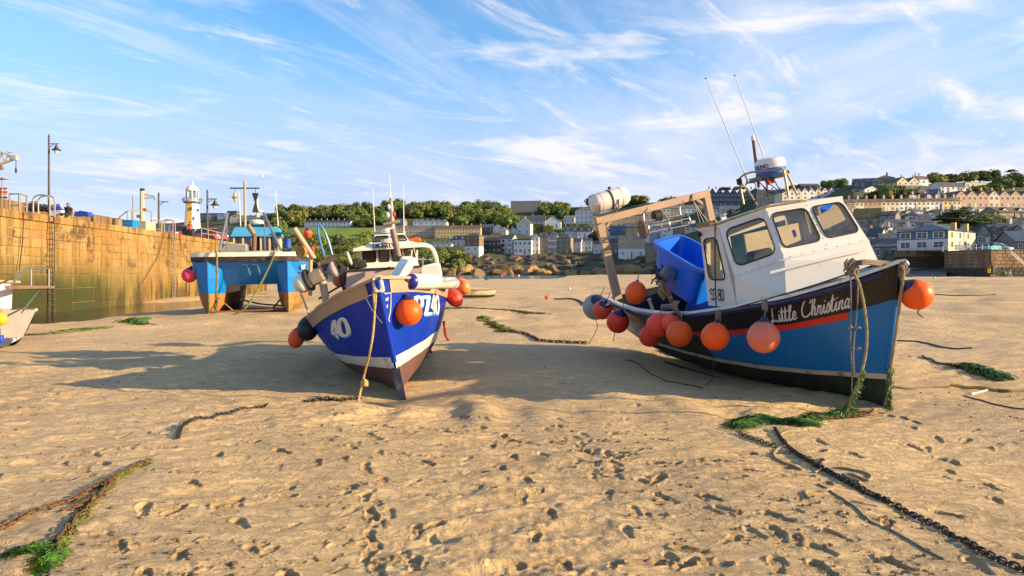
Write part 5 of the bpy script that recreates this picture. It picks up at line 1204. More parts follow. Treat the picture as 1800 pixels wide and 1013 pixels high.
q = r(451, 391, 0, -2.9); MB().lathe([(.2, -.1), (.28, -.06), (.29, .04), (.22, .1), (0, .12)], q, (0, 0, 1), 20).build('radar_dome', m_white, t3); MB().box(r(457, 372, 0, -2.9), (.2, .28, .1), ch=.02).build('scanner_head', m_white, t3); MB().tube([r(453, 382, 0, -2.9), r(452, 350, 0, -2.9)], .06, 8).build('scanner_post', m_white, t3)
MB().tube([r(436, 397, 0, -1.8), r(447, 413, 0, -1.6)], .10, 12).build('exhaust_pipe', M('pipe_tan', (.32, .22, .12), .6), t3); MB().tube([r(447, 413, 0, -1.6), r(446, 442, 0, -1.6)], .10, 12).build('exhaust_pipe', M('pipe_rust', (.16, .08, .05), .7), t3)
pots = MB()
for k in range(6):
    c_ = r(503 + 4 * (k % 4), 414 + 4 * (k // 4), 0, -2.4 - .3 * (k % 3)); pots.tube(spl([c_ + V(0, .22 * math.cos(a), .16 * math.sin(a)) for a in np.linspace(0, 3.14, 7)], 2), .02, 5)
pots.build('pot_hoops', M('hoop_pale', (.4, .42, .35), .7), None, label='pale lobster pot hoops stacked beside the blue roofed wheelhouse', cat='lobster pot')
MB().box(B3.rayw(503, 410, 0, -2.6), (.75, .7, .06)).build('green_net', M('net_seagreen', (.02, .22, .14), .9, bump=.8, bscale=20), None, label='green net lying over the pot hoops on the catamaran', cat='net')
bt = thing('barrel', 'small blue barrel on the deck of the catamaran', 'barrel', B3.rayw(505, 437, 0, -1.4)); MB().lathe([(.15, 0), (.165, .1), (.155, .25), (.165, .33), (.15, .35)], n=18).build('body', M('barrel_blue', (.01, .06, .35), .45), bt); MB().lathe([(.155, .35), (.155, .375), (.14, .38)], n=18).build('lid', M('barrel_blue', (.01, .06, .35), .45), bt)
yq = B3.w(-.4, -2.06, 2).y
buoy('bright pink red buoy on the left side of the catamaran', P(333, 484, yq), 13 * yq / F, MAGENTA, P(343, 462, yq), ax=(.35, 0, 1), group='buoys on the catamaran')
# ropes down from the bows to the sand
def rp_(label, pts, r_, mat): return MB().tube(spl(pts, 8), r_, 7).build('mooring_rope', mat, None, label=label, cat='rope')
yc = B3.w(.35, -1.3, 1).y; yc2 = B3.w(.35, 1.0, 1).y
m_weedy = M('rope_weedy', (.17, .15, .06), .9, var=.4, vscale=9, dirt=(.05, .09, .02), damt=.9, dscale=3)
rp_('weedy rope hanging down the left bow of the catamaran', [P(379, 437, yc), P(381, 455, yc - .1), P(381, 500, yc - .12), P(379, 540, yc - .1), P(377, 557, yc - .15)], .04, m_weedy)
rp_('long weedy rope slanting from the catamaran deck down to the left bow', [P(484, 437, yc2), P(477, 460, yc2 - .1), P(455, 505, yc2 - .4), P(437, 535, yc2 - .7), P(415, 552, yc - .2), P(385, 557, yc - .2)], .04, m_weedy)
rp_('green rope lying on the sand under the catamaran', [B3.w(-.8, -.4, .55), B3.w(-.9, .3, .35), B3.w(-.9, KY - .2, .25)], .035, m_rope_green)
# small punt drawn up between the hulls
t4 = thing('dinghy', 'dark punt with pale top strake seen between the catamaran hulls', 'dinghy', mat=Boat(-13.1, 32.5, -.30, -78, 0, 2).m)
H4 = Hull(3.0, .3, [0, .5, .8, 1], [0, 0, 0, .1], [1.25, 1.2, 1.25, 1.35], [.5, .62, .45, .05], [.4, .4, .55, .9])
build_each(H4.band(lambda t: 0, lambda t: .62, nt=16), 'hull_side', M('punt_black', (.02, .02, .022), .6), t4, 60); build_each(H4.band(lambda t: .62, lambda t: 1, nt=16), 'top_strake', M('punt_pale', (.35, .35, .36), .6, dirt=(.1, .1, .1), damt=.6), t4, 60); H4.transom().build('transom', M('punt_black', (.02, .02, .022), .6), t4)
# pale open dinghy lying far out on the sand
t5 = thing('dinghy', 'pale open dinghy lying on the weedy sand behind the royal blue boat', 'dinghy', mat=Boat(-3.0, 38.6, gz(-2.2, 38.2) + .04, 8, 0, -6).m)
H5 = Hull(2.0, .1, [0, .5, .8, 1], [0, 0, 0, .05], [.42, .38, .40, .45], [.42, .55, .48, .38], [.25, .25, .3, .4]); m_din = M('dinghy_cream', (.60, .55, .42), .5, dirt=(.25, .2, .1), damt=.5)
build_each(H5.band(lambda t: 0, lambda t: .3, nt=14), 'hull_bottom', M('dinghy_weedy', (.05, .07, .02), .9), t5, 60); build_each(H5.band(lambda t: .3, lambda t: 1, nt=14), 'hull_side', m_din, t5, 60); build_each(H5.rail(1, .03), 'gunwale', M('dinghy_wood', (.25, .15, .07), .6), t5); H5.transom().build('transom', m_din, t5)
build_each(H5.band(lambda t: .2, lambda t: 1, nt=14, inset=.92), 'inner_side', m_din, t5, 60); H5.outline(.15, 0, .98, .9).build('floor', m_din, t5); MB().box((1.0, 0, .3), (.22, 1.0, .03)).build('thwart', m_din, t5); MB().add([H5.pt(1, q, s_) for s_, q in ((-1, .1), (-1, 1), (1, 1), (1, .1))], [(0, 1, 2, 3)]).build('bow_board', m_din, t5, None)

# ------------------------------------------------------------------ grey boat cut by the left edge
YL = 14.6; B6 = Boat(-13.0, 14.9, -.05, -10, 0, -3)
t6 = thing('work_boat', 'grey and white work boat cut off by the left edge of the view', 'boat', mat=B6.m)
H6 = Hull(2.2, .05, [0, .5, .8, .93, 1], [0, 0, 0, .02, .03], [.80, .80, .82, .83, .84], [.8, .85, .84, .80, .74], [.22, .22, .24, .28, .34]); m_lg = M('work_boat_grey', (.27, .245, .235), .5, dirt=(.25, .2, .15), damt=.4)
build_each(H6.band(lambda t: 0, lambda t: .26, nt=16), 'hull_bottom', M('bottom_navy', (.03, .04, .09), .6, dirt=(.45, .43, .42), damt=.9, dscale=3, dlo=.5, dhi=.56), t6, 60); build_each(H6.band(lambda t: .26, lambda t: .36, nt=16), 'boot_stripe', M('stripe_tan', (.5, .36, .2), .6), t6, 60)
build_each(H6.band(lambda t: .36, lambda t: 1, nt=16), 'hull_side', m_lg, t6, 60); build_each(H6.rail(1, .035), 'gunwale', M('gunwale_buff', (.42, .33, .22), .6), t6)
for q0, q1_, mt in ((.0, .26, 'bottom_navy'), (.26, 1, 'work_boat_grey')): MB().add([H6.pt(1, q, s_) for s_, q in ((-1, q0), (-1, q1_), (1, q1_), (1, q0))], [(0, 1, 2, 3)]).build('bow_board', _mats[mt], t6, None)
H6.outline(.80, 0, .98, .95).build('deck', m_lg, t6)
MB().box((1.25, 0, 1.14), (1.1, 1.2, .64), ch=.05).build('cuddy', m_white, t6); MB().box((1.25, 0, 1.46), (1.25, 1.35, .05)).build('cuddy_roof', M('roof_buff', (.40, .26, .12), .7), t6); MB().ball((1.15, -.2, 1.55), .15, sc=(1, 1, .6)).build('covered_lamp', M('cover_grey', (.3, .28, .3), .8), t6)
MB().tube(spl([(1.55, -.5, 1.2), (1.66, -.52, 1.05), (1.62, -.5, .9), (1.55, -.5, .86)], 5), .02, 8).build('hose_loop', m_white, t6)
MB().prism([(0, 0), (.16, .02), (.10, .42), (.02, .5)], (2.22, -.72, .42), (1, 0, 0), (0, 0, 1), .1).build('anchor_plate', M('plate_bluegrey', (.25, .26, .32), .5), t6)
yy = B6.w(1.6, -.8, 1).y
gw = thing('gangway', 'brown gangway plank with metal handrails reaching from the grey boat to the pier ladder', 'gangway', P(20, 505, yy))
a, b = V(0, 0, 0), P(88, 505, yy + 6) - P(20, 505, yy); MB().bar(a, b, .22, .07).build('plank', M('plank_brown', (.23, .13, .08), .8, var=.3, vscale=8), gw)
rs = MB(); A_ = [P(20, 501, yy), P(45, 472, yy + 2), P(55, 472, yy + 3), P(86, 472, yy + 6)]; o_ = P(20, 505, yy)
rs.tube([q - o_ for q in A_], .022, 6); rs.tube([P(55, 472, yy + 3) - o_, P(55, 503, yy + 3) - o_], .022, 6); rs.tube([P(86, 472, yy + 6) - o_, P(86, 503, yy + 6) - o_], .022, 6); rs.tube([P(38, 550, yy + .2) - o_, P(69, 509, yy + 4) - o_], .02, 6); build_each(rs, 'handrail', m_steel, gw)
buoy('yellow buoy on the side of the grey work boat', P(0, 561, YL - .6), .135, buoy_mat('buoy_yellow', (.85, .42, .02)), P(2, 540, YL - .4), group='buoys on the grey work boat', tail=[P(1, 588, YL - .6)])
MB().box(P(1, 596, YL - .55), (.1, .1, .16), ch=.02).build('blue_float', M('float_blue', (.01, .06, .45), .5), None, label='small blue float hanging below the yellow buoy', cat='float')
# ------------------------------------------------------------------ stone pier on the left
pd = Vector((WDX, 1, 0)).normalized(); pn = Vector((1, -WDX, 0)).normalized()       # along the wall, out of the wall
PW0 = Vector((WX0, WY0, 0)); S_END = 48.7 * math.sqrt(1 + WDX ** 2)
def pw(s_, out=0.0, z=0.0): return PW0 + pd * s_ + pn * out + Vector((0, 0, z))
def s_px(px):
    k = (px - CX) / F; Y = (WX0 - WDX * WY0) / (k - WDX); return (Y - WY0) * math.sqrt(1 + WDX ** 2)
def stone_material(name, base, algae):
    m = bpy.data.materials.new(name); m.use_nodes = True; N, L = m.node_tree.nodes, m.node_tree.links; b = N['Principled BSDF']; b.inputs['Roughness'].default_value = .85; b.inputs['Specular IOR Level'].default_value = .3
    g = N.new('ShaderNodeNewGeometry'); sp_n = N.new('ShaderNodeSeparateXYZ'); L.new(g.outputs['Position'], sp_n.inputs[0])
    def noise(sc, st, det=6, ro=.6):
        mp = N.new('ShaderNodeMapping'); mp.inputs['Scale'].default_value = st; L.new(g.outputs['Position'], mp.inputs[0]); n = N.new('ShaderNodeTexNoise'); n.inputs['Scale'].default_value = sc; n.inputs['Detail'].default_value = det; n.inputs['Roughness'].default_value = ro; L.new(mp.outputs[0], n.inputs[0]); return n.outputs[0]
    def rmp(v, a, c, lo=0., hi=1.):
        r_ = N.new('ShaderNodeMapRange'); r_.interpolation_type = 'SMOOTHSTEP'
        for i, q in enumerate((a, c, lo, hi)): r_.inputs[i + 1].default_value = q
        L.new(v, r_.inputs[0]); return r_.outputs[0]
    def mix(f, a, c):
        x = N.new('ShaderNodeMix'); x.data_type = 'RGBA'
        if isinstance(f, float): x.inputs[0].default_value = f
        else: L.new(f, x.inputs[0])
        for i, q in ((6, a), (7, c)):
            if isinstance(q, tuple): x.inputs[i].default_value = (*q, 1)
            else: L.new(q, x.inputs[i])
        return x.outputs[2]
    def mul(a, c):
        x = N.new('ShaderNodeMath'); x.operation = 'MULTIPLY'
        for i, q in enumerate((a, c)):
            if isinstance(q, float): x.inputs[i].default_value = q
            else: L.new(q, x.inputs[i])
        return x.outputs[0]
    oi = N.new('ShaderNodeObjectInfo')
    c = mix(rmp(noise(.55, (1, 1, .6)), .35, .68), base, (base[0] * .60, base[1] * .50, base[2] * .42))
    c = mix(mul(rmp(oi.outputs['Random'], .3, 1.), .6), c, (base[0] * .9, base[1] * .62, base[2] * .42))
    c = mix(rmp(noise(9, (1, 1, 1), 8, .7), .50, .78, 0, .5), c, (base[0] * .35, base[1] * .33, base[2] * .3))
    c = mix(mul(rmp(noise(1.0, (1.6, 1.6, .07), 7, .7), .46, .66), .75), c, (.085, .042, .010))          # rust-brown runs down the face
    if algae:
        zb_ = rmp(sp_n.outputs[2], 2.6, -.4); band = mul(rmp(noise(.45, (1, 1, .35), 6, .65), .36, .60), zb_)
        c = mix(mul(band, .85), c, (.16, .135, .022))
        lo_ = mul(rmp(sp_n.outputs[2], 2.9, .3), rmp(noise(.8, (1.2, 1.2, .16), 6, .7), .30, .44)); left = rmp(sp_n.outputs[1], 52., 38.)
        c = mix(mul(mul(lo_, left), .95), c, (.018, .04, .006))
        c = mix(mul(rmp(noise(.5, (1.5, 1.5, .25), 6, .65), .40, .58), mul(rmp(sp_n.outputs[2], .9, -.1), .8)), c, (.045, .038, .014))
        c = mix(mul(rmp(noise(1.3, (1, 1, .10), 5, .6), .50, .60), mul(rmp(sp_n.outputs[2], 1.7, .4), .85)), c, (.05, .038, .014))
        c = mix(mul(rmp(noise(.7, (1, 1, 1.3), 5, .6), .54, .66), mul(rmp(sp_n.outputs[2], 1.4, 2.4), .75)), c, (.045, .036, .026))
    L.new(c, b.inputs['Base Color'])
    bp = N.new('ShaderNodeBump'); bp.inputs['Strength'].default_value = .9; bp.inputs['Distance'].default_value = .06; L.new(noise(6, (1, 1, 1), 8, .65), bp.inputs['Height']); L.new(bp.outputs[0], b.inputs['Normal'])
    return m
m_pier = stone_material('pier_granite', (.37, .255, .09), True); m_para = stone_material('parapet_granite', (.26, .175, .085), False)
m_joint = M('pier_joint', (.30, .20, .095), .95, var=.3, vscale=2)
pier = thing('harbour_pier', 'long stone block pier with green weedy foot on the left', 'pier', mat=Matrix(((pd.x, pn.x, 0, WX0), (pd.y, pn.y, 0, WY0), (0, 0, 1, 0), (0, 0, 0, 1))))
# pier-local: x along the wall, y out towards the sand, z up
s0, s1 = -22.0, S_END
mb = MB(); WD = 16.0; mb.box(((s0 + s1) / 2, -WD / 2 - .022, (PIER_TOP - .08 - 2.5) / 2), (s1 - s0, WD, PIER_TOP - .08 + 2.5)); mb.build('core', m_joint, pier)
MB().box(((s0 + s1) / 2, -WD / 2 - .3, PIER_TOP - .04), (s1 - s0 - .1, WD - .6, .06)).build('quay_surface', M('quay_surface', (.25, .21, .16), .9, var=.2), pier)
MB().box(((s0 + 34) / 2, -10.4, (PIER_TOP + 6.78) / 2), (34 - s0, 1.2, 6.78 - PIER_TOP)).build('parapet', m_para, pier)
MB().box((-14, -9.0, (PIER_TOP + 6.0) / 2), (7, 2.4, 6.0 - PIER_TOP)).build('parapet_plinth', m_para, pier)
bm_ = MB().box((0, 0, 0), (1, 1, 1), ch=.0).mesh('stone_block')
def block_mesh(L_, h_):
    return MB().box((0, 0, 0), (L_ - (.035 if h_ < .6 else .018), .34, h_ - (.03 if h_ < .6 else .016)), ch=.016).mesh('stone_block', m_pier, 30)
rngp = random.Random(4); cache = {}
zt_ = PIER_TOP; courses = [.42] + [.46] * 6 + [.80, .84, .9, .9]
sa, sb_ = s_px(-60), s_px(372); nb = 0; extra = MB()
for ci, h_ in enumerate(courses):
    zc = zt_ - h_ / 2; zt_ -= h_; x = s0 + rngp.uniform(0, 1)
    Lm = 1.25 if ci < 7 else 3.2
    while x < s1 - .3:
        L_ = round(rngp.uniform(.75, 1.35) * Lm / .2) * .2; L_ = min(L_, s1 - x) if s1 - x > .5 else s1 - x; c_ = x + L_ / 2; proud = rngp.uniform(-.012, .045) + (.05 if ci == 0 else 0)
        if sa < c_ < sb_ and nb < 296 and L_ > .5:
            k = (round(L_, 1), h_)
            if k not in cache: cache[k] = block_mesh(*k)
            link('stone_block', cache[k], pier, (c_, -.17 + proud, zc), (rngp.uniform(-.006, .006), 0, rngp.uniform(-.006, .006))); nb += 1
        else: extra.box((c_, -.17 + proud, zc), (L_ - .03, .34, h_ - .028), ch=.022)
        x += L_
extra.build('far_blocks', m_pier, pier, 30, kind='stuff')
# end of the pier: pale rendered face towards the water
for k in range(5): MB().box((s1 + .1, -3 - k * 2.9, 2.0), (.3, 2.84, 5.3), ch=.03).build('end_slab', M('render_yellow', (.36, .25, .09), .85, var=.15, dirt=(.3, .2, .07), damt=.5, dscale=.8), pier)

m_lad = M('ladder_iron', (.11, .09, .07), .7, metal=.4, var=.3, dirt=(.16, .07, .02), damt=.6, dscale=5); m_galv = M('galvanised', (.40, .35, .28), .5, metal=.6, dirt=(.25, .15, .07), damt=.5, dscale=4)
def ladder(label, s_, z0, mat):
    t = thing('ladder', label, 'ladder', group='iron ladders on the pier wall', mat=Matrix(((pd.x, pn.x, 0, pw(s_).x), (pd.y, pn.y, 0, pw(s_).y), (0, 0, 1, 0), (0, 0, 0, 1))))
    for y_ in (-.24, .24): MB().bar((y_, .16, z0), (y_, .16, PIER_TOP), .07, .03, up=(0, 1, 0)).build('rail', mat, t)
    k = 0; z = z0 + .2
    rg = MB().tube([(-.24, .16, 0), (.24, .16, 0)], .018, 6).mesh('rung', mat, 40)
    while z < PIER_TOP: link('rung', rg, t, (0, 0, z)); z += .3
    for y_ in (-.24, .24): MB().tube(spl([(y_, .16, PIER_TOP - .1), (y_, .16, PIER_TOP + .75), (y_, .05, PIER_TOP + 1.0), (y_, -.35, PIER_TOP + 1.05), (y_, -.62, PIER_TOP + .9), (y_, -.66, PIER_TOP + .6), (y_, -.66, PIER_TOP - .05)], 5), .04, 8).build('hand_hoop', m_galv, t)
ladder('weed covered iron ladder with tall hoops near the left end of the pier', s_px(86), -.7, m_lad); ladder('pale iron ladder with hoops farther along the pier beside the rust stain', s_px(302), -.6, m_galv)

def lamp_post(label, px, ytop, Y, ht_px, lamp=True, armdir=1):
    top = P(px, ytop, Y); base = Vector((top.x, top.y, PIER_TOP)); t = thing('lamp_post', label, 'lamp post', base, group='lamp posts on the pier'); h_ = top.z - PIER_TOP; s_ = Y / F
    mm = M('lamp_iron', (.07, .055, .045), .6, var=.3, dirt=(.18, .1, .05), damt=.5, dscale=6)
    MB().tube([(0, 0, 0), (0, 0, h_ * .35), (0, 0, h_)], [4.2 * s_ / 2, 3.6 * s_ / 2, 3.0 * s_ / 2], 10).build('post', mm, t); MB().lathe([(.10, 0), (.12, .1), (.08, .6), (.05, .65)], n=12).build('base', mm, t); MB().lathe([(2.2 * s_, 0), (1.0 * s_, 3 * s_), (.2 * s_, 6 * s_)], (0, 0, h_), n=8).build('finial', mm, t)
    az = h_ - 12 * s_; MB().tube([(0, 0, az), (17 * s_ * armdir, 0, az)], .8 * s_, 8).build('arm', mm, t); MB().tube(spl([(0, 0, az - 6 * s_), (6 * s_ * armdir, 0, az - 3 * s_), (9 * s_ * armdir, 0, az)], 4), .6 * s_, 6).build('scroll', mm, t)
    if lamp:
        lx = 13 * s_ * armdir; ln_ = MB().lathe([(1 * s_, 0), (1.5 * s_, -4 * s_), (3 * s_, -5 * s_), (3.2 * s_, -8 * s_), (7.6 * s_, -10.5 * s_), (7.6 * s_, -11.3 * s_)], (lx, 0, az), n=14).build('lamp_shade', M('lamp_black', (.02, .02, .024), .5), t, 40)
        MB().lathe([(3.6 * s_, -11 * s_), (3.6 * s_, -14 * s_), (1.8 * s_, -17 * s_), (.3 * s_, -17.5 * s_)], (lx, 0, az), n=12).build('lamp_glass', M('lamp_glass', (.55, .55, .52), .15), ln_, 40)
lamp_post('tallest lamp post with rusty pole near the left edge of the pier', 86, 241, 46, 130); lamp_post('middle lamp post without a lamp between the pier crane and the lighthouse', 279, 343, 66, 60, lamp=False); lamp_post('lamp post standing just right of the lighthouse', 364.5, 338, 70, 50)

# lighthouse ------------------------------------------------------------------
Yl = 84.0; s_ = Yl / F; lb = P(338, 410, Yl); lb.z = PIER_TOP; zz_ = lambda py: P(338, py, Yl).z - PIER_TOP
lh = thing('lighthouse', 'small white and yellow lighthouse with domed lantern at the end of the pier', 'lighthouse', lb, rz=RAD(45))
m_lw = M('lighthouse_white', (.78, .74, .66), .6, dirt=(.4, .3, .18), damt=.4, dscale=1.6, dlo=.56, dhi=.75); m_ly = M('lighthouse_yellow', (.74, .44, .03), .6, dirt=(.55, .3, .03), damt=.5, dscale=2)
def oct_(r0_, z0_, r1_, z1_, nm, mt, faces=range(8)):
    for k in faces:
        a0_, a1_ = RAD(22.5 + 45 * k), RAD(67.5 + 45 * k)
        MB().add([(r0_ * math.cos(a0_), r0_ * math.sin(a0_), z0_), (r0_ * math.cos(a1_), r0_ * math.sin(a1_), z0_), (r1_ * math.cos(a1_), r1_ * math.sin(a1_), z1_), (r1_ * math.cos(a0_), r1_ * math.sin(a0_), z1_)], [(0, 1, 2, 3)]).build(nm, mt, lh, None)
oct_(14.5 * s_, 0, 13.6 * s_, zz_(403), 'base_panel', M('lighthouse_base_stone', (.45, .35, .22), .8))
for k in range(8): oct_(13.4 * s_, zz_(403), 10.4 * s_, zz_(357), 'tower_panel', m_ly if k in (4, ) else m_lw, (k,))
MB().lathe([(10.4 * s_, zz_(359)), (16.2 * s_, zz_(356)), (16.4 * s_, zz_(354.5)), (10 * s_, zz_(354.5))], n=8).build('gallery', M('gallery_grey', (.22, .20, .17), .7), lh, 20)
rl = MB(); rl.tube([(16 * s_ * math.cos(a), 16 * s_ * math.sin(a), zz_(349.5)) for a in np.linspace(0, 6.283, 25)[:-1]], .03, 5, closed=True); rl.tube([(16 * s_ * math.cos(a), 16 * s_ * math.sin(a), zz_(352)) for a in np.linspace(0, 6.283, 25)[:-1]], .02, 5, closed=True)
for k in range(14): a = k * 6.283 / 14; rl.tube([(16 * s_ * math.cos(a), 16 * s_ * math.sin(a), zz_(354.5)), (16 * s_ * math.cos(a), 16 * s_ * math.sin(a), zz_(349.5))], .025, 5)
rl.build('gallery_rail', M('rail_dark', (.12, .12, .12), .6), lh)
oct_(9.6 * s_, zz_(355), 9.6 * s_, zz_(349), 'lantern_base', m_lw)
for k in range(8):
    a = RAD(22.5 + 45 * k); MB().tube([(9.5 * s_ * math.cos(a), 9.5 * s_ * math.sin(a), zz_(349)), (9.5 * s_ * math.cos(a), 9.5 * s_ * math.sin(a), zz_(336))], .07, 6).build('lantern_post', m_lw, lh)
oct_(9.2 * s_, zz_(349), 9.2 * s_, zz_(336), 'lantern_pane', glass_mat('lantern_glass', (.7, .75, .78))); MB().lathe([(2.5 * s_, zz_(349)), (3 * s_, zz_(342)), (2 * s_, zz_(338))], n=12).build('lens', M('lens', (.5, .5, .45), .2), lh)
MB().lathe([(11 * s_, zz_(336)), (11 * s_, zz_(335)), (9.6 * s_, zz_(331)), (6.5 * s_, zz_(327.5)), (2.4 * s_, zz_(326)), (1.8 * s_, zz_(324)), (2.5 * s_, zz_(322.5)), (1.8 * s_, zz_(320)), (.3 * s_, zz_(319))], n=24).build('dome', m_lw, lh, 50)
for y_, a in ((368, -120), (370, -60), (385, -100)): MB().box((11.6 * s_ * math.cos(RAD(a)), 11.6 * s_ * math.sin(RAD(a)), zz_(y_)), (.2, .2, .35)).build('window', m_dark, lh)

# cranes ------------------------------------------------------------------------
def crane(label, px, ytop, ybase, Y, tip, mat):
    b = P(px, ybase, Y); b.z = PIER_TOP; t = thing('hand_crane', label, 'crane', b, group='small cranes on the pier'); T = P(px, ytop, Y) - b; tp = P(*tip, Y) - b; s_ = Y / F
    MB().tube([(0, 0, 0), T], 4 * s_, 8).build('column', mat, t); MB().box(T + V(0, 0, 2 * s_), (6 * s_, 6 * s_, 5 * s_), ch=.03).build('head', m_dark, t)
    j = MB(); a = T - V(0, 0, 4 * s_); c_ = T - V(0, 0, 14 * s_); j.bar(a, tp, .09); j.bar(c_, tp - V(0, 0, 1 * s_), .09)
    for k in range(1, 5): j.bar(a.lerp(tp, k / 5), c_.lerp(tp - V(0, 0, 1 * s_), k / 5 + .08), .05)
    j.build('jib', mat, t); MB().tube([tp, tp - V(0, 0, 7 * s_)], .03, 6).build('hook', m_dark, t)
    for z0, dx in ((.45, -6), (.6, 5)): MB().box(T * z0 + V(dx * s_, 0, 0), (6 * s_, 6 * s_, 5 * s_), ch=.03).build('winch', M('winch_brown', (.25, .18, .12), .7), t)
    return t
m_crn = M('crane_buff', (.50, .41, .28), .6, dirt=(.25, .14, .06), damt=.5, dscale=3)
crane('buff column crane with lattice jib standing on a concrete block', 250, 336, 400, 60, (271, 345), m_crn)
cb = P(-14, 330, 42); cb.z = PIER_TOP; t = thing('hand_crane', 'buff crane jib with a hanging hook reaching in from the left edge', 'crane', cb, group='small cranes on the pier'); q = lambda x, y: P(x, y, 42) - cb
MB().tube([(0, 0, 0), q(-14, 270)], .14, 8).build('column', m_crn, t); j = MB(); j.bar(q(-14, 262), q(27, 277), .10); j.bar(q(-14, 294), q(27, 279), .12)
for a, b in ((q(-5, 289), q(3, 270)), (q(3, 270), q(8, 285)), (q(8, 285), q(14, 273)), (q(14, 273), q(20, 280))): j.bar(a, b, .06)
j.build('jib', m_crn, t); MB().tube([q(28, 278), q(28, 296)], .02, 6).build('fall_rope', m_dark, t); MB().lathe([(.02, 0), (.06, .1), (.05, .3), (.02, .38)], q(28, 305), (0, 0, 1), 10).build('hook', m_dark, t); MB().lathe([(.17, -.1), (.17, .1)], q(1, 294), (0, 1, 0), 16).build('sheave', M('winch_brown', (.25, .18, .12), .7), t); MB().box(q(27, 278), (.25, .2, .3), ch=.03).build('jib_head', m_crn, t)
# gull bodies
def gull(label, c, L_, rz, flying=False):
    t = thing('seagull', label, 'bird', c, rz); mw = M('gull_white', (.75, .72, .68), .7); mg = M('gull_grey', (.3, .3, .32), .7)
    MB().tube(spl([(-.5 * L_, 0, .02 * L_), (-.25 * L_, 0, 0), (0, 0, 0), (.25 * L_, 0, .05 * L_), (.4 * L_, 0, .2 * L_), (.5 * L_, 0, .22 * L_)], 4), [.03 * L_ + .12 * L_ * math.sin(math.pi * min(1, i / 17)) for i in range(21)], 8).build('body', mw, t, 60)
    MB().tube([(.5 * L_, 0, .22 * L_), (.62 * L_, 0, .19 * L_)], [.03 * L_, .01 * L_], 6).build('beak', M('gull_beak', (.6, .35, .03), .5), t)
    for sd_ in (-1, 1):
        w = [(.15 * L_, sd_ * .06 * L_, .06 * L_), (.1 * L_, sd_ * .5 * L_, .3 * L_), (-.2 * L_, sd_ * 1.0 * L_, .2 * L_), (-.15 * L_, sd_ * .06 * L_, .06 * L_)] if flying else [(.2 * L_, sd_ * .11 * L_, .06 * L_), (.0, sd_ * .14 * L_, .08 * L_), (-.6 * L_, sd_ * .04 * L_, .0), (-.1 * L_, sd_ * .13 * L_, -.06 * L_)]
        MB().add(w + [(a, b, c_ - .03 * L_) for a, b, c_ in w], [(0, 1, 2, 3), (7, 6, 5, 4), (0, 4, 5, 1), (1, 5, 6, 2), (2, 6, 7, 3), (3, 7, 4, 0)]).build('wing', mg if not flying else mw, t, None)
    if not flying:
        for sd_ in (-1, 1): MB().tube([(0, sd_ * .05 * L_, -.08 * L_), (.02 * L_, sd_ * .05 * L_, -.28 * L_)], .015 * L_, 5).build('leg', M('gull_beak', (.6, .35, .03), .5), t)
gull('white gull perched on the crane jib at the left edge', P(17, 268, 42) , .42, RAD(170)); gull('white gull flying above the catamaran mast', P(460, 310, 60), .35, RAD(30), True)

# railings, boxes and gear on the pier
def railing(label, pts, mat, posts=True, r_=.03, base_z=None, mid=True):
    o = Vector(pts[0]); o.z = PIER_TOP; t = thing('railing', label, 'railing', o, group='railings on the pier'); q = [Vector(p) - o for p in pts]
    MB().tube(q, r_, 6).build('top_rail', mat, t)
    if mid: MB().tube([p - V(0, 0, (p.z) * .5) for p in q], r_ * .8, 6).build('mid_rail', mat, t)
    for p in q: MB().tube([p, V(p.x, p.y, 0)], r_, 6).build('post', mat, t)
m_rl = M('railing_grey', (.25, .22, .19), .6, var=.2)
railing('brown frame rail near the left edge of the pier', [P(17, 341, 38), P(34, 341, 38), P(47, 344, 39)], m_rl, r_=.05); railing('grey guard rail with sloping end around the pier crane', [P(208, 384, 58), P(224, 371, 58), P(232, 370, 59), P(250, 371, 60), P(266, 372, 61)], m_rl, r_=.05)
railing('low grey rail in front of the lighthouse', [P(267, 388, 60), P(283, 388, 62)], m_rl, r_=.045); railing('grey rail on the pier between the lighthouse and the catamaran', [P(354, 401, 62), P(366, 404, 63), P(381, 408, 65), P(398, 411, 67)], m_rl, r_=.05)
pole = MB().tube([P(234, 344, 62), Vector((*P(234, 344, 62).xy, PIER_TOP))], .06, 6).build('pole', m_rl, None, label='thin grey pole standing left of the pier crane', cat='pole')
def tubbox(name, label, px0, px1, y0, y1, Y, dep, mat, cat, taper=.0, lidm=None):
    c = P((px0 + px1) / 2, y1, Y); w_ = (px1 - px0) * Y / F; h_ = (y1 - y0) * Y / F; z = max(PIER_TOP, c.z); ext = c.z - PIER_TOP
    t = thing(name, label, cat, (c.x, Y, PIER_TOP)); h_ = h_ + max(ext, 0)
    k = 1 - taper; v = [(-w_ / 2 * k, -dep / 2 * k, 0), (w_ / 2 * k, -dep / 2 * k, 0), (w_ / 2 * k, dep / 2 * k, 0), (-w_ / 2 * k, dep / 2 * k, 0), (-w_ / 2, -dep / 2, h_), (w_ / 2, -dep / 2, h_), (w_ / 2, dep / 2, h_), (-w_ / 2, dep / 2, h_)]
    MB().add(v, [(3, 2, 1, 0), (0, 1, 5, 4), (1, 2, 6, 5), (2, 3, 7, 6), (3, 0, 4, 7), (4, 5, 6, 7)]).build('body', mat, t, None)
    rm = MB(); 
    for a, b in ((4, 5), (5, 6), (6, 7), (7, 4)): rm.bar(v[a], v[b], .06, .08)
    rm.build('rim', lidm or mat, t)
tubbox('fish_tub', 'blue fish tub on the pier left of the crane block', 214, 239, 388.5, 400, 57, 1.0, M('tub_azure', (.01, .20, .48), .5), 'tub', .06); tubbox('concrete_block', 'pale concrete block under the pier crane', 240, 265, 391, 404, 59.5, 1.6, M('concrete_pale', (.45, .38, .26), .85, var=.2), 'block')
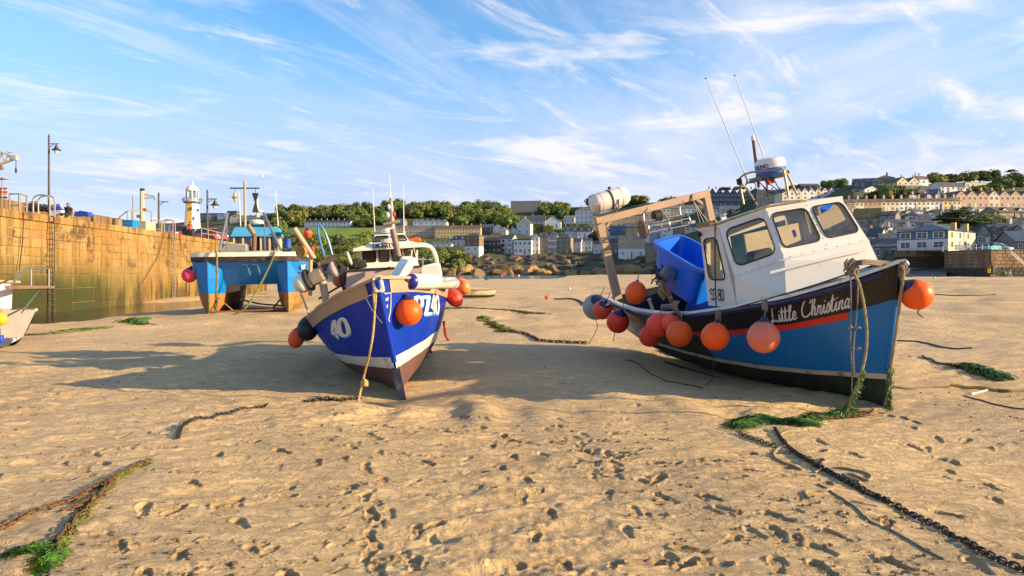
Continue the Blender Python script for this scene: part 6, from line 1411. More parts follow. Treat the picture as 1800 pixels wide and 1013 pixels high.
tubbox('fish_tub', 'white and blue fish tub beside the person in black', 96, 115, 369, 380, 41, .8, M('tub_white', (.62, .63, .68), .5, dirt=(.1, .12, .4), damt=.8, dscale=3), 'tub', .06, M('tub_rim_blue', (.02, .06, .35), .5))
br = thing('barrel', 'brown wicker barrel beside the blue tub', 'barrel', (P(206, 395, 56).x, 56, PIER_TOP)); MB().lathe([(.30, 0), (.36, .5), (.37, .9), (.34, 1.25)], n=18).build('body', M('wicker', (.24, .17, .09), .9, var=.3, vscale=12), br); MB().lathe([(.35, 1.25), (.37, 1.28), (.34, 1.31)], n=18).build('rim', M('wicker_dark', (.14, .09, .05), .9), br)
for k, (x, y, Y) in enumerate(((55, 366, 41), (65, 365, 41), (75, 364, 41), (60, 359, 41.4), (82, 366, 41), (88, 366, 41.2))):
    t = thing('lobster_pot', ('dark lobster pot, %s in the row behind the left ladder hoops' % ('leftmost', 'second', 'third', 'topmost', 'fourth', 'fifth')[k]), 'lobster pot', (P(x, y, Y).x, Y, P(x, y + 6, Y).z), group='lobster pots on the pier'); w_ = 11 * Y / F; pm = MB(); nm_ = MB()
    for q in (-.5, 0, .5): pm.tube(spl([(q * w_, -.2, 0), (q * w_, -.2, .2), (q * w_, 0, .36), (q * w_, .2, .2), (q * w_, .2, 0)], 4), .022, 5)
    for a in ((-.2, 0), (.2, 0), (-.2, .2), (.2, .2), (0, .36)): nm_.tube([(-.5 * w_, *a), (.5 * w_, *a)], .02, 5)
    pm.build('hoops', m_dark, t); nm_.build('bars', m_dark, t); MB().box((0, 0, .14), (w_ * .96, .36, .26), ch=.05).build('netting', M('pot_net', (.03, .028, .026), .95, bump=.8, bscale=30), t)
MB().prism([(0, 0), (1.0, 0), (.9, .25), (.5, .32), (.15, .22)], P(136, 381, 42), (1, 0, 0), (0, 0, 1), .5).build('tarpaulin', M('tarp_bright_blue', (.01, .06, .42), .5, bump=.7, bscale=5), None, label='crumpled bright blue tarpaulin on the pier right of the person in black', cat='tarpaulin')
MB().prism([(0, 0), (.9, 0), (.75, .42), (.3, .35)], P(90, 372, 41.6), (1, 0, 0), (0, 0, 1), .5).build('tarpaulin', M('tarp_white_blue', (.45, .45, .5), .5, dirt=(.02, .1, .5), damt=1, dscale=2.5, dlo=.48, dhi=.54), None, label='white and blue tarpaulin heaped beside the tall lamp post', cat='tarpaulin')
st = thing('striped_board', 'board with red, white, yellow and blue stripes at the left edge of the pier', 'board', P(0, 349, 40)); hh = 19 * 40 / F / 6
for k, cname in enumerate(('blue', 'white', 'yellow', 'red', 'white', 'red')): MB().box((-.1, 0, hh * (k + .5)), (1.05, .06, hh * .98)).build('stripe', M('stripe_board_' + cname, {'blue': (.02, .03, .25), 'white': (.7, .66, .6), 'yellow': (.7, .42, .03), 'red': (.6, .04, .02)}[cname], .6), st)
for x in (-.3, .15): MB().tube([(x, -.05, -(P(0, 349, 40).z - PIER_TOP)), (x, -.05, 1.2)], .03, 6).build('post', m_rl, st)
MB().box((-.1, 0, 1.15), (1.0, .5, .06)).build('shelf', m_rl, st)
# hanging lines on the wall
for lab, x0, x1, y1_ in (('dark line looping down the pier face left of the pale ladder', 285, 240, 505), ('thin dark line hanging right of the pale ladder', 312, 335, 470), ('thin dark line hanging down the pier at left', 36, 26, 475)):
    sa_, sb2 = s_px(x0), s_px(x1); a = pw(sa_, .15, PIER_TOP - .05); Yb = pw(sb2).y; b = pw(sb2, .2); b.z = P(x1, y1_, Yb).z
    m_ = a.lerp(b, .55); m_.z -= .5; MB().tube(spl([a, a.lerp(b, .25) - V(0, 0, .7), m_, b], 8), .025, 5).build('hanging_line', m_rope_dark, None, label=lab, cat='rope')
# ------------------------------------------------------------------ the town across the harbour
WALLS = {'white': (.70, .69, .66), 'cream': (.62, .53, .37), 'stone': (.25, .20, .145), 'greystone': (.20, .19, .18), 'slate': (.095, .105, .13), 'pink': (.46, .30, .24), 'brick': (.42, .24, .15), 'tan': (.46, .35, .22),
         'yellow': (.72, .52, .16), 'blue': (.10, .16, .24), 'lilac': (.58, .53, .58), 'dark': (.05, .05, .055), 'grey': (.33, .33, .34), 'brown': (.22, .13, .08), 'pale': (.52, .52, .52), 'gold': (.58, .40, .16)}
def wallm(c): return M('wall_' + c, WALLS[c], .85, var=.14, vscale=.5, dirt=tuple(q * .55 for q in WALLS[c]), damt=.4, dscale=.5, rand=.06)
ROOFS = {'slate': (.075, .08, .095), 'dark': (.035, .038, .045), 'grey': (.16, .155, .15), 'brown': (.13, .09, .06), 'moss': (.12, .10, .03), 'tile': (.20, .10, .06), 'lead': (.25, .25, .26), 'bluegrey': (.05, .085, .14)}
def roofm(c): return M('roof_' + c, ROOFS[c], .7, var=.3, vscale=.7, dirt=(.16, .15, .11), damt=.35, dscale=.9, rand=.1)
m_pane = M('house_glass', (.025, .03, .04), .12, var=.3, vscale=.1); m_wframe = M('window_frame_white', (.72, .70, .66), .5); m_wdark = M('window_frame_dark', (.08, .07, .07), .5)
def _win(fr):
    mb = MB(); t = .13; mb.box((0, -.02, 0), (1, .08, 1), mi=0)
    for sx in (-1, 1):
        for sz in (-1, 1): mb.box((sx * .215, -.035, sz * .22), (.385, .07, .40), mi=1)
    return mb.mesh('window', [fr, m_pane])
WIN = {'w': _win(m_wframe), 'd': _win(m_wdark)}
m_doorp = [M('door_%d' % i, c, .5) for i, c in enumerate(((.05, .10, .2), (.3, .05, .03), (.04, .12, .07), (.5, .48, .45)))]
hrng = random.Random(9); HOUSES = []
def house(label, px0, px1, yr, ye, yb, wall='white', roof='slate', cols=2, floors=2, psi=14, dep=8, style='gable', chim=(), win='w', group=None, Y=None, dorm=0, side=None, door=True, cat='house', name='house', lowwall=None, found=6, gwall=None, band=None):
    Y0 = Y or hill_at((px0 + px1) / 2, yb); C0 = P(px0, yb, Y0); c, s = math.cos(RAD(psi)), math.sin(RAD(psi)); r1_ = (px1 - CX) / F
    W = (r1_ * Y0 - C0.x) / (c + r1_ * s); H = (yb - ye) / F * Y0; RH = max((ye - yr) / F * Y0, .15); HOUSES.append((px0, px1, yr, yb))
    t = thing(name, label, cat, C0, -RAD(psi), group); wm = wallm(wall); rm = roofm(roof)
    D = dep
    low = H * .5 if lowwall else 0
    def walls(z0, z1, mat, gab=False, nm='wall'):
        mb = MB(); v = [(0, 0, z0), (W, 0, z0), (W, D, z0), (0, D, z0), (0, 0, z1), (W, 0, z1), (W, D, z1), (0, D, z1)]; f = [(0, 1, 5, 4), (1, 2, 6, 5), (2, 3, 7, 6), (3, 0, 4, 7), (4, 5, 6, 7)]
        if gab and style == 'gable': v += [(0, D / 2, z1 + RH), (W, D / 2, z1 + RH)]; f += [(5, 6, 9), (7, 4, 8)]
        if gab and style == 'front': v += [(W / 2, 0, z1 + RH), (W / 2, D, z1 + RH)]; f += [(4, 5, 8), (6, 7, 9)]
        mb.add(v, f); return mb.build(nm, mat, t, None)
    walls(-found, H if not lowwall else low, wallm(lowwall) if lowwall else wm, gab=not lowwall)
    if lowwall: walls(low + .01, H, wm, gab=True, nm='upper_wall')
    o = .22; ro = MB(); th = .14
    def slab(q):
        q = [Vector(p) for p in q]; n = (q[1] - q[0]).cross(q[-1] - q[0]).normalized(); n = n if n.z > 0 else -n
        k = len(q); ro.add([p + n * .02 for p in q] + [p + n * th for p in q], [tuple(range(k))[::-1], tuple(range(k, 2 * k))] + [(i, (i + 1) % k, k + (i + 1) % k, k + i) for i in range(k)])
    if style == 'gable':
        e = o * RH / (D / 2); slab([(-o, -o, H - e), (W + o, -o, H - e), (W + o, D / 2, H + RH), (-o, D / 2, H + RH)]); slab([(-o, D + o, H - e), (W + o, D + o, H - e), (W + o, D / 2, H + RH), (-o, D / 2, H + RH)])
    elif style == 'front':
        e = o * RH / (W / 2); slab([(-o, -o, H - e), (W / 2, -o, H + RH), (W / 2, D + o, H + RH), (-o, D + o, H - e)]); slab([(W + o, -o, H - e), (W / 2, -o, H + RH), (W / 2, D + o, H + RH), (W + o, D + o, H - e)])
    elif style == 'hip':
        h2 = min(D / 2, W / 2 - .2); a, b = (h2, D / 2, H + RH), (W - h2, D / 2, H + RH); slab([(-o, -o, H), (W + o, -o, H), b, a]); slab([(W + o, -o, H), (W + o, D + o, H), b]); slab([(W + o, D + o, H), (-o, D + o, H), a, b]); slab([(-o, D + o, H), (-o, -o, H), a])
    else: ro.box((W / 2, D / 2, H + RH / 2), (W + .3, D + .3, RH))
    rf_ = ro.build('roof', rm, t, None)
    for cf in chim:
        zz0 = H + (RH * .6 if style != 'flat' else 0); px_ = cf * W
        if style == 'front': py_ = D * .5
        else: py_ = D / 2
        MB().box((px_, py_, zz0 + RH * .4 + .7), (.9, .7, 2.2)).build('chimney', wallm('tan' if wall in ('white', 'cream', 'tan', 'yellow') else wall), rf_); MB().box((px_, py_, zz0 + RH * .4 + 1.95), (.5, .4, .35)).build('chimney_pot', m_doorp[1] if hrng.random() < .5 else M('pot_clay', (.4, .2, .1), .8), rf_)
    fh = H / floors
    ww = min(1.5, .56 * W / max(cols, 1)); wh_ = min(fh * .56, 1.7)
    for fl in range(floors):
        for cl_ in range(cols):
            x = W * (cl_ + .5) / cols; z = fh * (fl + .55)
            if door and fl == 0 and cols > 1 and cl_ == cols // 2: MB().box((x, -.03, fh * .36), (min(.95, ww), .08, fh * .7)).build('door', hrng.choice(m_doorp), t); continue
            link('window', WIN[win], t, (x, -.02, z), None, (ww, 1, wh_))
    if side is None: side = 2 if psi > 6 else 0
    if side and D > 4:
        n_ = abs(side)
        for fl in range(floors):
            for k in range(n_): link('window', WIN[win], t, (W + .02 if side > 0 else -.02, D * (k + .5) / n_, fh * (fl + .55)), (0, 0, RAD(90) if side > 0 else RAD(-90)), (min(1.1, .4 * D / n_), 1, wh_))
    if style == 'front' and RH > 1.2: link('window', WIN[win], t, (W / 2, -.02, H + RH * .3), None, (min(.9, W * .25), 1, min(1.0, RH * .4)))
    for k in range(dorm):
        x = W * (k + .5) / dorm; dw = min(2.0, W / dorm * .55); dh = RH * .75; y0_ = D * .10; dm = MB(); z0_ = H + .05
        dm.add([(x - dw / 2, y0_, z0_), (x + dw / 2, y0_, z0_), (x + dw / 2, y0_, z0_ + dh * .6), (x, y0_, z0_ + dh), (x - dw / 2, y0_, z0_ + dh * .6), (x - dw / 2, D / 2, z0_ + dh * .6), (x + dw / 2, D / 2, z0_ + dh * .6), (x, D / 2, z0_ + dh), (x - dw / 2, D / 2, z0_), (x + dw / 2, D / 2, z0_)], [(0, 1, 2, 3, 4), (1, 9, 6, 2), (0, 4, 5, 8)])
        dmo = dm.build('dormer', wm if wall != 'stone' else wallm('white'), t, None); dr = MB()
        for sx in (-1, 1): dr.add([(x + sx * (dw / 2 + .15), y0_ - .15, z0_ + dh * .52), (x, y0_ - .15, z0_ + dh + .08), (x, D / 2, z0_ + dh + .08), (x + sx * (dw / 2 + .15), D / 2, z0_ + dh * .52)], [(0, 1, 2, 3), (3, 2, 1, 0)])
        dr.build('dormer_roof', rm, dmo, None); link('window', WIN[win], dmo, (x, y0_ - .03, z0_ + dh * .35), None, (dw * .55, 1, dh * .45))
    if band:
        for fl in range(1, floors + 0): MB().box((W / 2, -.45, fh * fl), (W * .96, .9, .12)).build('balcony', wallm(band), t); MB().box((W / 2, -.86, fh * fl + .5), (W * .96, .05, .8)).build('balcony_rail', wallm(band), t)
    return t
ORD = ['first', 'second', 'third', 'fourth', 'fifth', 'sixth', 'seventh', 'eighth', 'ninth', 'tenth', 'eleventh', 'twelfth', 'thirteenth', 'fourteenth', 'fifteenth', 'sixteenth']
def row(text, px0, px1, n, yr, ye, yb, wall, group, slope=0.0, **k):
    "terrace of n houses; heights may rise by slope pixels from end to end"
    ws = wall if isinstance(wall, (list, tuple)) else [wall] * n
    psi = k.get('psi', 14); c_, s_ = math.cos(RAD(psi)), math.sin(RAD(psi)); pm = (px0 + px1) / 2; Ym = hill_at(pm, yb + slope / 2); rm_ = (pm - CX) / F
    def Yat(px):                    # the terrace runs straight, turned by psi
        r_ = (px - CX) / F; return Ym - (r_ * Ym - rm_ * Ym) / (c_ + r_ * s_) * s_
    for i in range(n):
        a, b = px0 + (px1 - px0) * i / n, px0 + (px1 - px0) * (i + 1) / n; d = slope * i / max(n - 1, 1)
        house('%s %s, %s from the left' % (ws[i], text, ORD[i]), a, b - .15, yr + d, ye + d, yb + d, wall=ws[i], group=group, Y=Yat(a), **k)
# waterfront above the rocks
G = 'houses on the rocks across the harbour'
house('tall white house with brown top storey at the left end of the waterfront row', 817, 842, 410, 415, 452, 'brown', 'slate', 2, 4, 22, 9, 'hip', side=2, lowwall='white', group=G)
house('dark timber house with glazed balconies beside the tall white house', 842, 880, 418, 424, 446, 'dark', 'dark', 5, 2, 16, 9, 'hip', group=G, band='dark')
house('slate roofed house with sunlit gable and white balconies', 880, 901, 413, 420, 445, 'pale', 'slate', 2, 3, 26, 9, 'gable', group=G, band='white', win='d')
house('low white house with dark window bands on the rocks', 903, 934, 420, 422.5, 448, 'white', 'brown', 4, 2, 14, 8, 'flat', group=G, win='d')
house('narrow white house with slate roof beside the stone house', 934, 947, 411, 417, 447, 'white', 'slate', 2, 3, 14, 9, 'front', group=G)
house('three storey stone house with roof dormers on the waterfront', 947, 964, 409, 416, 446, 'stone', 'slate', 2, 3, 12, 9, 'gable', group=G, dorm=2)
house('stone house with white gabled balconies on the waterfront', 964, 979, 407, 414, 446, 'grey', 'slate', 1, 3, 12, 9, 'front', group=G, band='white')
house('brown stone house with hipped slate roof on the waterfront', 979, 1003, 411, 419, 446, 'stone', 'slate', 2, 3, 20, 9, 'hip', group=G, chim=(.2,))
house('white house with blue trim and slate gable right of the brown stone house', 1003, 1021, 419, 426, 442, 'pale', 'slate', 2, 2, 22, 8, 'gable', group=G); house('grey and white house just left of the gantry post', 1021, 1040, 419, 425, 440, 'white', 'grey', 3, 2, 14, 8, 'gable', group=G)
house('small pale house showing right of the tan gantry post', 1043, 1062, 424, 429, 446, 'pale', 'slate', 2, 2, 14, 8, 'gable', group=G); house('stone cottage with grey slate roof under the roller cage', 1066, 1088, 414, 426, 445, 'greystone', 'slate', 2, 2, 12, 9, 'gable', group=G)
house('wide house with white lower and grey upper storey above the rocks', 1087, 1134, 416, 421, 455, 'tan', 'lead', 3, 2, 10, 8, 'flat', group=G, lowwall='white')
# second tier
G = 'houses on the slope behind the waterfront'
house('slate roofed house with two dormers behind the brown stone house', 992, 1015, 398, 407, 420, 'pale', 'slate', 2, 1, 12, 8, 'gable', group=G, dorm=2, chim=(.05, .95)); house('white house with dark dormered roof above the grey house', 1015, 1041, 399, 407, 421, 'white', 'dark', 3, 1, 10, 8, 'gable', group=G, dorm=2, chim=(.9,))
house('small white gabled house behind the gantry post', 1060, 1072, 404, 408, 415, 'white', 'slate', 1, 1, 10, 7, 'front', group=G); house('low shop with sky blue front above the stone cottage', 1072, 1101, 396, 399, 412, 'blue', 'grey', 3, 1, 8, 7, 'gable', group=G)
house('rambling grey and white gabled house above the green hedge, left wing', 908, 932, 384, 394, 412, 'pale', 'slate', 2, 2, 24, 9, 'front', group=G, chim=(.5,)); house('rambling slate roofed house above the green hedge, middle wing', 930, 958, 378, 388, 402, 'grey', 'slate', 3, 2, 10, 9, 'gable', group=G, chim=(.2, .9)); house('house wing with big white gable above the green hedge', 956, 986, 380, 390, 402, 'white', 'dark', 2, 1, 8, 10, 'front', group=G)
house('blue grey house among the trees left of centre', 842, 866, 394, 400, 410, 'slate', 'slate', 3, 2, 10, 8, 'gable', group=G, chim=(.4,)); house('white gabled house joined to the blue grey house', 866, 881, 395, 401, 410, 'white', 'slate', 2, 2, 16, 8, 'front', group=G)
house('small brown house with yellow gable below the trees', 862, 884, 411, 415, 421, 'gold', 'brown', 2, 1, 12, 7, 'gable', group=G); house('low slate roofed house below the stone terrace', 795, 817, 414, 422, 432, 'pale', 'slate', 3, 1, 20, 8, 'gable', group=G, dorm=2)
row('cottage under the stone terrace', 757, 794, 4, 425, 429, 435, 'white', 'white cottages under the stone terrace', cols=1, floors=1, style='front', psi=10, dep=7)
house('large stone hotel with flat parapet on the wooded skyline', 898, 951, 353.5, 355, 372, 'greystone', 'lead', 9, 4, 6, 14, 'flat', chim=(.05, .5, .97), door=False, cat='hotel', name='hotel', group=None)
house('white three storey hotel with bay fronts left of the liferaft', 1011, 1042, 364, 371, 396, 'white', 'grey', 4, 3, 16, 12, 'hip', chim=(.3,), cat='hotel', name='hotel'); house('small white house on the hill above the hedge', 991, 1010, 379, 384, 393, 'white', 'grey', 3, 1, 12, 8, 'gable')
row('stone terrace house behind the gantry beam', 1042, 1130, 6, 372, 379, 401, 'tan', 'terrace behind the gantry', cols=2, floors=2, roof='slate', psi=6, dep=9, chim=(.95,))
row('stone house half hidden behind the tub', 1100, 1245, 7, 392, 399, 420, ['stone', 'white', 'grey', 'white', 'stone', 'cream', 'white'], 'houses behind the blue tub', cols=2, floors=2, roof='slate', psi=8, dep=9, chim=(.95,))
row('waterfront house behind the tub', 1136, 1236, 5, 424, 431, 452, ['stone', 'white', 'grey', 'stone', 'white'], 'waterfront houses behind the blue tub', cols=2, floors=2, roof='slate', psi=8, dep=9)
row('house seen through the gantry', 1135, 1245, 5, 360, 366, 384, ['tan', 'cream', 'tan', 'white', 'cream'], 'upper houses seen through the gantry', cols=3, floors=2, roof='grey', psi=6, dep=9, chim=(.9,))
# left of the middle boat
row('villa on the green hill field', 535, 616, 4, 387, 391, 399.5, 'white', 'white villas above the green field', cols=3, floors=2, roof='dark', psi=12, dep=9, chim=(.3, .8))
row('gabled villa on the hill right of the mast', 726, 785, 6, 385.5, 390, 400, 'white', 'gabled white villas on the hill', cols=1, floors=2, style='front', roof='slate', psi=10, dep=9)
house('grey stone house behind the mast of the royal blue boat', 680, 710, 384, 391, 402, 'greystone', 'slate', 3, 2, 14, 9, 'gable', chim=(.1, .9))
row('terrace house with shop fronts on the hill', 660, 764, 7, 397, 401, 418, 'tan', 'stone terrace behind the wheelhouse', cols=3, floors=3, roof='lead', style='flat', psi=4, dep=9, chim=(.95,))
row('terrace house on the hill left of the rocks', 764, 845, 5, 396, 401.5, 419, 'gold', 'sunlit stone terrace above the rocks', cols=3, floors=3, roof='brown', psi=4, dep=9, chim=(.95,))
row('far flat above the pier', 352, 392, 4, 375, 377, 389, ['slate', 'grey', 'slate', 'white'], 'far flats above the pier rail', cols=2, floors=2, style='flat', roof='slate', psi=8, dep=10); row('far arcaded house behind the catamaran mast', 404, 454, 5, 378, 382, 390, 'cream', 'far arcade behind the catamaran mast', cols=1, floors=1, style='front', roof='brown', psi=6, dep=10)
house('dark flat roofed house on the skyline behind the catamaran mast', 399, 416, 371, 373, 379, 'slate', 'slate', 3, 1, 8, 10, 'flat'); house('far house with orange lit gable right of the catamaran mast', 462, 480, 375, 380, 388, 'gold', 'brown', 1, 1, 30, 9, 'gable')
# right: hillside above the white cabin
row('gabled guest house above the gantry', 1246, 1333, 7, 331, 340, 364, 'slate', 'dark gabled terrace above the gantry', cols=2, floors=3, style='front', roof='bluegrey', psi=16, dep=9, chim=(.02,))
house('cream flat roofed box house below the dark gabled terrace', 1266, 1301, 361, 362.5, 378, 'cream', 'lead', 3, 1, 10, 9, 'flat'); row('pale house below the dark terrace', 1240, 1266, 2, 362, 367, 384, 'white', 'pale houses below the dark terrace', cols=2, floors=2, roof='slate', psi=12)
row('stone house behind the roof rack', 1333, 1375, 3, 333, 340, 362, 'tan', 'stone houses behind the roof rack', cols=2, floors=3, roof='slate', psi=8, chim=(.9,))
row('gabled terrace house above the white cabin', 1375, 1515, 12, 331, 337.5, 352, ['cream', 'white', 'cream', 'white', 'white', 'cream', 'white', 'white', 'cream', 'white', 'white', 'pale'], 'white gabled terrace above the cabin', slope=-2.0, cols=1, floors=2, style='front', roof='brown', psi=-9, dep=9, side=0)
house('long dark shed roof on the skyline above the white terrace', 1408, 1441, 322, 327, 331, 'dark', 'slate', 3, 1, 4, 10, 'gable', cat='shed', name='shed')
house('dark slate house with dormers on the skyline', 1501, 1542, 313, 321, 331, 'slate', 'bluegrey', 4, 1, 20, 10, 'gable', dorm=3); house('brown stone house on the highest part of the skyline', 1541, 1573, 308, 314, 322, 'stone', 'brown', 3, 1, 24, 9, 'hip', chim=(.6,))
row('twin gabled house with blue ground floor on the skyline', 1577, 1618, 2, 311, 320, 332, 'cream', 'twin gables on the skyline', cols=2, floors=2, style='front', roof='brown', psi=-10, dep=10, side=0, lowwall='blue', chim=(.9,)); house('tall narrow white house at the right of the twin gables', 1616, 1632, 308, 315, 326, 'white', 'brown', 1, 1, -10, 8, 'gable', chim=(.1, .5), side=0)
house('white gabled bungalow below the dark slate house', 1520, 1546, 327, 333, 338, 'white', 'brown', 2, 1, -12, 8, 'front', side=0); house('cream house with brown roof under the twin gables', 1603, 1632, 331, 336, 347, 'cream', 'brown', 2, 2, -12, 8, 'gable', side=0)
house('slate roofed house with pale yellow gable on the slope', 1627, 1647, 332, 343, 351, 'slate', 'bluegrey', 2, 1, 40, 12, 'gable', dorm=1, side=2, gwall='yellow'); house('white modern house with glazed front below the skyline trees', 1653, 1698, 319, 328, 340, 'white', 'slate', 5, 2, -8, 10, 'gable', side=0); house('low cream flat roofed house among the skyline trees', 1697, 1734, 320, 321.5, 331, 'cream', 'lead', 4, 1, -10, 9, 'flat', side=0)
row('long terrace house facing the harbour', 1488, 1690, 13, 349.5, 356, 372, ['stone', 'cream', 'brick', 'brick', 'cream', 'cream', 'white', 'white', 'cream', 'white', 'lilac', 'yellow', 'cream'], 'long pastel terrace on the right hillside', slope=-2.5, cols=2, floors=2, roof='brown', psi=-9, dep=9, side=0, chim=(.97,))
row('steep gabled villa near the right edge', 1681, 1815, 7, 335, 343.5, 366, ['pink', 'tan', 'pink', 'cream', 'pink', 'tan', 'pink'], 'steep gabled villas at right', cols=2, floors=2, style='front', roof='brown', psi=-9, dep=10, side=0, chim=(.02,))
house('grey stone church hall with twin dormers and sunlit end', 1545, 1574, 371, 380, 399, 'greystone', 'slate', 2, 2, 40, 9, 'gable', dorm=2, side=1, cat='hall', name='church_hall'); house('stone hall under a mossy brown roof', 1500, 1548, 366, 384, 402, 'stone', 'moss', 4, 1, 30, 10, 'gable', side=1, cat='hall', name='stone_hall')
house('white house with dark hipped roof below the long terrace', 1594, 1622, 372, 380, 390, 'white', 'dark', 2, 1, 12, 8, 'hip'); house('low brown roofed house left of the dark hipped one', 1574, 1594, 376, 383, 391, 'tan', 'brown', 2, 1, -8, 8, 'gable', side=0); house('dark roofed house beside the big evergreen', 1618, 1640, 376, 386, 396, 'pale', 'slate', 2, 1, 12, 8, 'gable')
row('jumbled cottage behind the blue and cream house', 1562, 1640, 5, 385, 392, 402, ['white', 'stone', 'white', 'greystone', 'cream'], 'jumbled cottages behind the blue and cream house', cols=2, floors=1, roof='slate', psi=14, dep=8)
house('cream house with sunlit gable left of the blue and cream house', 1524, 1548, 401, 416, 428, 'cream', 'slate', 2, 1, 42, 7, 'gable', side=2); house('low slate cottage with white doors by the slip', 1536, 1577, 420, 434, 456, 'greystone', 'slate', 3, 1, 24, 8, 'gable'); house('small stone store with grey roof behind the bow', 1548, 1576, 410, 420, 438, 'stone', 'slate', 2, 1, 20, 7, 'gable')
house('white modern house with a strip of windows above the green bushes', 1710, 1741, 366, 367.5, 379, 'white', 'lead', 5, 1, -8, 8, 'flat', side=0); house('stone chapel with long roof at the right edge', 1757, 1812, 362, 373, 392, 'stone', 'brown', 4, 1, -10, 10, 'gable', side=0, dorm=2, cat='chapel', name='chapel')
house('grey slate hall with dormers behind the quay', 1738, 1800, 393, 410, 432, 'greystone', 'slate', 4, 1, 30, 13, 'gable', dorm=3, side=-2, cat='hall', name='slate_hall'); house('gabled end of the slate hall beside the quay cars', 1717, 1742, 393, 412, 432, 'greystone', 'slate', 2, 1, 20, 12, 'front', side=0, cat='hall', name='slate_hall'); house('dark roofed store at the right edge behind the quay', 1786, 1830, 405, 425, 440, 'greystone', 'bluegrey', 3, 1, 10, 8, 'gable', side=0, cat='store', name='store')
fill = random.Random(77); fi = 0
for (xa, xb, ya, yb_) in ((1562, 1640, 374, 384), (1640, 1680, 374, 378), (1500, 1545, 404, 420), (1690, 1760, 380, 384), (1755, 1800, 396, 402), (1545, 1600, 402, 412), (1600, 1700, 342, 348), (1546, 1600, 340, 346), (1730, 1800, 346, 350), (790, 900, 424, 428), (985, 1040, 424, 430), (880, 905, 402, 410), (1745, 1800, 384, 392)):
    x = xa
    while x < xb - 6:
        wv = fill.uniform(9, 17); yb2 = fill.uniform(ya, yb_) + 4; hv = fill.uniform(6, 9); wc = fill.choice(['white', 'cream', 'white', 'stone', 'tan', 'pale']); fi += 1
        house('small %s cottage squeezed into the slope, number %d counted over the hillside' % (wc, fi) if False else 'small %s cottage with %s roof %s' % (wc, 'slate', ['left of centre behind the waterfront row', 'right of centre behind the waterfront row', 'among the cottages left of the quay house', 'among the cottages above the quay house', 'in the upper right of the hillside'][0 if x < 930 else 1 if x < 1100 else 2 if x < 1600 and ya > 395 else 3 if ya > 372 else 4]), x, x + wv - .5, yb2 - hv - fill.uniform(3, 5.5), yb2 - hv, yb2, wc, fill.choice(['slate', 'brown', 'grey', 'slate']), 2, 2 if hv > 7.5 else 1, fill.choice([-8, 20, 35]), 7, fill.choice(['gable', 'gable', 'front']), group='small hillside cottages', chim=(fill.choice([.1, .9]),), side=1); x += wv + fill.uniform(0, 6)
# spires
for lab, px, yt, yb, w_ in (('small dark spire in the long terrace', 1524, 349, 371, 6), ('pale chapel spire with pointed roof near the right edge', 1784, 374, 393, 6)):
    Y0 = hill_at(px, yb) - 6; b = P(px, yb, Y0); k = Y0 / F; t = thing('spire', lab, 'spire', b, RAD(20)); hh = (yb - yt) * k; MB().lathe([(w_ * k * .5, -3), (w_ * k * .5, hh * .45)], n=4).build('tower', wallm('stone' if px < 1600 else 'cream'), t, 20); MB().lathe([(w_ * k * .62, hh * .45), (.05, hh)], n=4).build('pointed_roof', roofm('dark'), t, 20)
# the big blue and cream house on the quay
Yq = 128.0; C0 = P(1577, 441, Yq); ps = 52; c, s = math.cos(RAD(ps)), math.sin(RAD(ps)); W = ((1667 - CX) / F * Yq - C0.x) / (c + (1667 - CX) / F * s); k = Yq / F
t = thing('quay_house', 'large house with blue upper storey, cream lower storey and hipped slate roof on the quay', 'house', C0, -RAD(ps)); hl, hu = (441 - 423) * k, (441 - 408.5) * k; hr_ = (441 - 394.5) * k; Dq = 13.0
for z0, z1, mt, nm in ((-4, hl, 'cream', 'lower_wall'), (hl + .01, hu, 'blue', 'upper_wall')): 
    mb = MB(); v = [(0, 0, z0), (W, 0, z0), (0, 0, z1), (W, 0, z1), (0, Dq, z0), (0, Dq, z1)]; mb.add(v, [(0, 1, 3, 2), (4, 0, 2, 5)]); mb.build(nm, M('wall_quay_cream', (.58, .57, .54), .8) if mt == 'cream' else wallm('blue'), t, None)
for nm, z0, z1, mt in (('side_wall', -4, hl, 'cream'), ('side_wall', hl + .01, hu, 'cream')): MB().add([(W, 0, z0), (W, Dq, z0), (W, Dq, z1), (W, 0, z1)], [(0, 1, 2, 3)]).build(nm, wallm(mt), t, None)
o = .3; h2 = min(Dq, W) / 2; rr = MB(); rr.add([(-o, -o, hu), (W + o, -o, hu), (W + o, Dq + o, hu), (-o, Dq + o, hu), (W / 2, h2, hr_), (W / 2, Dq - h2, hr_)], [(0, 1, 4), (1, 2, 5, 4), (2, 3, 5), (3, 0, 4, 5)]); rfo = rr.build('roof', roofm('bluegrey'), t, None)
for x, y in ((W - .5, Dq * .75), (W - .5, Dq * .3)): MB().box((x, y, hu + .6), (.7, .6, 1.9)).build('chimney', wallm('gold'), rfo)
for fl, z in ((0, hl * .5), (1, (hl + hu) / 2)):
    for u in (.17, .5, .82): link('window', WIN['w'], t, (W * u, -.03, z), None, (1.9, 1, 1.15))
    for u in (.12, .42, .72): link('window', WIN['w'], t, (W + .03, Dq * u, z), (0, 0, RAD(90)), (.75, 1, 1.05))
MB().tube([(W + .08, Dq * .55, 0), (W + .08, Dq * .55, hu)], .06, 6).build('downpipe', wallm('pale'), t)
HOUSES.append((1577, 1720, 394, 441))
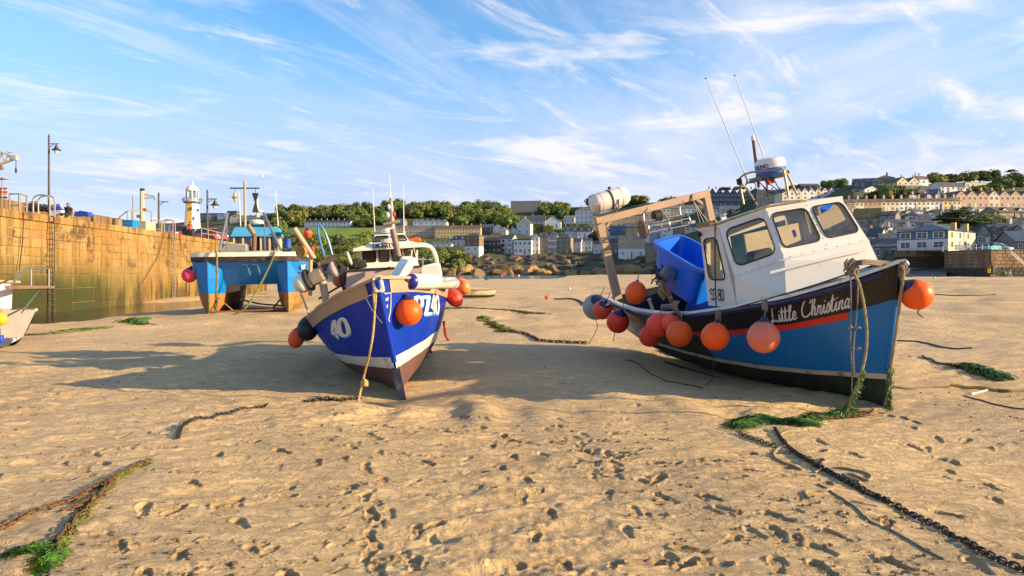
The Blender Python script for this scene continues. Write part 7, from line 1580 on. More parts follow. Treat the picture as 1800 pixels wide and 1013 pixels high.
# quay walls -----------------------------------------------------------------
m_qw = stone_material('quay_granite', (.26, .20, .125), False); m_qd = M('quay_weed_band', (.045, .04, .022), .9, var=.4, vscale=.8)
def quay_wall(label, pa, pb, ztop, zbot, th=1.2, rows_=9, blk=1.1):
    a, b = Vector((*pa, 0)), Vector((*pb, 0)); d = (b - a); L_ = d.length; d.normalize(); n = Vector((d.y, -d.x, 0)); t = thing('quay_wall', label, 'wall', mat=Matrix(((d.x, -n.x, 0, a.x), (d.y, -n.y, 0, a.y), (0, 0, 1, 0), (0, 0, 0, 1))))
    MB().box((L_ / 2, .1 + th / 2, (ztop + zbot) / 2 - .02), (L_, th, ztop - zbot)).build('core', m_joint, t); h_ = (ztop - zbot) / rows_
    cach = {}
    for rw in range(rows_):
        x = -.3 * (rw % 2)
        while x < L_ - .2:
            w_ = round(hrng.uniform(.7, 1.4) * blk, 1); w_ = min(w_, L_ - x); kk = (round(w_, 2), rw < 4); 
            if kk not in cach: cach[kk] = MB().box((0, 0, 0), (w_ - .05, .3, h_ - .05), ch=.03).mesh('stone_block', m_qd if rw < 4 else m_qw, 30)
            link('stone_block', cach[kk], t, (max(x, 0) + w_ / 2, .1 + hrng.uniform(-.03, .02), zbot + h_ * (rw + .5))); x += w_
    MB().box((L_ / 2, th / 2, ztop + .06), (L_ + .1, th + .3, .14)).build('coping', m_qw, t)
Yw = 108.0; zt_q = P(1660, 441, Yw).z; zb_q = P(1660, 489, Yw).z
qa, qb = P(1660, 480, Yw + 6), P(1741, 480, Yw - 3); qc = qb + Vector((18, 10, 0))
quay_wall('shaded stone quay wall left of the corner, with dark weedy foot', qa.xy, qb.xy, zt_q, zb_q - .6); quay_wall('sunlit stone quay wall right of the corner, behind the walkers', qb.xy, (qb + Vector((26, 4, 0))).xy, zt_q, zb_q - .6)
quay_wall('old stone wall under the blue and cream house', P(1572, 470, 125).xy, P(1664, 470, 121).xy, P(1600, 441.5, 123).z, P(1600, 466, 123).z - .5, rows_=6, blk=1.4)
MB().add([tuple(P(1560, 441.5, 135)), (qa.x, qa.y + .5, zt_q), (qb.x, qb.y + .5, zt_q), (qb.x + 60, qb.y + 5, zt_q), (170, 150, zt_q), (120, 200, zt_q)], [(0, 1, 2, 3, 4, 5)]).build('quay_surface', M('tarmac', (.09, .085, .08), .9), None, None, kind='structure')
MB().grid([[tuple(P(1480, 472, 150)), tuple(P(1490, 486, 112))], [tuple(P(1664, 468, 122)), tuple(P(1664, 485.5, 108))]]).build('slipway', M('wet_slip', (.16, .15, .13), .5, var=.3, vscale=.6), None, None, kind='structure')
rail_l = thing('stair_rail', 'white handrail slanting down the sunlit quay wall', 'handrail', P(1776, 441, Yw - 4)); o_ = P(1776, 441, Yw - 4)
for dy in (0, 4): MB().tube([V(0, 0, -dy * .09), P(1806, 467 + dy, Yw - 4) - o_], .07, 6).build('rail', M('rail_white', (.7, .68, .62), .5), rail_l)
t = thing('railing', 'pale railing along the top of the quay wall', 'railing', (qa.x, qa.y, zt_q)); d = (qb - qa); d.z = 0
for k in range(9): MB().tube([d * (k / 8) + V(0, .4, 0), d * (k / 8) + V(0, .4, 1.0)], .035, 5).build('post', M('rail_white', (.7, .68, .62), .5), t)
for z in (.5, 1.0): MB().tube([V(0, .4, z), d + V(0, .4, z)], .03, 5).build('rail', M('rail_white', (.7, .68, .62), .5), t)
MB().box(P(1692, 435, 118), (2.6, .1, .9)).build('sign_board', wallm('pale'), None, label='pale board standing on the quay in front of the cream side wall', cat='board')

# ------------------------------------------------------------------ trees, hedges, rocks
def leaf_mat(name, col, var=.35):
    m = bpy.data.materials.new(name); m.use_nodes = True; N, L = m.node_tree.nodes, m.node_tree.links; b = N['Principled BSDF']; b.inputs['Roughness'].default_value = .75; b.inputs['Specular IOR Level'].default_value = .25
    oi = N.new('ShaderNodeObjectInfo'); g = N.new('ShaderNodeNewGeometry'); n = N.new('ShaderNodeTexNoise'); n.inputs['Scale'].default_value = .35; n.inputs['Detail'].default_value = 4; L.new(g.outputs['Position'], n.inputs[0])
    h = N.new('ShaderNodeHueSaturation'); h.inputs['Color'].default_value = (*col, 1)
    r_ = N.new('ShaderNodeMapRange'); r_.inputs[3].default_value = .46; r_.inputs[4].default_value = .53; L.new(oi.outputs['Random'], r_.inputs[0]); L.new(r_.outputs[0], h.inputs['Hue'])
    mu = N.new('ShaderNodeMath'); mu.operation = 'MULTIPLY_ADD'; L.new(n.outputs[0], mu.inputs[0]); mu.inputs[1].default_value = 1.6; r2 = N.new('ShaderNodeMapRange'); r2.inputs[3].default_value = .0; r2.inputs[4].default_value = .55; mm = N.new('ShaderNodeMath'); mm.operation = 'MULTIPLY'; mm.inputs[1].default_value = 7.31; L.new(oi.outputs['Random'], mm.inputs[0]); fr = N.new('ShaderNodeMath'); fr.operation = 'FRACT'; L.new(mm.outputs[0], fr.inputs[0]); L.new(fr.outputs[0], r2.inputs[0]); L.new(r2.outputs[0], mu.inputs[2]); L.new(mu.outputs[0], h.inputs['Value'])
    L.new(h.outputs[0], b.inputs['Base Color']); b.inputs['Transmission Weight'].default_value = 0
    return m
m_leaf = leaf_mat('broadleaf', (.135, .165, .036)); m_leafd = leaf_mat('dark_leaf', (.075, .105, .03)); m_bark = M('bark', (.10, .075, .05), .9)
def crown_mesh(seed, n=1500, flat_=.78, lobes=11, leaf=.062, mat=m_leaf, spread=.62):
    rg = np.random.RandomState(seed); cs = [(np.array([0, 0, .55]), .55)]
    for i in range(lobes):
        a = rg.uniform(0, 6.28); q = rg.uniform(.25, spread); cs.append((np.array([q * math.cos(a), q * math.sin(a), .35 + rg.uniform(0, .55) * (1.15 - q)]), rg.uniform(.22, .42)))
    vs, fs = [], []
    for i in range(n):
        c, r_ = cs[rg.randint(len(cs))]; d = rg.normal(size=3); d /= np.linalg.norm(d); d[2] = d[2] if d[2] > -.5 else -d[2]
        p = c + d * r_ * rg.uniform(.70, 1.16) * np.array([1, 1, flat_]); nrm = d + rg.normal(size=3) * .45; nrm /= np.linalg.norm(nrm); u = np.cross(nrm, rg.normal(size=3)); u /= np.linalg.norm(u); v = np.cross(nrm, u); s_ = leaf * rg.uniform(.6, 1.4); k = len(vs)
        vs += [p + u * s_, p + v * s_ * .8, p - u * s_, p - v * s_ * .8]; fs.append((k, k + 1, k + 2, k + 3))
    mb = MB(); mb.v = [tuple(q) for q in vs]; mb.f = fs; mb.m = [0] * len(fs)
    for c, r_ in cs: mb.ball(c, r_ * .70, 10, 6, (1, 1, flat_))
    return mb.mesh('crown', mat, None)
CROWNS = [crown_mesh(s_) for s_ in range(6)]; CROWNSD = [crown_mesh(s_, mat=m_leafd) for s_ in range(20, 23)]
TRUNK = MB().tube([(0, 0, -.4), (.02, 0, .2), (-.02, .02, .55)], [.06, .045, .03], 7)
TRUNK.tube([(0, 0, .2), (.2, .05, .5)], [.03, .015], 5); TRUNK.tube([(0, 0, .25), (-.18, -.08, .55)], [.03, .015], 5); TRUNK = TRUNK.mesh('trunk', m_bark, 60)
def tree(px, yb, wpx, hpx, label, group, dark=False, Y=None, name='tree'):
    Y0 = Y or hill_at(px, yb); b = P(px, yb, Y0); b.z -= .5; k = Y0 / F; t = thing(name, label, 'tree', b, hrng.uniform(0, 6.28), group); s_ = (wpx * k / 1.5, wpx * k / 1.5, hpx * k / 1.02)
    link('crown', hrng.choice(CROWNSD if dark else CROWNS), t, (0, 0, -.24 * s_[2]), scale=(s_[0], s_[1], s_[2] * 1.22)); link('trunk', TRUNK, t, scale=s_)
def free(px, y0, y1, m_=2):
    return not any(a - m_ < px < b + m_ and y1 > c - 1 and y0 < d for a, b, c, d in HOUSES)
def in_field(px, py): return 500 < px < 662 and 399 < py < 420 + (px - 500) * .0
cnt = 0; tr_ = random.Random(3)
spots = []
for band_y in range(470, 352, -5):
    x = 470 + tr_.uniform(0, 12)
    while x < 1060:
        spots.append((x + tr_.uniform(-4, 4), band_y + tr_.uniform(-2, 2))); x += tr_.uniform(15, 24)
for x, y in spots:
    sk = float(np.interp(x, _px, _sky))
    if y < sk + 1: continue
    wv, hv = tr_.uniform(20, 32), tr_.uniform(15, 23)
    if in_field(x, y) or in_field(x, y - 6): continue
    if x > 820 and y > 424: continue
    if x > 640 and y > 418 and x < 820 and tr_.random() < .15: continue
    if not free(x, y - hv * .8, y - 1): 
        continue
    if cnt < 285: dk_ = tr_.random() < .3; zn = 'left of the white villas' if x < 540 else 'above the white villas and green field' if x < 670 and y < 402 else 'below the green field' if x < 670 else 'behind the stone terraces' if x < 860 and y < 402 else 'around the waterfront houses' if y > 405 else 'around the stone hotel on the skyline'; tree(x, y, wv, hv, '%s broadleaf tree %s across the harbour' % ('dark green' if dk_ else 'light green', zn), '%s trees %s' % ('dark' if dk_ else 'light', zn), dark=dk_); cnt += 1
# green field
fx = []
for px in np.linspace(496, 664, 20):
    fx.append([tuple(P(px, py, hill_at(px, py) - 3)) for py in np.linspace(420, 400.5, 6)])
MB().grid(fx, flip=True).build('meadow', M('meadow', (.16, .22, .025), .9, var=.3, vscale=.05, dirt=(.07, .11, .02), damt=.6, dscale=.06), None, 180, kind='structure')
for (x0, x1, y0, y1) in ((924, 955, 394.5, 411), (955, 973, 397, 411), (1000, 1042, 394, 398)):
    Y0 = hill_at((x0 + x1) / 2, y1) - 1; a = P(x0, y1, Y0); w_ = (x1 - x0) * Y0 / F; h_ = (y1 - y0) * Y0 / F; rg = np.random.RandomState(int(x0)); mb = MB(); mb.box((w_ / 2, 2, h_ / 2), (w_ * .97, 3.4, h_ * .96))
    for i in range(700):
        p = V(rg.uniform(0, w_), rg.choice([0.2, rg.uniform(.2, 3.6)]), rg.uniform(0, h_)); 
        if p.y > .3: p.z = h_
        q = .35; u = V(rg.normal(), rg.normal(), rg.normal()).normalized() * q; v = V(rg.normal(), rg.normal(), rg.normal()).normalized() * q; mb.add([p + u, p + v, p - u, p - v], [(0, 1, 2, 3)])
    mb.build('hedge', m_leafd if x0 < 930 else m_leaf, None, None, label=('tall clipped dark hedge below the rambling gabled house' if x0 < 930 else 'lighter bushy hedge right of the tall dark hedge' if x0 < 960 else 'low hedge under the white hotel'), cat='hedge').location = a
CNT = {}
def T1_(label, px, yb, w_, h_, dark=False, Y=None): tree(px, yb, w_, h_, label, None, dark, Y)
for i, (px, yb, w_, h_, d_) in enumerate(sorted(((1455, 329, 22, 14, 0), (1478, 329, 24, 17, 0), (1395, 333, 22, 10, 0), (1555, 350, 30, 32, 0), (1580, 349, 34, 26, 1), (1534, 349, 26, 14, 1), (1600, 345, 26, 16, 0), (1645, 322, 40, 20, 0), (1670, 322, 34, 18, 1), (1700, 319, 36, 20, 0), (1722, 318, 34, 20, 1), (1745, 318, 26, 22, 0), (1765, 330, 34, 22, 0), (1790, 330, 40, 26, 1), (1720, 336, 30, 12, 0), (1745, 336, 36, 14, 0), (1780, 322, 30, 18, 1), (1120, 358, 34, 16, 0), (1090, 362, 30, 12, 1), (1660, 346, 18, 8, 0), (1700, 372, 22, 12, 0), (1330, 338, 20, 8, 0), (1300, 333, 20, 6, 0), (1275, 334, 24, 6, 1), (1640, 375, 20, 9, 0), (1180, 356, 40, 12, 0), (1215, 352, 40, 10, 1),
    (1730, 395, 36, 22, 0), (1752, 393, 34, 20, 0), (1765, 386, 26, 14, 0), (1712, 397, 30, 18, 1), (1745, 432, 20, 12, 1), (1772, 431, 16, 10, 0), (1600, 388, 14, 10, 0), (1515, 402, 16, 8, 0)))):
    where = 'on the skyline' if yb < 333 else 'between the hillside terraces' if yb < 380 else 'behind the quay buildings'
    ky = ('dark' if d_ else 'green', where); CNT[ky] = CNT.get(ky, -1) + 1; T1_('%s tree %s, %s such tree from the left' % (*ky, ORD[CNT[ky]]), px, yb, w_, h_, bool(d_))
# spreading dark evergreen behind the blue and cream house: layered flat plates
Y0 = 150; b = P(1684, 400, Y0); t = thing('evergreen_tree', 'wide spreading dark evergreen tree with layered branches behind the quay house', 'tree', b); k = Y0 / F
lay = crown_mesh(77, 900, .30, 10, .07, m_leafd, .9)
for (dx, dz, w_, h_) in ((0, 2, 62, 18), (-24, 8, 46, 14), (22, 6, 48, 15), (-6, 14, 56, 14), (12, 20, 40, 12), (-14, 20, 36, 11), (2, 25, 28, 9), (34, 2, 30, 12)): link('branch_layer', lay, t, (dx * k, hrng.uniform(-1, 1), dz * k), (0, 0, hrng.uniform(0, 6)), (w_ * k / 1.9, w_ * k / 1.9, h_ * k))
MB().tube([(0, 0, -2), (.1, 0, 12 * k), (-.1, 0, 24 * k)], [.5, .35, .15], 8).build('trunk', m_bark, t)
# wind-bent pines on the skyline
for lab, px, yb, lean, hp in (('tall wind bent pine with flat top on the skyline at right', 1782, 322, -5, 24), ('slim layered pine on the skyline left of the bent pine', 1748, 322, 2, 23)):
    Y0 = hill_at(px, yb) - 8; b = P(px, yb, Y0); k = Y0 / F; t = thing('pine_tree', lab, 'tree', b); MB().tube(spl([(0, 0, -2), (lean * .3 * k, 0, hp * .4 * k), (lean * k, 0, hp * .8 * k)], 4), [.5, .47, .44, .4, .36, .33, .3, .25, .2], 7).build('trunk', m_bark, t)
    for (dx, dz, w_, h_) in (((lean, hp * .72, 20, 7), (lean + 6, hp * .6, 14, 6), (lean - 5, hp * .5, 12, 5), (lean + 2, hp * .85, 13, 5)) if lean < 0 else ((lean, hp * .35, 16, 5), (lean, hp * .55, 15, 5), (lean, hp * .78, 12, 5))): link('branch_layer', lay, t, (dx * k, 0, dz * k), (0, 0, hrng.uniform(0, 6)), (w_ * k / 1.9, w_ * k / 1.9, h_ * k))
# boulders of the far shore
m_rock = M('shore_rock', (.26, .17, .07), .9, var=.4, vscale=.25, dirt=(.05, .04, .03), damt=.8, dscale=.2, dlo=.42, dhi=.6, bump=.8, bscale=.7, rand=.3); m_rockd = M('shore_rock_dark', (.075, .055, .04), .95, var=.5, vscale=.3, dirt=(.12, .12, .03), damt=.6, dscale=.3, bump=.8, bscale=.8, rand=.3)
def rock_mesh(seed, mat):
    rg = np.random.RandomState(seed); mb = MB().ball((0, 0, 0), 1, 16, 10); vv = np.array(mb.v)
    for q in range(9):
        n = rg.normal(size=3); n /= np.linalg.norm(n); d = rg.uniform(.55, .85); dd = vv @ n; vv = vv - np.outer(np.clip(dd - d, 0, None) * .92, n)
    vv += .05 * rg.normal(size=vv.shape); mb.v = [tuple(q) for q in vv]; return mb.mesh('boulder', mat, 35)
RK = [rock_mesh(i, m_rock) for i in range(5)]; RKD = [rock_mesh(10 + i, m_rockd) for i in range(4)]
rs_rows = []
for px in np.linspace(630, 1180, 190):
    col_ = []
    for py in np.linspace(488, 446, 26):
        Y0 = hill_at(px, py); p_ = P(px, py, Y0 - 2.5); n_ = float(vnoise(p_.x / 7, p_.y / 9, 51)) + .6 * float(vnoise(p_.x / 3, p_.y / 3.4, 52)) + .3 * float(vnoise(p_.x / 1.4, p_.y / 1.5, 53)); p_.z += 3.0 * n_ * (1 if py < 484 else .3) - .3; p_.y -= 2.5 * n_; col_.append(tuple(p_))
    rs_rows.append(col_)
MB().grid(rs_rows, flip=True).build('rock_slope', m_rockd, None, 25, kind='structure')
rk_ = random.Random(8)
for k in range(150):
    lo_row = k < 62
    px = 640 + (k % 62) * 8.4 + rk_.uniform(-4, 4) if lo_row else rk_.uniform(640, 1165)
    py = rk_.uniform(476, 484) if lo_row else rk_.uniform(452, 475)
    Y0 = hill_at(px, py) - (2 if lo_row else 0); b = P(px, py, Y0); kk = Y0 / F; w_ = rk_.choice([rk_.uniform(12, 22), rk_.uniform(22, 40)]) if lo_row else rk_.uniform(8, 20)
    link('boulder', rk_.choice(RK if lo_row or rk_.random() < .35 else RKD), None, b, (rk_.uniform(-.3, .3), rk_.uniform(-.3, .3), rk_.uniform(0, 6)), (w_ * kk * .62, w_ * kk * .5, w_ * kk * rk_.uniform(.3, .48)), label='golden brown boulder at the water line across the harbour' if lo_row else 'dark boulder on the rock slope below the waterfront houses', cat='boulder', group='golden shore boulders' if lo_row else 'dark slope boulders')
# ------------------------------------------------------------------ people
def _person_mesh(pose, cols, h=1.7):
    "one continuous skinned figure; colours by body region"
    s = h / 1.7; st = pose.get('stride', .0); sit = pose.get('sit', False); arm = pose.get('arm', .15); bend = pose.get('bend', 0)
    hip = .92 if not sit else .12
    J = {'pel': (0, 0, hip), 'wai': (.0, 0, hip + .16), 'che': (.03 + bend, 0, hip + .38), 'nec': (.04 + bend * 1.4, 0, hip + .56), 'hea': (.06 + bend * 1.6, 0, hip + .66), 'top': (.06 + bend * 1.6, 0, hip + .78)}
    E_ = [('pel', 'wai'), ('wai', 'che'), ('che', 'nec'), ('nec', 'hea'), ('hea', 'top')]; R_ = {'pel': .135, 'wai': .12, 'che': .15, 'nec': .055, 'hea': .095, 'top': .07}
    for sd_, k in ((1, 'l'), (-1, 'r')):
        f = sd_ * st
        if sit: pts = [(.08, .1 * sd_, hip), (.42, .13 * sd_, hip + .16), (.62, .13 * sd_, hip - .12), (.72, .13 * sd_, hip - .12)]
        else: pts = [(0, .09 * sd_, hip - .06), (f * .5 + .04, .1 * sd_, .50), (f - (.1 if f < 0 else 0), .1 * sd_, .09 if f >= 0 else .14), (f + .14, .11 * sd_, .035)]
        for i, (p, r_) in enumerate(zip(pts, (.095, .065, .042, .035))): J[k + str(i)] = p; R_[k + str(i)] = r_
        E_ += [('pel', k + '0'), (k + '0', k + '1'), (k + '1', k + '2'), (k + '2', k + '3')]
        a = -sd_ * arm
        ap = [(.03 + bend, .19 * sd_, hip + .50), (.0 + a * .5 + bend, .24 * sd_, hip + .24), (a + .10 + bend, .22 * sd_, hip + .04), (a + .14 + bend, .21 * sd_, hip - .05)]
        for i, (p, r_) in enumerate(zip(ap, (.065, .045, .034, .04))): J[k + 'a' + str(i)] = p; R_[k + 'a' + str(i)] = r_
        E_ += [('che', k + 'a0'), (k + 'a0', k + 'a1'), (k + 'a1', k + 'a2'), (k + 'a2', k + 'a3')]
    names = list(J); me = bpy.data.meshes.new('body'); me.from_pydata([tuple(q * s for q in J[n]) for n in names], [(names.index(a), names.index(b)) for a, b in E_], [])
    o = bpy.data.objects.new('tmp_body', me); COL.objects.link(o); sk = o.modifiers.new('skin', 'SKIN'); sk.use_smooth_shade = True; sub = o.modifiers.new('sub', 'SUBSURF'); sub.levels = 1
    for i, n in enumerate(names): me.skin_vertices[0].data[i].radius = (R_[n] * s, R_[n] * s); me.skin_vertices[0].data[i].use_root = n == 'pel'
    dg = bpy.context.evaluated_depsgraph_get(); out = bpy.data.meshes.new_from_object(o.evaluated_get(dg)); bpy.data.objects.remove(o); out.name = 'body'
    out.materials.clear()
    for c in cols: out.materials.append(c)         # skin, top, bottoms, shoes
    hemz = pose.get('hem', .55) * s
    for p in out.polygons:
        c = p.center; x, y, z = c
        if z > (hip + .60) * s and abs(y) < .13 * s: m = 0
        elif z > (hip + .02) * s and not (abs(y) > .2 * s and z < (hip + .36) * s): m = 1
        elif abs(y) > .175 * s and z > .5 * s and not sit: m = 0
        elif sit: m = 2
        elif z > hemz: m = 2
        elif z < .10 * s: m = 3
        else: m = 0
        p.material_index = m
    return out, tuple(q * s for q in J['hea'])
sk_ = M('skin', (.42, .24, .16), .6); shoe = M('shoe_dark', (.03, .03, .03), .6)
def C_(n, c): return M('cloth_' + n, c, .85, var=.15, vscale=8)
def person(label, loc, rz, top, bot, pose, h=1.7, hair=(.05, .03, .02), group=None):
    t = thing('person', label, 'person', loc, rz, group); me_, hd = _person_mesh(pose, [sk_, top, bot, shoe], h); link('body', me_, t)
    MB().ball(Vector(hd) + V(-.02, 0, .05), .108 * h / 1.7, 14, 8, (1, .9, .95)).build('hair', M('hair_%d' % int(hair[0] * 100), hair, .8), t, 60)
    return t
def onsand(px, Y): 
    x = (px - CX) / F * Y; return Vector((x, Y, gz(x, Y) + .0))
def feet(px, py, Y): p = P(px, py, Y); return Vector((p.x, Y, float(ground_base(p.x, Y))))
person('walker in dark blue top and shorts carrying a yellow bag by the quay wall', feet(1744, 490, 74), RAD(170), C_('navy', (.03, .05, .12)), C_('shorts', (.03, .03, .05)), {'stride': .22, 'hem': .5}, 1.72)
bg_ = thing('shoulder_bag', 'yellow bag carried by the walker near the quay corner', 'bag', feet(1744, 490, 74) + V(-.36, -.05, .78)); MB().box((0, 0, .15), (.34, .2, .5), ch=.06).build('body', C_('yellow', (.75, .45, .02)), bg_); MB().tube(spl([(-.1, 0, .38), (.08, 0, .62), (.3, 0, .58)], 4), .02, 5).build('strap', C_('yellow', (.75, .45, .02)), bg_)
person('small walker in black with a green bag beside the quay wall', feet(1762, 487, 84), RAD(-90), C_('black', (.02, .02, .025)), C_('black', (.02, .02, .025)), {'stride': .1, 'hem': .3}, 1.35); gb = thing('hand_bag', 'small green bag held by the walker in black', 'bag', feet(1765, 487, 84) + V(.1, -.1, .45)); MB().box((0, 0, .15), (.25, .15, .32), ch=.05).build('body', C_('green', (.15, .45, .05)), gb); MB().tube(spl([(-.08, 0, .3), (0, 0, .48), (.08, 0, .3)], 4), .015, 5).build('handle', C_('green', (.15, .45, .05)), gb)
person('rightmost walker in dark top and pale trousers by the quay wall', feet(1775, 487, 82), RAD(-80), C_('charcoal', (.03, .03, .035)), C_('pale', (.45, .43, .4)), {'stride': .12, 'hem': .1}, 1.4)
for lab, px, top, bot, dx in (('bather in pink at the water edge, left of the strolling pair', 882.5, C_('pink', (.7, .15, .3)), C_('blue', (.05, .1, .3)), .1), ('stroller in grey at the water edge, left one of the pair', 902, C_('grey', (.3, .3, .3)), C_('brown', (.2, .12, .08)), .2), ('stroller in white at the water edge, right one of the pair', 912, C_('white', (.7, .7, .7)), C_('grey', (.3, .3, .3)), .15), ('bather in red by the waves near the pale orange buoy', 808, C_('red', (.5, .06, .05)), sk_, .1), ('bather in dark blue by the waves near the pale orange buoy', 813, C_('darkblue', (.03, .05, .25)), sk_, .1), ('bather in black at the water edge farthest left', 795, C_('black', (.02, .02, .025)), sk_, .1)):
    person(lab, feet(px, 490, 195), RAD(-90 + 40 * dx), top, bot, {'stride': dx}, 1.72, group='people at the water edge')
person('person in black sleeveless top sitting on the pier beside the fish tub', (P(121, 370, 41).x, 41, PIER_TOP + .15), RAD(-100), C_('black', (.02, .02, .025)), C_('sand', (.4, .3, .18)), {'sit': True}, 1.75, hair=(.25, .15, .06))
person('person in red top sitting on a dark crate beside the lighthouse', (P(334, 400, 61).x, 61, PIER_TOP + .62), RAD(-80), C_('red', (.5, .06, .05)), C_('darkblue', (.03, .05, .25)), {'sit': True}, 1.5)
tubbox('crate', 'dark crate under the person in red near the lighthouse', 323, 340, 403, 412, 61.5, .6, m_dark, 'crate')
person('person in pale shirt standing on the quay by the railing', (P(1687, 440, 115).x, 115, zt_q + .1), RAD(-60), C_('white', (.7, .7, .7)), C_('pale', (.45, .43, .4)), {}, 1.7, group='people on the quay'); person('person in bright blue top standing on the quay', (P(1697, 440, 114).x, 114, zt_q + .1), RAD(-100), C_('bright_blue', (.03, .12, .5)), C_('black', (.02, .02, .025)), {}, 1.7, group='people on the quay')

# ------------------------------------------------------------------ cars
def car(label, loc, rz, paint, L_=4.0, W_=1.7, H_=1.45, group=None):
    t = thing('parked_car', label, 'car', loc, rz, group); k = L_ / 4.0
    lowp = [(-2.0, .35), (-1.98, .75), (-1.75, .92), (1.0, .92), (1.75, .80), (1.98, .62), (2.0, .32), (1.6, .22), (-1.6, .22)]; cab = [(-1.72, .90), (-1.35, 1.38), (-.9, H_), (.15, H_), (.5, 1.36), (1.05, .90)]
    def ext(poly, w0, w1, z0):
        rows_ = []
        for y_ in np.linspace(-1, 1, 7):
            tt = 1 - .10 * abs(y_) ** 4; rows_.append([V(x * k * (tt if abs(x) > 1.5 else 1), y_ * (w0 + (w1 - w0) * max(0, (z - z0) / (H_ - z0))) / 2, z) for x, z in poly])
        mb = MB(); mb.grid(rows_, cv=True); n_ = len(poly); mb.add(rows_[0], [tuple(range(n_))]); mb.add(rows_[-1], [tuple(range(n_))[::-1]]); return mb
    ext(lowp, W_, W_, .9).build('body', paint, t, 40); ext(cab, W_ * .96, W_ * .78, .9).build('cabin', M('car_glass', (.015, .018, .02), .1), t, 40)
    MB().box((-.35 * k, 0, H_), (1.2 * k, W_ * .74, .05), ch=.015).build('roof', paint, t)
    for x in (-1.25, 1.22):
        for sd_ in (-1, 1):
            wh = MB().lathe([(.2, -.09), (.31, -.08), (.31, .08), (.2, .09)], (x * k, sd_ * (W_ / 2 - .08), .31), (0, 1, 0), 18).build('wheel', M('tyre', (.015, .015, .015), .8), t, 30); MB().lathe([(.05, -.095), (.19, -.092), (.19, .092), (.05, .095)], (x * k, sd_ * (W_ / 2 - .08), .31), (0, 1, 0), 14).build('rim', m_steel, wh, 30)
    for sd_ in (-1, 1): MB().box((1.88 * k, sd_ * .58, .66), (.12, .32, .14), ch=.03).build('headlight', M('lamp_clear', (.7, .7, .7), .1), t); MB().box((-1.9 * k, sd_ * .62, .74), (.08, .2, .2), ch=.02).build('tail_light', M('lamp_tail', (.4, .01, .01), .3), t); MB().box((.75 * k, sd_ * (W_ / 2 + .08), .98), (.1, .16, .12), ch=.02).build('mirror', paint, t)
    for sd_ in (-1, 1):
        for x in (-1.0, .35): MB().bar((x * k, sd_ * W_ * .485, .92), (x * k + .12, sd_ * W_ * .40, H_ - .05), .06, .04).build('pillar', paint, t)
def pnt(n, c): return M('paint_' + n, c, .25, var=.04, coat=.5)
car('dark red car parked on the pier in front of the lighthouse', (P(313, 405, 67).x, 67, PIER_TOP), RAD(-50), pnt('red', (.30, .02, .025)), H_=1.5)
car('red car partly hidden behind the rail near the catamaran', (P(370, 410, 71).x, 71, PIER_TOP), RAD(-30), pnt('bright_red', (.45, .03, .02)))
for i, (lab, px, Yc, rz, pn_, cl_) in enumerate((('turquoise car parked on the quay', 1741, 113, -150, 'turquoise', (.08, .42, .48)), ('silver car parked right of the turquoise car', 1757, 117, -60, 'silver', (.5, .5, .5)), ('dark blue car parked left of the turquoise car', 1724, 118, -130, 'navy', (.03, .05, .14)))):
    car(lab, (P(px, 438, Yc).x, Yc, zt_q + .05), RAD(rz), pnt(pn_, cl_), 3.9, group='cars parked on the quay')

# ------------------------------------------------------------------ chains, ropes and weed on the sand
def G(px, py, dz=0.0):
    "point of the sand seen at px,py"
    Y = 1920.0 / (py - YH)
    for _ in range(12):
        x = (px - CX) / F * Y; Y = (EYE - gz(x, Y)) * F / (py - YH)
    x = (px - CX) / F * Y; return Vector((x, Y, gz(x, Y) + dz))
m_chain = M('chain_dark', (.035, .03, .03), .6, metal=.5, var=.4, vscale=20, dirt=(.12, .05, .02), damt=.6, dscale=14); m_chrust = M('chain_rusty', (.13, .06, .022), .85, var=.4, vscale=25, dirt=(.05, .07, .01), damt=.5, dscale=8)
def link_mesh(L_, W_, r_, mat):
    pts = [(L_ * .5 * (1 if abs(math.cos(a)) > .3 else abs(math.cos(a)) / .3) * math.copysign(1, math.cos(a)) * (.62 + .38 * abs(math.cos(a))), W_ * .5 * math.sin(a), 0) for a in np.linspace(0, 2 * math.pi, 15)[:-1]]
    return MB().tube(pts, r_, 6, closed=True).mesh('link', mat, 60)
def chain(label, pts, pitch, mat, jitter=.0, dz=.012):
    p = spl(pts, 14); t = thing('mooring_chain', label, 'chain', p[0]); lm = link_mesh(pitch * 1.55, pitch * .95, pitch * .17, mat); d = 0; nxt = 0; k = 0; rg = random.Random(len(p))
    for a, b in zip(p, p[1:]):
        L_ = (b - a).length
        while nxt <= d + L_:
            q = a.lerp(b, (nxt - d) / max(L_, 1e-6)); q = Vector((q.x + rg.uniform(-jitter, jitter), q.y + rg.uniform(-jitter, jitter), gz(q.x, q.y) + dz + pitch * .12)); dr = (b - a).normalized()
            yaw = math.atan2(dr.y, dr.x); pt_ = -math.asin(max(-1, min(1, (gz(q.x + dr.x * .03, q.y + dr.y * .03) - gz(q.x - dr.x * .03, q.y - dr.y * .03)) / .06)) * .8)
            o = link('link', lm, t, q - p[0]); o.rotation_euler = (Matrix.Rotation(yaw + rg.uniform(-.15, .15), 4, 'Z') @ Matrix.Rotation(pt_, 4, 'Y') @ Matrix.Rotation(RAD(70 if k % 2 else -12) + rg.uniform(-.2, .2), 4, 'X')).to_euler(); nxt += pitch; k += 1
        d += L_
    return t
chain('heavy dark chain running from the green weed to the lower right corner', [G(1362, 756), G(1378, 780), G(1405, 803), G(1450, 828), G(1510, 862), G(1580, 895), G(1660, 935), G(1740, 980), G(1815, 1012)], .034, m_chain)
chain('second dark chain lying close along the heavy chain', [G(1392, 795), G(1420, 812), G(1462, 835), G(1520, 866), G(1560, 884)], .032, m_chain, .008)
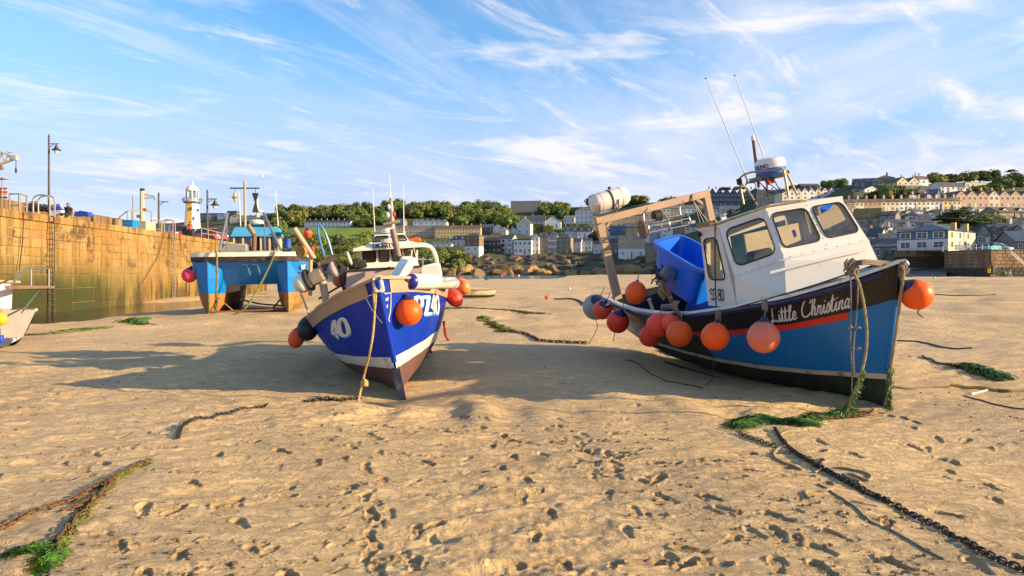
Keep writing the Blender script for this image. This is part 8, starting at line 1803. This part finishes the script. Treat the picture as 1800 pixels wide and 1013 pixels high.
chain('thin dark chain from the left end of the green weed', [G(1298, 763), G(1325, 774), G(1362, 787)], .034, m_chain); chain('rusty chain lying between the weed and the stem of the blue and black boat', [G(1430, 737), G(1480, 736), G(1520, 732), G(1535, 722)], .04, m_chrust)
chain('rusty chain coming in from the left edge', [G(-12, 938), G(40, 912), G(100, 890), G(150, 868), G(190, 848), G(262, 812)], .034, m_chrust, .004); chain('thick rusty chain heap running down to the green weed at lower left', [G(96, 975), G(118, 942), G(140, 912), G(165, 885), G(190, 855), G(205, 842)], .034, m_chrust, .016)
chain('short rusty chain crossing the chain heap at lower left', [G(118, 900), G(150, 888), G(185, 866), G(200, 850)], .034, m_chrust, .016); chain('dark chain curving over the sand left of the royal blue boat', [G(313, 772), G(318, 756), G(333, 743), G(372, 737), G(420, 722), G(470, 711)], .036, m_chain); chain('dark chain at the foot of the yellow bow rope', [G(540, 702), G(570, 705), G(600, 705), G(630, 702)], .05, m_chain)
chain('dark chain lying on the sand between the two front boats', [G(893, 584), G(925, 589), G(950, 600), G(985, 603), G(1030, 605)], .065, m_chain, .02, dz=.02)
def ground_rope(label, pts, r_, mat, laid=False, name='rope'):
    q = spl([Vector(p) for p in pts], 8); q = [Vector((p.x, p.y, gz(p.x, p.y) + r_ * .7)) for p in q]; mb = MB()
    (rope3(mb, q, r_) if laid else mb.tube(q, r_, 6)); return mb.build(name, mat, None, 60, label=label, cat='rope')
ground_rope('tan rope looping beside the chain below the green weed', [G(1393, 757), G(1372, 766), G(1384, 782), G(1362, 796), G(1364, 808), G(1390, 822), G(1410, 828)], .011, m_rope_tan); ground_rope('tan rope loop lying right of the heavy chain', [G(1432, 832), G(1460, 824), G(1500, 828), G(1530, 838), G(1525, 846), G(1500, 836), G(1482, 836), G(1510, 848), G(1502, 858)], .011, m_rope_tan)
ground_rope('short tan rope end lying left of the heavy chain', [G(1422, 878), G(1416, 868), G(1430, 864), G(1452, 864), G(1465, 860)], .011, m_rope_tan); ground_rope('thin brown rope snaking from the chain to the bottom right', [G(1438, 852), G(1462, 866), G(1500, 890), G(1530, 918), G(1570, 935), G(1610, 958), G(1660, 985)], .007, m_rope_grey)
ground_rope('dark pipe on the sand to the right of the bow', [G(1576, 600), G(1620, 603), G(1660, 612), G(1708, 613)], .02, M('pipe_dark', (.05, .045, .06), .6), name='pipe'); ground_rope('green weedy line right of the bow', [G(1622, 627), G(1650, 640), G(1690, 648), G(1700, 652), G(1740, 665), G(1768, 671)], .022, m_weedy)
ground_rope('laid brown rope from the bow to the yellow hose', [G(1570, 682), G(1600, 685), G(1640, 682), G(1668, 683)], .02, m_rope_tan, True); ground_rope('yellow hose lying on the sand at right', [G(1670, 679), G(1700, 683), G(1755, 689)], .022, M('hose_yellow', (.55, .38, .04), .5), name='hose'); ground_rope('white pipe end beside the yellow hose', [G(1707, 694), G(1735, 687)], .014, m_white, name='pipe'); ground_rope('green weedy rope running off the right edge', [G(1752, 688), G(1775, 690), G(1815, 687)], .026, m_weedy); ground_rope('thin dark rope curving to the right edge', [G(1694, 696), G(1730, 706), G(1770, 716), G(1815, 722)], .008, m_rope_dark)
ground_rope('dark line on the sand far right behind the orange bow buoy', [G(1640, 519), G(1700, 521), G(1750, 519)], .04, m_rope_green); ground_rope('dark line lying under the stern of the blue and black boat', [B1.rayw(1100, 600, 1, -1.3), G(1122, 640), G(1160, 665), G(1235, 683)], .01, m_rope_dark); ground_rope('thin line along the far sand behind the stern', [G(975, 531), G(1020, 536), G(1035, 538)], .04, m_rope_dark)
def weed(label, pts, n, spread, L_, mat, hgt=.05, w_=.004, kind='stuff'):
    rg = random.Random(n); mb = MB(); p = spl([Vector(q) for q in pts], 10)
    for i in range(n):
        q = p[rg.randrange(len(p))]; x, y = q.x + rg.gauss(0, spread), q.y + rg.gauss(0, spread * .8); i_ = rg.randrange(len(p) - 1); q = p[i_]; x, y = q.x + rg.gauss(0, spread), q.y + rg.gauss(0, spread * .8); dq = p[i_ + 1] - p[i_]; a = math.atan2(dq.y, dq.x) + rg.gauss(0, .55) + (math.pi if rg.random() < .4 else 0); z0 = q.z - gz(q.x, q.y) if q.z - gz(q.x, q.y) > .05 else 0
        l = L_ * rg.uniform(.5, 1.3); h_ = hgt * rg.random(); pt = []
        for j in range(4):
            xx, yy = x + math.cos(a) * l * j / 3, y + math.sin(a) * l * j / 3; a += rg.uniform(-.4, .4)
            zz = (z0 + q.z * 0 + gz(xx, yy) + h_ * math.sin(math.pi * (j + .3) / 3.6) + .004) ; pt.append(V(xx, yy, zz))
        wv = V(-math.sin(a), math.cos(a), .3).normalized() * w_ * rg.uniform(.6, 2)
        mb.grid([[q_ - wv for q_ in pt], [q_ + wv + V(0, 0, w_) for q_ in pt]])
    return mb.build('seaweed', mat, None, 60, label=label, cat='seaweed', kind=kind)
m_weed = M('weed_bright', (.062, .155, .008), .5, var=.6, vscale=14, dirt=(.12, .16, .01), damt=.8, dscale=9, runs=(.016, .04, .004), ramt=.7, rscale=12, rlo=.5, rhi=.65, rstretch=(1, 1, 1)); m_weedo = M('weed_olive', (.14, .15, .015), .7, var=.5, vscale=9)
weed('heap of bright green weed trailing from the bow ropes of the right boat', [G(1296, 752), G(1320, 742), G(1350, 738), G(1390, 742), G(1415, 745), G(1440, 735), G(1475, 730), G(1492, 722)], 4600, .032, .15, m_weed, .04, .0022); weed('bright green weed heap at the lower left corner', [G(30, 972), G(60, 968), G(95, 966), G(85, 985), G(75, 1003)], 1500, .014, .08, m_weed, .022, .0020); weed('olive weed on the rusty chain at lower left', [G(100, 968), G(140, 912), G(180, 865), G(205, 842), G(262, 812)], 800, .016, .05, m_weedo, .02)
weed('green weed tuft on the line right of the bow', [G(1698, 648), G(1712, 652), G(1740, 660), G(1755, 667)], 900, .05, .2, m_weed, .10, .005); weed('green weed patch on the sand near the pier pool', [G(232, 568), G(240, 562), G(250, 572)], 160, .08, .35, m_weed, .05, .012); weed('olive weed line on the sand below the pier pool', [G(45, 590), G(90, 587), G(140, 580), G(170, 578)], 260, .06, .35, m_weedo, .02, .010); weed('olive weed streak on the sand between the boats', [G(848, 558), G(870, 572), G(893, 584)], 500, .05, .25, m_weedo, .04, .008); weed('olive weed streak behind the royal blue boat', [G(785, 544), G(830, 542), G(900, 546), G(950, 552)], 300, .06, .35, m_weedo, .02, .010)
# weed that has grown on the hanging ropes
def rope_weed(label, pts, n, L_, mat, w_=.005):
    rg = random.Random(n); mb = MB(); p = spl(pts, 12)
    for i in range(n):
        q = p[rg.randrange(len(p))] + V(rg.gauss(0, .011), rg.gauss(0, .011), 0); l = L_ * rg.uniform(.4, 1.2); dx, dy = rg.uniform(-.04, .04), rg.uniform(-.04, .02); zmin = gz(q.x, q.y) + .01
        pt = [V(q.x + dx * j / 2, q.y + dy * j / 2, max(q.z - l * j / 2, zmin)) for j in range(3)]; a = rg.uniform(0, 3.14); wv = V(math.cos(a), math.sin(a), 0) * w_; mb.grid([[r_ - wv for r_ in pt], [r_ + wv for r_ in pt]])
    return mb.build('seaweed', mat, None, 60, label=label, cat='seaweed', kind='stuff')
rope_weed('green weed hanging on the rope along the stem', [P(1565, 640, sb.y + .02), P(1562, 690, sb.y), P(1560, 712, sb.y - .02)], 700, .07, m_weed, .003); rope_weed('green weed on the lower end of the thick bow rope', [P(1516, 650, yf - .33), P(1500, 695, yf - .30), P(1480, 722, yf - .22)], 500, .05, m_weed, .003); rope_weed('olive weed on the left bow rope of the catamaran', [P(381, 520, yc - .12), P(379, 540, yc - .1), P(377, 556, yc - .15)], 400, .2, m_weedo, .012)
# small floats lying on the sand
for lab, px, py, rp, mt in (('small orange float lying on the far sand between the boats', 961, 524, 3.6, ORANGE), ('small white float on the far sand left of the gantry', 1001, 508, 2.6, WHITEB), ('tiny dark float on the sand near the strollers', 855, 491.5, 2, BLACKB), ('small white float on the far right sand', 1643, 491, 2, WHITEB)):
    c = G(px, py + rp * .8); buoy(lab, c + V(0, 0, rp * c.y / F), rp * c.y / F, mt, ax=(.8, 0, .5), group='small floats on the sand')
# scattered bits of drift: crumbs of wet sand and weed
rg = random.Random(21); cr = MB()
for k in range(1500):
    Y = 1 / rg.uniform(1 / 11., 1 / 3.3); x = rg.uniform(-.8, .8) * Y
    if float(vnoise(x / 1.1, Y / 1.1, 91)) < .08: continue
    s_ = rg.choice([.004, .006, .009, .013]) ; cr.ball((x, Y, gz(x, Y) + s_ * .5), s_, 5, 3, (rg.uniform(.8, 1.6), rg.uniform(.8, 1.4), .8))
cr.build('drift_crumbs', M('crumbs', (.16, .11, .06), .95, var=.5, vscale=30), None, 60, label='crumbs of turned up sand and drift scattered over the foreground', cat='drift', kind='stuff')
